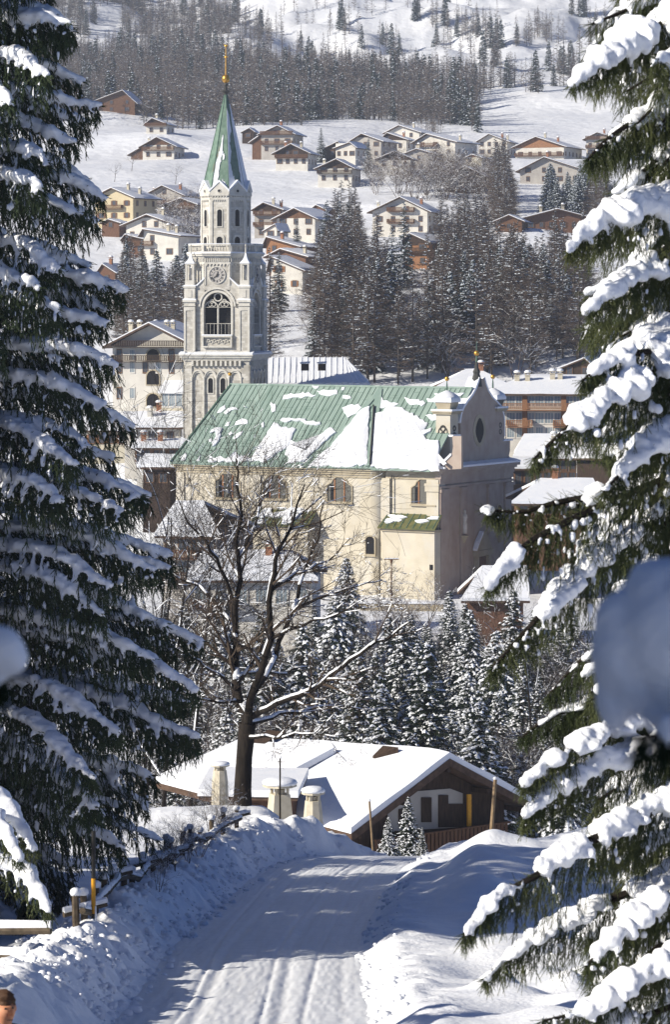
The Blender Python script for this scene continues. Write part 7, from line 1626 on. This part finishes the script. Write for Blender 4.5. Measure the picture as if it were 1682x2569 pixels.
# sunlit boughs of a smaller spruce at the lower left edge
def path_px(pts, n=9):
    P = [np.array(W(*p)) for p in pts]; out = []; m = len(P)-1
    for i in range(n):
        t = i/(n-1)*m; k = min(m-1, int(t)); f = t-k; a = P[max(0, k-1)]; b = P[k]; c = P[k+1]; d = P[min(m, k+2)]
        out.append(.5*((2*b)+(-a+c)*f+(2*a-5*b+4*c-d)*f*f+(-a+3*b-3*c+d)*f**3))
    return np.array(out)
def low_left():
    rng = np.random.RandomState(23); out = new_out(); tx, ty = -6.6, 50.5; zb = ground(tx, ty)-.3; O = np.array([tx, ty, zb])
    root = thing('spruce_tree', 'small sunlit spruce whose two snowy boughs enter at the lower left edge', 'spruce', tuple(O))
    for pts in ([(-150, 1900, 50.5), (-60, 1960, 49.5), (20, 2030, 49.0), (85, 2130, 48.5)], [(-150, 2080, 50.5), (-50, 2150, 49.5), (60, 2190, 49.0), (122, 2285, 48.5)], [(-150, 2000, 50.5), (-80, 2030, 49.0), (-10, 2060, 48.0), (50, 2160, 47.5)], [(-150, 1780, 50.5), (-80, 1800, 51.0), (-20, 1850, 51.5)], [(-150, 2180, 50.5), (-230, 2230, 50.0), (-330, 2300, 49.5)], [(-150, 2000, 50.5), (-240, 2050, 50.0), (-340, 2120, 50.0)]):
        comb_limb(rng, path_px(pts), out, hang=.52, width=.36, ds=.085, tl=.16, snow=.14, sn_p=.9, nsec=4)
    finish(out, root, TW_MID, 'needle_near', .035, 3, O, [(O, O+UP*5.2, .16, .1), (O+UP*5.2, O+UP*8, .1, .02)], 1)
low_left()

# the near spruce on the right: limbs measured from the photograph's outline, trunk just outside the frame
def right_spruce():
    rng = np.random.RandomState(31); out = new_out(); D = 29.0; tx = (1900-CX)*D/F; ty = D+.3; zb = ground(tx, ty)-.3; O = np.array([tx, ty, zb])
    root = thing('spruce_tree', 'near sunlit spruce reaching in from the right with thick snow pillows on hanging boughs', 'spruce', tuple(O))
    Ls = [([(1900, -60, 29), (1700, 40, 28.5), (1600, 95, 28), (1500, 150, 27.6), (1440, 205, 27.5)], .40, .55, .24), ([(1900, 180, 29), (1700, 250, 28.7), (1600, 300, 28.3), (1530, 345, 28), (1475, 400, 27.8)], .42, .3, .12), ([(1900, 90, 29), (1760, 140, 28), (1650, 150, 27.2)], .5, .4, .2),
          ([(1900, 330, 29), (1700, 500, 28.6), (1590, 520, 28.2), (1500, 560, 28), (1428, 625, 27.8)], .38, .52, .25), ([(1900, 520, 29), (1720, 660, 29), (1620, 680, 28.6), (1545, 715, 28.2), (1480, 775, 28)], .34, .42, .18), ([(1900, 700, 29), (1700, 860, 28.5), (1600, 885, 28), (1530, 905, 27.8), (1462, 955, 27.6)], .36, .42, .17), ([(1900, 760, 29), (1750, 800, 30), (1640, 860, 30.5), (1560, 900, 30.6)], .4, .4, .15),
          ([(1900, 700, 29), (1700, 890, 28.4), (1560, 975, 27.8), (1440, 1060, 27.4), (1342, 1150, 27.2)], .44, .50, .22), ([(1900, 900, 29), (1740, 1050, 28.4), (1650, 1100, 28), (1580, 1165, 27.8), (1515, 1235, 27.6)], .42, .46, .22), ([(1900, 1080, 29), (1700, 1190, 28.5), (1550, 1250, 28), (1400, 1320, 27.5), (1300, 1380, 27.2), (1226, 1470, 27)], .46, .52, .22),
          ([(1900, 1180, 29), (1700, 1300, 28.6), (1560, 1350, 28.2), (1440, 1450, 27.7), (1340, 1560, 27.4), (1235, 1675, 27.2)], .50, .46, .18), ([(1750, 1215, 29.8), (1500, 1245, 29.8), (1390, 1262, 29.6), (1310, 1285, 29.4), (1222, 1278, 29.3)], .28, .36, .2), ([(1900, 1240, 30), (1700, 1245, 30), (1560, 1290, 30.2), (1440, 1400, 30.2)], .42, .3, .10), ([(1900, 1060, 30), (1700, 1110, 30), (1560, 1130, 30.2), (1520, 1135, 30.4)], .3, .3, .15),
          ([(1900, 1500, 29.6), (1640, 1560, 29.8), (1480, 1640, 30), (1380, 1740, 30)], .5, .2, .04), ([(1900, 1600, 29.6), (1640, 1650, 29.8), (1500, 1730, 30), (1400, 1820, 30)], .45, .2, .05),
          ([(1900, 1720, 29), (1650, 1790, 28.6), (1520, 1840, 28.2), (1410, 1890, 27.8), (1312, 1965, 27.6)], .40, .46, .19), ([(1900, 1800, 29), (1650, 1870, 28.3), (1480, 1930, 28), (1400, 1970, 27.8), (1318, 2045, 27.6)], .42, .42, .18), ([(1900, 1780, 30), (1560, 1760, 30), (1400, 1790, 30), (1310, 1850, 30)], .3, .22, .1),
          ([(1900, 1880, 28.6), (1640, 2030, 28), (1480, 2110, 27.5), (1340, 2200, 27.2), (1240, 2255, 27), (1165, 2345, 26.8)], .48, .48, .19), ([(1900, 2020, 28.6), (1680, 2190, 28.2), (1500, 2270, 27.9), (1350, 2340, 27.6), (1220, 2450, 27.4)], .42, .40, .12), ([(1900, 2140, 28), (1720, 2220, 27.5), (1600, 2300, 27.2), (1540, 2350, 27), (1470, 2425, 26.9)], .40, .46, .22), ([(1900, 2000, 30), (1700, 2060, 30), (1560, 2130, 30)], .5, .3, .1),
          ([(1900, 2280, 27.5), (1700, 2400, 27), (1600, 2460, 26.8), (1480, 2530, 26.6), (1365, 2560, 26.5)], .30, .46, .2), ([(1900, 2400, 27.5), (1720, 2510, 27), (1580, 2560, 26.8), (1450, 2620, 26.6)], .36, .46, .2), ([(1900, 2250, 29), (1720, 2330, 28.6), (1600, 2420, 28.3), (1540, 2500, 28)], .4, .3, .1)]
    for pts, hang, wid, sn in Ls:
        comb_limb(rng, path_px(pts, 11), out, hang=hang*1.25, width=wid*.72, ds=.036, tl=.12, snow=sn*.52, sn_p=.58 if sn > .11 else .12, nsec=7, side=.42, tip=.22, tsc=1.2, secp=.34)
    # inner mass of shaded boughs close to the trunk
    for k in range(190):
        py = -150+k*14.5+rng.uniform(-20, 20); reach = rng.uniform(200, 440); dd = rng.uniform(-1.2, 1.6); a = (1900, py-90, 29.3); tipx = 1900-reach
        comb_limb(rng, path_px([a, (1900-reach*.5, py-20, 29.3+dd*.5), (tipx, py+90*rng.uniform(.6, 1.5), 29.3+dd)], 7), out, hang=.46, width=.3, ds=.06, tl=.14, snow=.08, sn_p=.14, nsec=4, side=.5, tip=.4)
    for k in range(40):                                    # boughs on the other side of the trunk, out of frame
        a = rng.uniform(-1.2, 1.2); z = zb+2+k*.42; d = np.array([math.cos(a), math.sin(a), 0]); L = rng.uniform(2.0, 2.8)*max(.3, min(1, (14-(z-zb))/9))
        comb_limb(rng, np.array([[tx, ty, z]+d*L*t+UP*L*(.1*t-.4*t*t) for t in np.linspace(.05, 1, 7)]), out, hang=.45, width=.4, ds=.16, tl=.2, snow=.14, sn_p=.5, nsec=3)
    finish(out, root, TW_NEAR, 'needle_near', .019, 2, O, [(O, O+UP*8, .2, .15), (O+UP*8, O+UP*17, .15, .03)], 2, 'bark', .026, 11.0)
right_spruce()

# two snow loaded twigs hanging right in front of the camera, far out of focus
def close_bough(label, pts, blobs, D, flip=1):
    rng = np.random.RandomState(int(D*10)); out = new_out(); O = np.array(W(pts[0][0], pts[0][1], pts[0][2])); root = thing('spruce_bough', label, 'bough', tuple(O))
    comb_limb(rng, path_px(pts), out, hang=.09, width=.05, ds=.009, tl=.045, snow=.03, sn_p=.3, nsec=4, side=.5, tsc=1.6)
    for px, py, rx_, rz_ in blobs: out['SP'].append(np.array(W(px, py, D))); out['SX'].append(np.array([1.0, 0, 0])); out['SS'].append([rx_*D/F, rx_*D/F*.8, rz_*D/F])
    P = np.array(out['P'])-O
    link_mesh('foliage', np_mesh('foliage', *scatter(*TW_NEAR, P, frames(np.array(out['X'])), np.array(out['S'])), M['needle']), root)
    link_mesh('stem', np_mesh('stem', *tubes([(a-O, b-O, .006, .005) for a, b, c, d in out['seg']], 6), M['bark']), root)
    link_mesh('snow', blob_mesh('snow', M['tree_snow'], np.array(out['SP'])-O, out['SX'], out['SS'], .008, 3, 8), root)
close_bough('very close blurred bough with a big round blue shaded snow lump, right edge', [(2150, 1700, 4.85), (1950, 1775, 4.85), (1750, 1830, 4.85), (1610, 1850, 4.85)], [(1740, 1600, 205, 200), (1600, 1640, 118, 150), (1690, 1500, 130, 105), (1800, 1520, 200, 140), (1545, 1745, 52, 95), (1690, 1770, 90, 70), (1560, 1560, 70, 80), (1640, 1440, 60, 40)], 5.0)
close_bough('very close blurred bough tip with small shaded snow lump, left edge', [(-420, 1600, 5.2), (-250, 1640, 5.2), (-100, 1670, 5.2), (5, 1700, 5.2)], [(0, 1630, 62, 62), (-80, 1620, 90, 80), (-160, 1600, 100, 80), (30, 1650, 44, 50)], 5.2)

# ------------------------------------------------------------------ spruces outside the frame on the sunny side; they throw the road's shade
SHD = [(-19.5, 70.5, 34), (-16.5, 76, 33), (-24, 75.5, 36), (-14.8, 82, 30), (-21, 84, 33), (-16.5, 90, 27), (-14.5, 97, 22), (-19, 103, 21), (-24, 92, 26), (-30, 82, 34)]
NM = ['first', 'second', 'third', 'fourth', 'fifth', 'sixth', 'seventh', 'eighth', 'ninth', 'tenth', 'eleventh', 'twelfth']
for i, (x, y, h) in enumerate(SHD): place_tree(SPT[i % 3], 'spruce_tree', NM[i]+' tall roadside spruce beyond the left edge of the view', 'spruce', (x, y, ground(x, y)-.3), h/20, i*1.3, 'roadside spruces beyond the left edge', .85)
for i, (x, y, k, lab) in enumerate(((-2.75, 4.0, .95, 'added shade spruce nearest to the viewpoint on the left, outside the view'), (-3.9, 3.0, 1.1, 'second added shade spruce beside the viewpoint, a step behind the nearest'), (-4.0, 4.7, 1.05, 'third added shade spruce beside the viewpoint, a step ahead of the second'), (-5.2, 3.6, 1.25, 'tallest spruce of the added shade clump beside the viewpoint'), (-1.95, 4.6, .62, 'small spruce in front of the added shade clump beside the viewpoint'), (-3.3, 4.35, .95, 'fourth spruce in the thick of the added shade clump beside the viewpoint'), (-2.35, 4.3, .72, 'young added shade spruce wedged between the nearest two beside the viewpoint'))): place_tree(SPN[i % 4], 'spruce_tree', lab, 'spruce', (x, y, ground(x, y)-.1), k, i*1.4)  # unseen clump, added to keep sun off the close snow lumps
# brush under the big spruce
for i, (px, D, h) in enumerate([(440, 92, 1.5), (500, 100, 1.6), (395, 86, 1.2), (530, 108, 1.8), (470, 97, 1.3), (560, 112, 1.4)]):
    x = (px-CX)*D/F; place_tree(BUSH[i % 4], 'bare_bush', ['reddish bare bush under the tip of the big shaded spruce', 'bare bush behind the far end of the wooden fence', 'low bare bush behind the middle of the wooden fence', 'bare bush between the fence end and the bare tree', 'thin bare bush behind the fence rail', 'small bare bush next to the bare tree trunk'][i], 'bush', (x, D, ground(x, D)-.1), h/6*1.0, i*2.0)

# ------------------------------------------------------------------ little pines beside the chalet
def young_tree(px, py0, py1, D, label, tmpl, name='pine_tree', cat='pine'):
    c = W(px, py1, D); h = (py1-py0)*D/F; place_tree(tmpl, name, label, cat, (c.x, c.y, c.z-.6), (h+.6)/9, rnd.uniform(0, 6))
young_tree(1025, 2000, 2135, 150, 'young spruce with snowy twigs in front of the chalet balcony', SPN[1], 'spruce_tree', 'spruce')
young_tree(975, 2050, 2125, 148, 'small spruce left of the young one by the chalet balcony', SPN[2], 'spruce_tree', 'spruce')
young_tree(1060, 2075, 2130, 146, 'tiny spruce at the foot of the chalet balcony', SPN[0], 'spruce_tree', 'spruce')

# ------------------------------------------------------------------ fence on the left bank
def fence():
    base = None; pts = []
    for y in np.arange(70.5, 114, 2.6): rx = float(roadx(y)); x = rx-2.42-1.55; pts.append((x, y, ground(x, y)))
    O = Vector(pts[0]); root = thing('wooden_fence', 'rustic wooden post and rail fence with snow on it along the left bank', 'fence', tuple(O)); rr = random.Random(3)
    rail = MB(); sn = MB()
    for i, p in enumerate(pts):
        m = MB(); q = Vector(p)-O; dx = rr.uniform(-.08, .08); h = rr.uniform(.55, .85)
        m.tube(q+Vector((0, 0, -.8)), q+Vector((dx, rr.uniform(-.1, .1), h)), .09, .08, 7); po = m.build('post', M['fence_wood'], root)
        s = MB(); s.M = Matrix.Translation(q+Vector((dx, 0, h))); s.lathe([(.10, -.03), (.13, .04), (.11, .10), (.05, .14)], 0, 0, 9); s.build('snow_cap', M['snow'], po, True, 80)
        if i % 3 == 1:
            m = MB(); m.tube(q+Vector((-.5, -.3, .35)), q+Vector((.45, .2, .5)), .07, .06, 6); m.build('brace', M['fence_wood'], root)
            s = MB(); s.tube(q+Vector((-.5, -.3, .45)), q+Vector((.45, .2, .6)), .08, .07, 7); s.build('snow', M['snow'], root, True)
        if i < len(pts)-1:
            n = Vector(pts[i+1])-O
            m = MB(); a = q+Vector((.12, 0, .34)); b = n+Vector((.12, 0, .34)); m.tube(a-(b-a)*.03, b+(b-a)*.03, .075, .065, 7); r = m.build('rail', M['fence_wood'], root)
            s = MB(); rg = []
            for k in range(9):
                c = a.lerp(b, k/8)+Vector((0, 0, .06)); w = .07*(.8+.5*rr.random()); h_ = .09*(.5+rr.random()); rg.append([c+Vector((-w, 0, 0)), c+Vector((-w*.6, 0, h_)), c+Vector((w*.6, 0, h_)), c+Vector((w, 0, 0))])
            s.loft(rg); s.build('snow', M['snow'], r, True, 80)
fence()
def near_rails():
    c = W(60, 2335, 63); root = thing('log_rail', 'old mossy log rails half buried in snow at the lower left edge', 'rail', (c.x, c.y, c.z))
    for (dz, x1, k) in ((.0, .55, 1), (-.5, .1, 2)):
        m = MB(); m.tube((-1.6, .3, dz-.05), (x1, -.2*k, dz+.05), .10, .085, 8); r = m.build('log', M['fence_wood'], root)
        s = MB(); s.tube((-1.6, .3, dz+.07), (x1, -.2*k, dz+.16), .11, .08, 8); s.build('snow', M['snow'], r, True)
near_rails()
def marker():
    D = 72.5; x = (234-CX)*D/F; z = ground(x, D); root = thing('marker_pole', 'snow marker pole painted black and yellow standing in the left bank', 'pole', (x, D, z)); z1 = (HY-2085)*D/F-z
    for a, b, mt in ((-.4, .38, 'black_paint'), (.38, 1.18, 'yellow_paint'), (1.18, max(1.9, z1), 'black_paint')):
        m = MB(); m.tube((0, 0, a), (0, 0, b), .05, .05, 10); m.build('band', M[mt], root)
    m = MB(); m.tube((.055, -.02, .0), (.05, -.02, .55), .035, .02, 6); m.build('snow', M['snow'], root, True)
marker()
def pole(px, py0, py1, D, dx, r, name, label, mt='pole_wood'):
    c = W(px, py1, D); h = (py1-py0)*D/F; root = thing(name, label, 'pole', tuple(c)); m = MB(); m.tube((-dx*.3, 0, -.9), (dx, 0, h), r, r*.85, 8); m.build('shaft', M[mt], root); m = MB(); m.lathe([(r*1.1, 0), (r*1.2, .05), (r*.5, .10)], dx, 0, 7); m.M = Matrix.Identity(4); o = m.build('snow_cap', M['snow'], root, True); o.location = (0, 0, h)
pole(703, 1902, 2040, 121, 0, .035, 'wooden_pole', 'thin dark upright pole between the bare tree and the chalet chimneys', 'bark')
pole(1233, 1955, 2092, 132, .18, .09, 'wooden_pole', 'leaning brown wooden pole in front of the chalet gable')
pole(935, 2010, 2090, 128, -.12, .05, 'wooden_pole', 'short leaning stake left of the young spruce by the chalet')

# ------------------------------------------------------------------ lumps of ploughed snow
def clods():
    rr = random.Random(12)
    for i in range(46):
        y = rr.uniform(58, 108); rx = float(roadx(y)); x = rx-2.42+rr.uniform(-.5, .9)*rr.random(); r = rr.uniform(.05, .13); z = ground(x, y) if x < rx-2.42 else float(zprof(y))
        m = MB(); v, f = ico(2); m.add([(r*a*(1+.3*noise.noise(Vector((a*2+i, b*2, c*2)))), r*b*(1+.3*noise.noise(Vector((a*2, b*2+i, c*2)))), r*.8*c) for a, b, c in v], [tuple(int(q) for q in t) for t in f])
        o = m.build('snow_clod', M['snow'], None, True, 60); o.location = (x, y, z+r*.35)
        tag(o, ('small' if r < .09 else 'fist sized')+' snow clod under the left bank, '+('nearest stretch' if y < 72 else 'beside the fence middle' if y < 90 else 'far stretch of the road'), 'snow clod', 'loose snow clods along the road edge')
clods()

def loose_snow():
    r = np.random.RandomState(5); n = 3600; Y = 56+60*r.rand(n)**1.1; l = r.uniform(-.5, 3.2, n); X = roadx(Y)-2.42-l; k = r.rand(n) < .07; X = np.where(k, roadx(Y)+2.3+r.rand(n)*.9, X); near = (l < 0) & ~k; keep = ~(near & (r.rand(n) < .6)) & (fbm(X*.8, Y*.8, 2) > -.12); X, Y = X[keep], Y[keep]; n = len(X)
    rad = .03+.09*r.rand(n)**2.6; Z = zterr(X, Y)+rad*.2; d = np.abs(X-roadx(Y)); Z = np.where(d < 2.42, np.maximum(Z, zprof(Y)), Z); v, f = ico(1); v = v*(1+.25*r.uniform(-1, 1, (len(v), 1)))
    V, Fq = scatter(v, f, np.stack([X, Y, Z], 1), frames(r.uniform(-1, 1, (n, 3))), np.stack([rad*r.uniform(.8, 1.5, n), rad, rad*r.uniform(.6, 1, n)], 1))
    tag(link_mesh('loose_snow', np_mesh('loose_snow', V, Fq, M['bank_snow'], smooth=True)), 'crumbly ploughed snow covering the banks on both sides of the road', 'loose snow', None, 'stuff')
loose_snow()

# ------------------------------------------------------------------ person at the lower left
def person():
    D = 25.0; hx = (10-CX)*D/F; ztop = (HY-2488)*D/F; zg = ztop-1.74; root = thing('person', 'person with short brown hair and dark coat at the bottom left corner, turned right', 'person', (hx, D, zg), R(32))
    def skin(name, verts, edges, radii, mt, sub=2, root_i=0):
        me = bpy.data.meshes.new(name); me.from_pydata(verts, edges, []); o = link_mesh(name, me); o.modifiers.new('skin', 'SKIN'); sv = me.skin_vertices[0].data
        for i, r in enumerate(radii): sv[i].radius = r if isinstance(r, tuple) else (r, r)
        sv[root_i].use_root = True; sb = o.modifiers.new('sub', 'SUBSURF'); sb.levels = sub; sb.render_levels = sub
        dg = bpy.context.evaluated_depsgraph_get(); dg.update(); out = bpy.data.meshes.new_from_object(o.evaluated_get(dg)); bpy.data.objects.remove(o)
        out.materials.clear(); out.materials.append(mt); out.polygons.foreach_set('use_smooth', [True]*len(out.polygons)); return link_mesh(name, out, root)
    # faces -Y locally; whole continuous body incl. head and hands
    v = [(0, 0, .95), (0, 0, 1.15), (0, .01, 1.38), (0, .015, 1.48), (0, -.005, 1.58), (0, -.015, 1.66), (.09, 0, .88), (.11, -.02, .5), (.11, .01, .09), (.11, -.15, .04), (-.09, 0, .88), (-.11, -.02, .5), (-.11, .01, .09), (-.11, -.15, .04),
         (.18, .01, 1.40), (.25, .03, 1.12), (.24, -.05, .88), (.24, -.07, .80), (-.18, .01, 1.40), (-.25, .03, 1.12), (-.24, -.05, .88), (-.24, -.07, .80)]
    e = [(0, 1), (1, 2), (2, 3), (3, 4), (4, 5), (0, 6), (6, 7), (7, 8), (8, 9), (0, 10), (10, 11), (11, 12), (12, 13), (2, 14), (14, 15), (15, 16), (16, 17), (2, 18), (18, 19), (19, 20), (20, 21)]
    r = [(.15, .11), (.14, .10), (.13, .09), .055, (.092, .108), (.092, .108), .085, .055, .04, .035, .085, .055, .04, .035, .055, .042, .03, .035, .055, .042, .03, .035]
    b = skin('body', v, e, r, M['skin'])
    m = MB(); m.loft([[(x*sx, y, z) for sx, x in ((-1, .02), (1, .02), (1, .012), (-1, .012))] for y, z in ((-.085, 1.635), (-.105, 1.60), (-.118, 1.575), (-.09, 1.565))]); m.build('nose', M['skin'], root, True)
    m = MB(); m.sphere((.082, .01, 1.60), .03, 8, 6, 1.2); m.build('ear', M['skin'], root, True); m = MB(); m.sphere((-.082, .01, 1.60), .03, 8, 6, 1.2); m.build('ear', M['skin'], root, True)
    for sx in (-1, 1): m = MB(); m.sphere((sx*.030, -.084, 1.625), .010, 8, 6); m.build('eye', M['black_paint'], root, True)
    m = MB(); m.tube((-.025, -.096, 1.535), (.025, -.096, 1.535), .006, .006, 6); m.build('mouth', M['wood_red'], root)
    # hair cap hugging the skull
    vv, ff = ico(4); m = MB(); pts = []
    for a, b_, c in vv:
        n_ = noise.noise(Vector((a*5, b_*5, c*5)))*.012; front = 1 if b_ < -.15 and c < .55 else 0; low = 1 if c < -.30 else 0; k = .58 if (front or low) else 1.04
        pts.append(((a*.092+a*n_)*k, .0+(b_*.108+b_*n_)*k, 1.645+(c*.108+c*n_)*k))
    m.add(pts, [tuple(int(q) for q in t) for t in ff]); m.build('hair', M['hair'], root, True, 180)
    vc = [(0, 0, .80), (0, 0, 1.0), (0, .0, 1.2), (0, .01, 1.40), (0, .012, 1.475), (.17, .01, 1.41), (.25, .03, 1.12), (.24, -.045, .90), (-.17, .01, 1.41), (-.25, .03, 1.12), (-.24, -.045, .90)]
    skin('coat', vc, [(0, 1), (1, 2), (2, 3), (3, 4), (3, 5), (5, 6), (6, 7), (3, 8), (8, 9), (9, 10)], [(.2, .15), (.18, .14), (.17, .125), (.15, .11), (.085, .09), .08, .062, .05, .08, .062, .05], M['coat'], 2, 2)
    vl = [(0, 0, .92), (.1, 0, .84), (.115, -.02, .5), (.115, .01, .12), (-.1, 0, .84), (-.115, -.02, .5), (-.115, .01, .12)]
    skin('trousers', vl, [(0, 1), (1, 2), (2, 3), (0, 4), (4, 5), (5, 6)], [(.15, .12), .1, .072, .062, .1, .072, .062], M['trousers'], 2)
    for sx in (-1, 1):
        m = MB(); m.sphere((sx*.11, -.06, .05), .07, 10, 7, .75); m.box(sx*.11-.05, sx*.11+.05, -.19, .05, 0, .05); m.build('shoe', M['black_paint'], root, True)
        hd = MB(); hd.M = Matrix.Translation((sx*.24, -.07, .80))
        hd.box(-.018, .018, -.04, .04, -.055, .02)
        for k, (yy, ln) in enumerate(((-.032, .065), (-.011, .075), (.011, .07), (.032, .055))):
            hd.tube((0, yy, -.05), (-sx*.006, yy, -.05-ln*.55), .0095, .009, 6); hd.tube((-sx*.006, yy, -.05-ln*.55), (-sx*.022, yy, -.05-ln), .009, .007, 6)
        hd.tube((0, -.04, .0), (-sx*.012, -.075, -.04), .011, .008, 6); hd.build('hand', M['skin'], root, True)
person()

# ------------------------------------------------------------------ cold air between here and the mountainside
def haze():
    m = bpy.data.materials.new('haze'); m.use_nodes = True; nt = m.node_tree; nt.nodes.clear(); v = nt.nodes.new('ShaderNodeVolumePrincipled'); o = nt.nodes.new('ShaderNodeOutputMaterial')
    v.inputs['Color'].default_value = (.78, .86, 1, 1); v.inputs['Density'].default_value = .00019; v.inputs['Anisotropy'].default_value = .2; nt.links.new(v.outputs[0], o.inputs['Volume'])
    b = MB(); b.box(-900, 900, -60, 2300, -70, 420); ob = b.build('haze', m); tag(ob, 'thin cold haze that pales the far woods and houses', 'haze', None, 'stuff')
haze()

# ------------------------------------------------------------------ look-alikes told apart by their order from left to right
ORD = ['first', 'second', 'third', 'fourth', 'fifth', 'sixth', 'seventh', 'eighth', 'ninth', 'tenth', 'eleventh', 'twelfth', 'thirteenth', 'fourteenth', 'fifteenth', 'sixteenth', 'seventeenth', 'eighteenth', 'nineteenth', 'twentieth']
_by = {}
for o in COL.objects:
    if o.parent is None and o.get('label') and o.get('kind') is None: _by.setdefault(o['label'], []).append(o)
for lab, os_ in _by.items():
    if 1 < len(os_) <= 20:
        os_.sort(key=lambda o: o.location.x/max(1, o.location.y))
        for i, o in enumerate(os_): o['label'] = (lab if len(lab.split()) < 14 else lab.replace(' the ', ' ').replace('many stemmed', 'bushy'))+', '+ORD[i]+' from left'
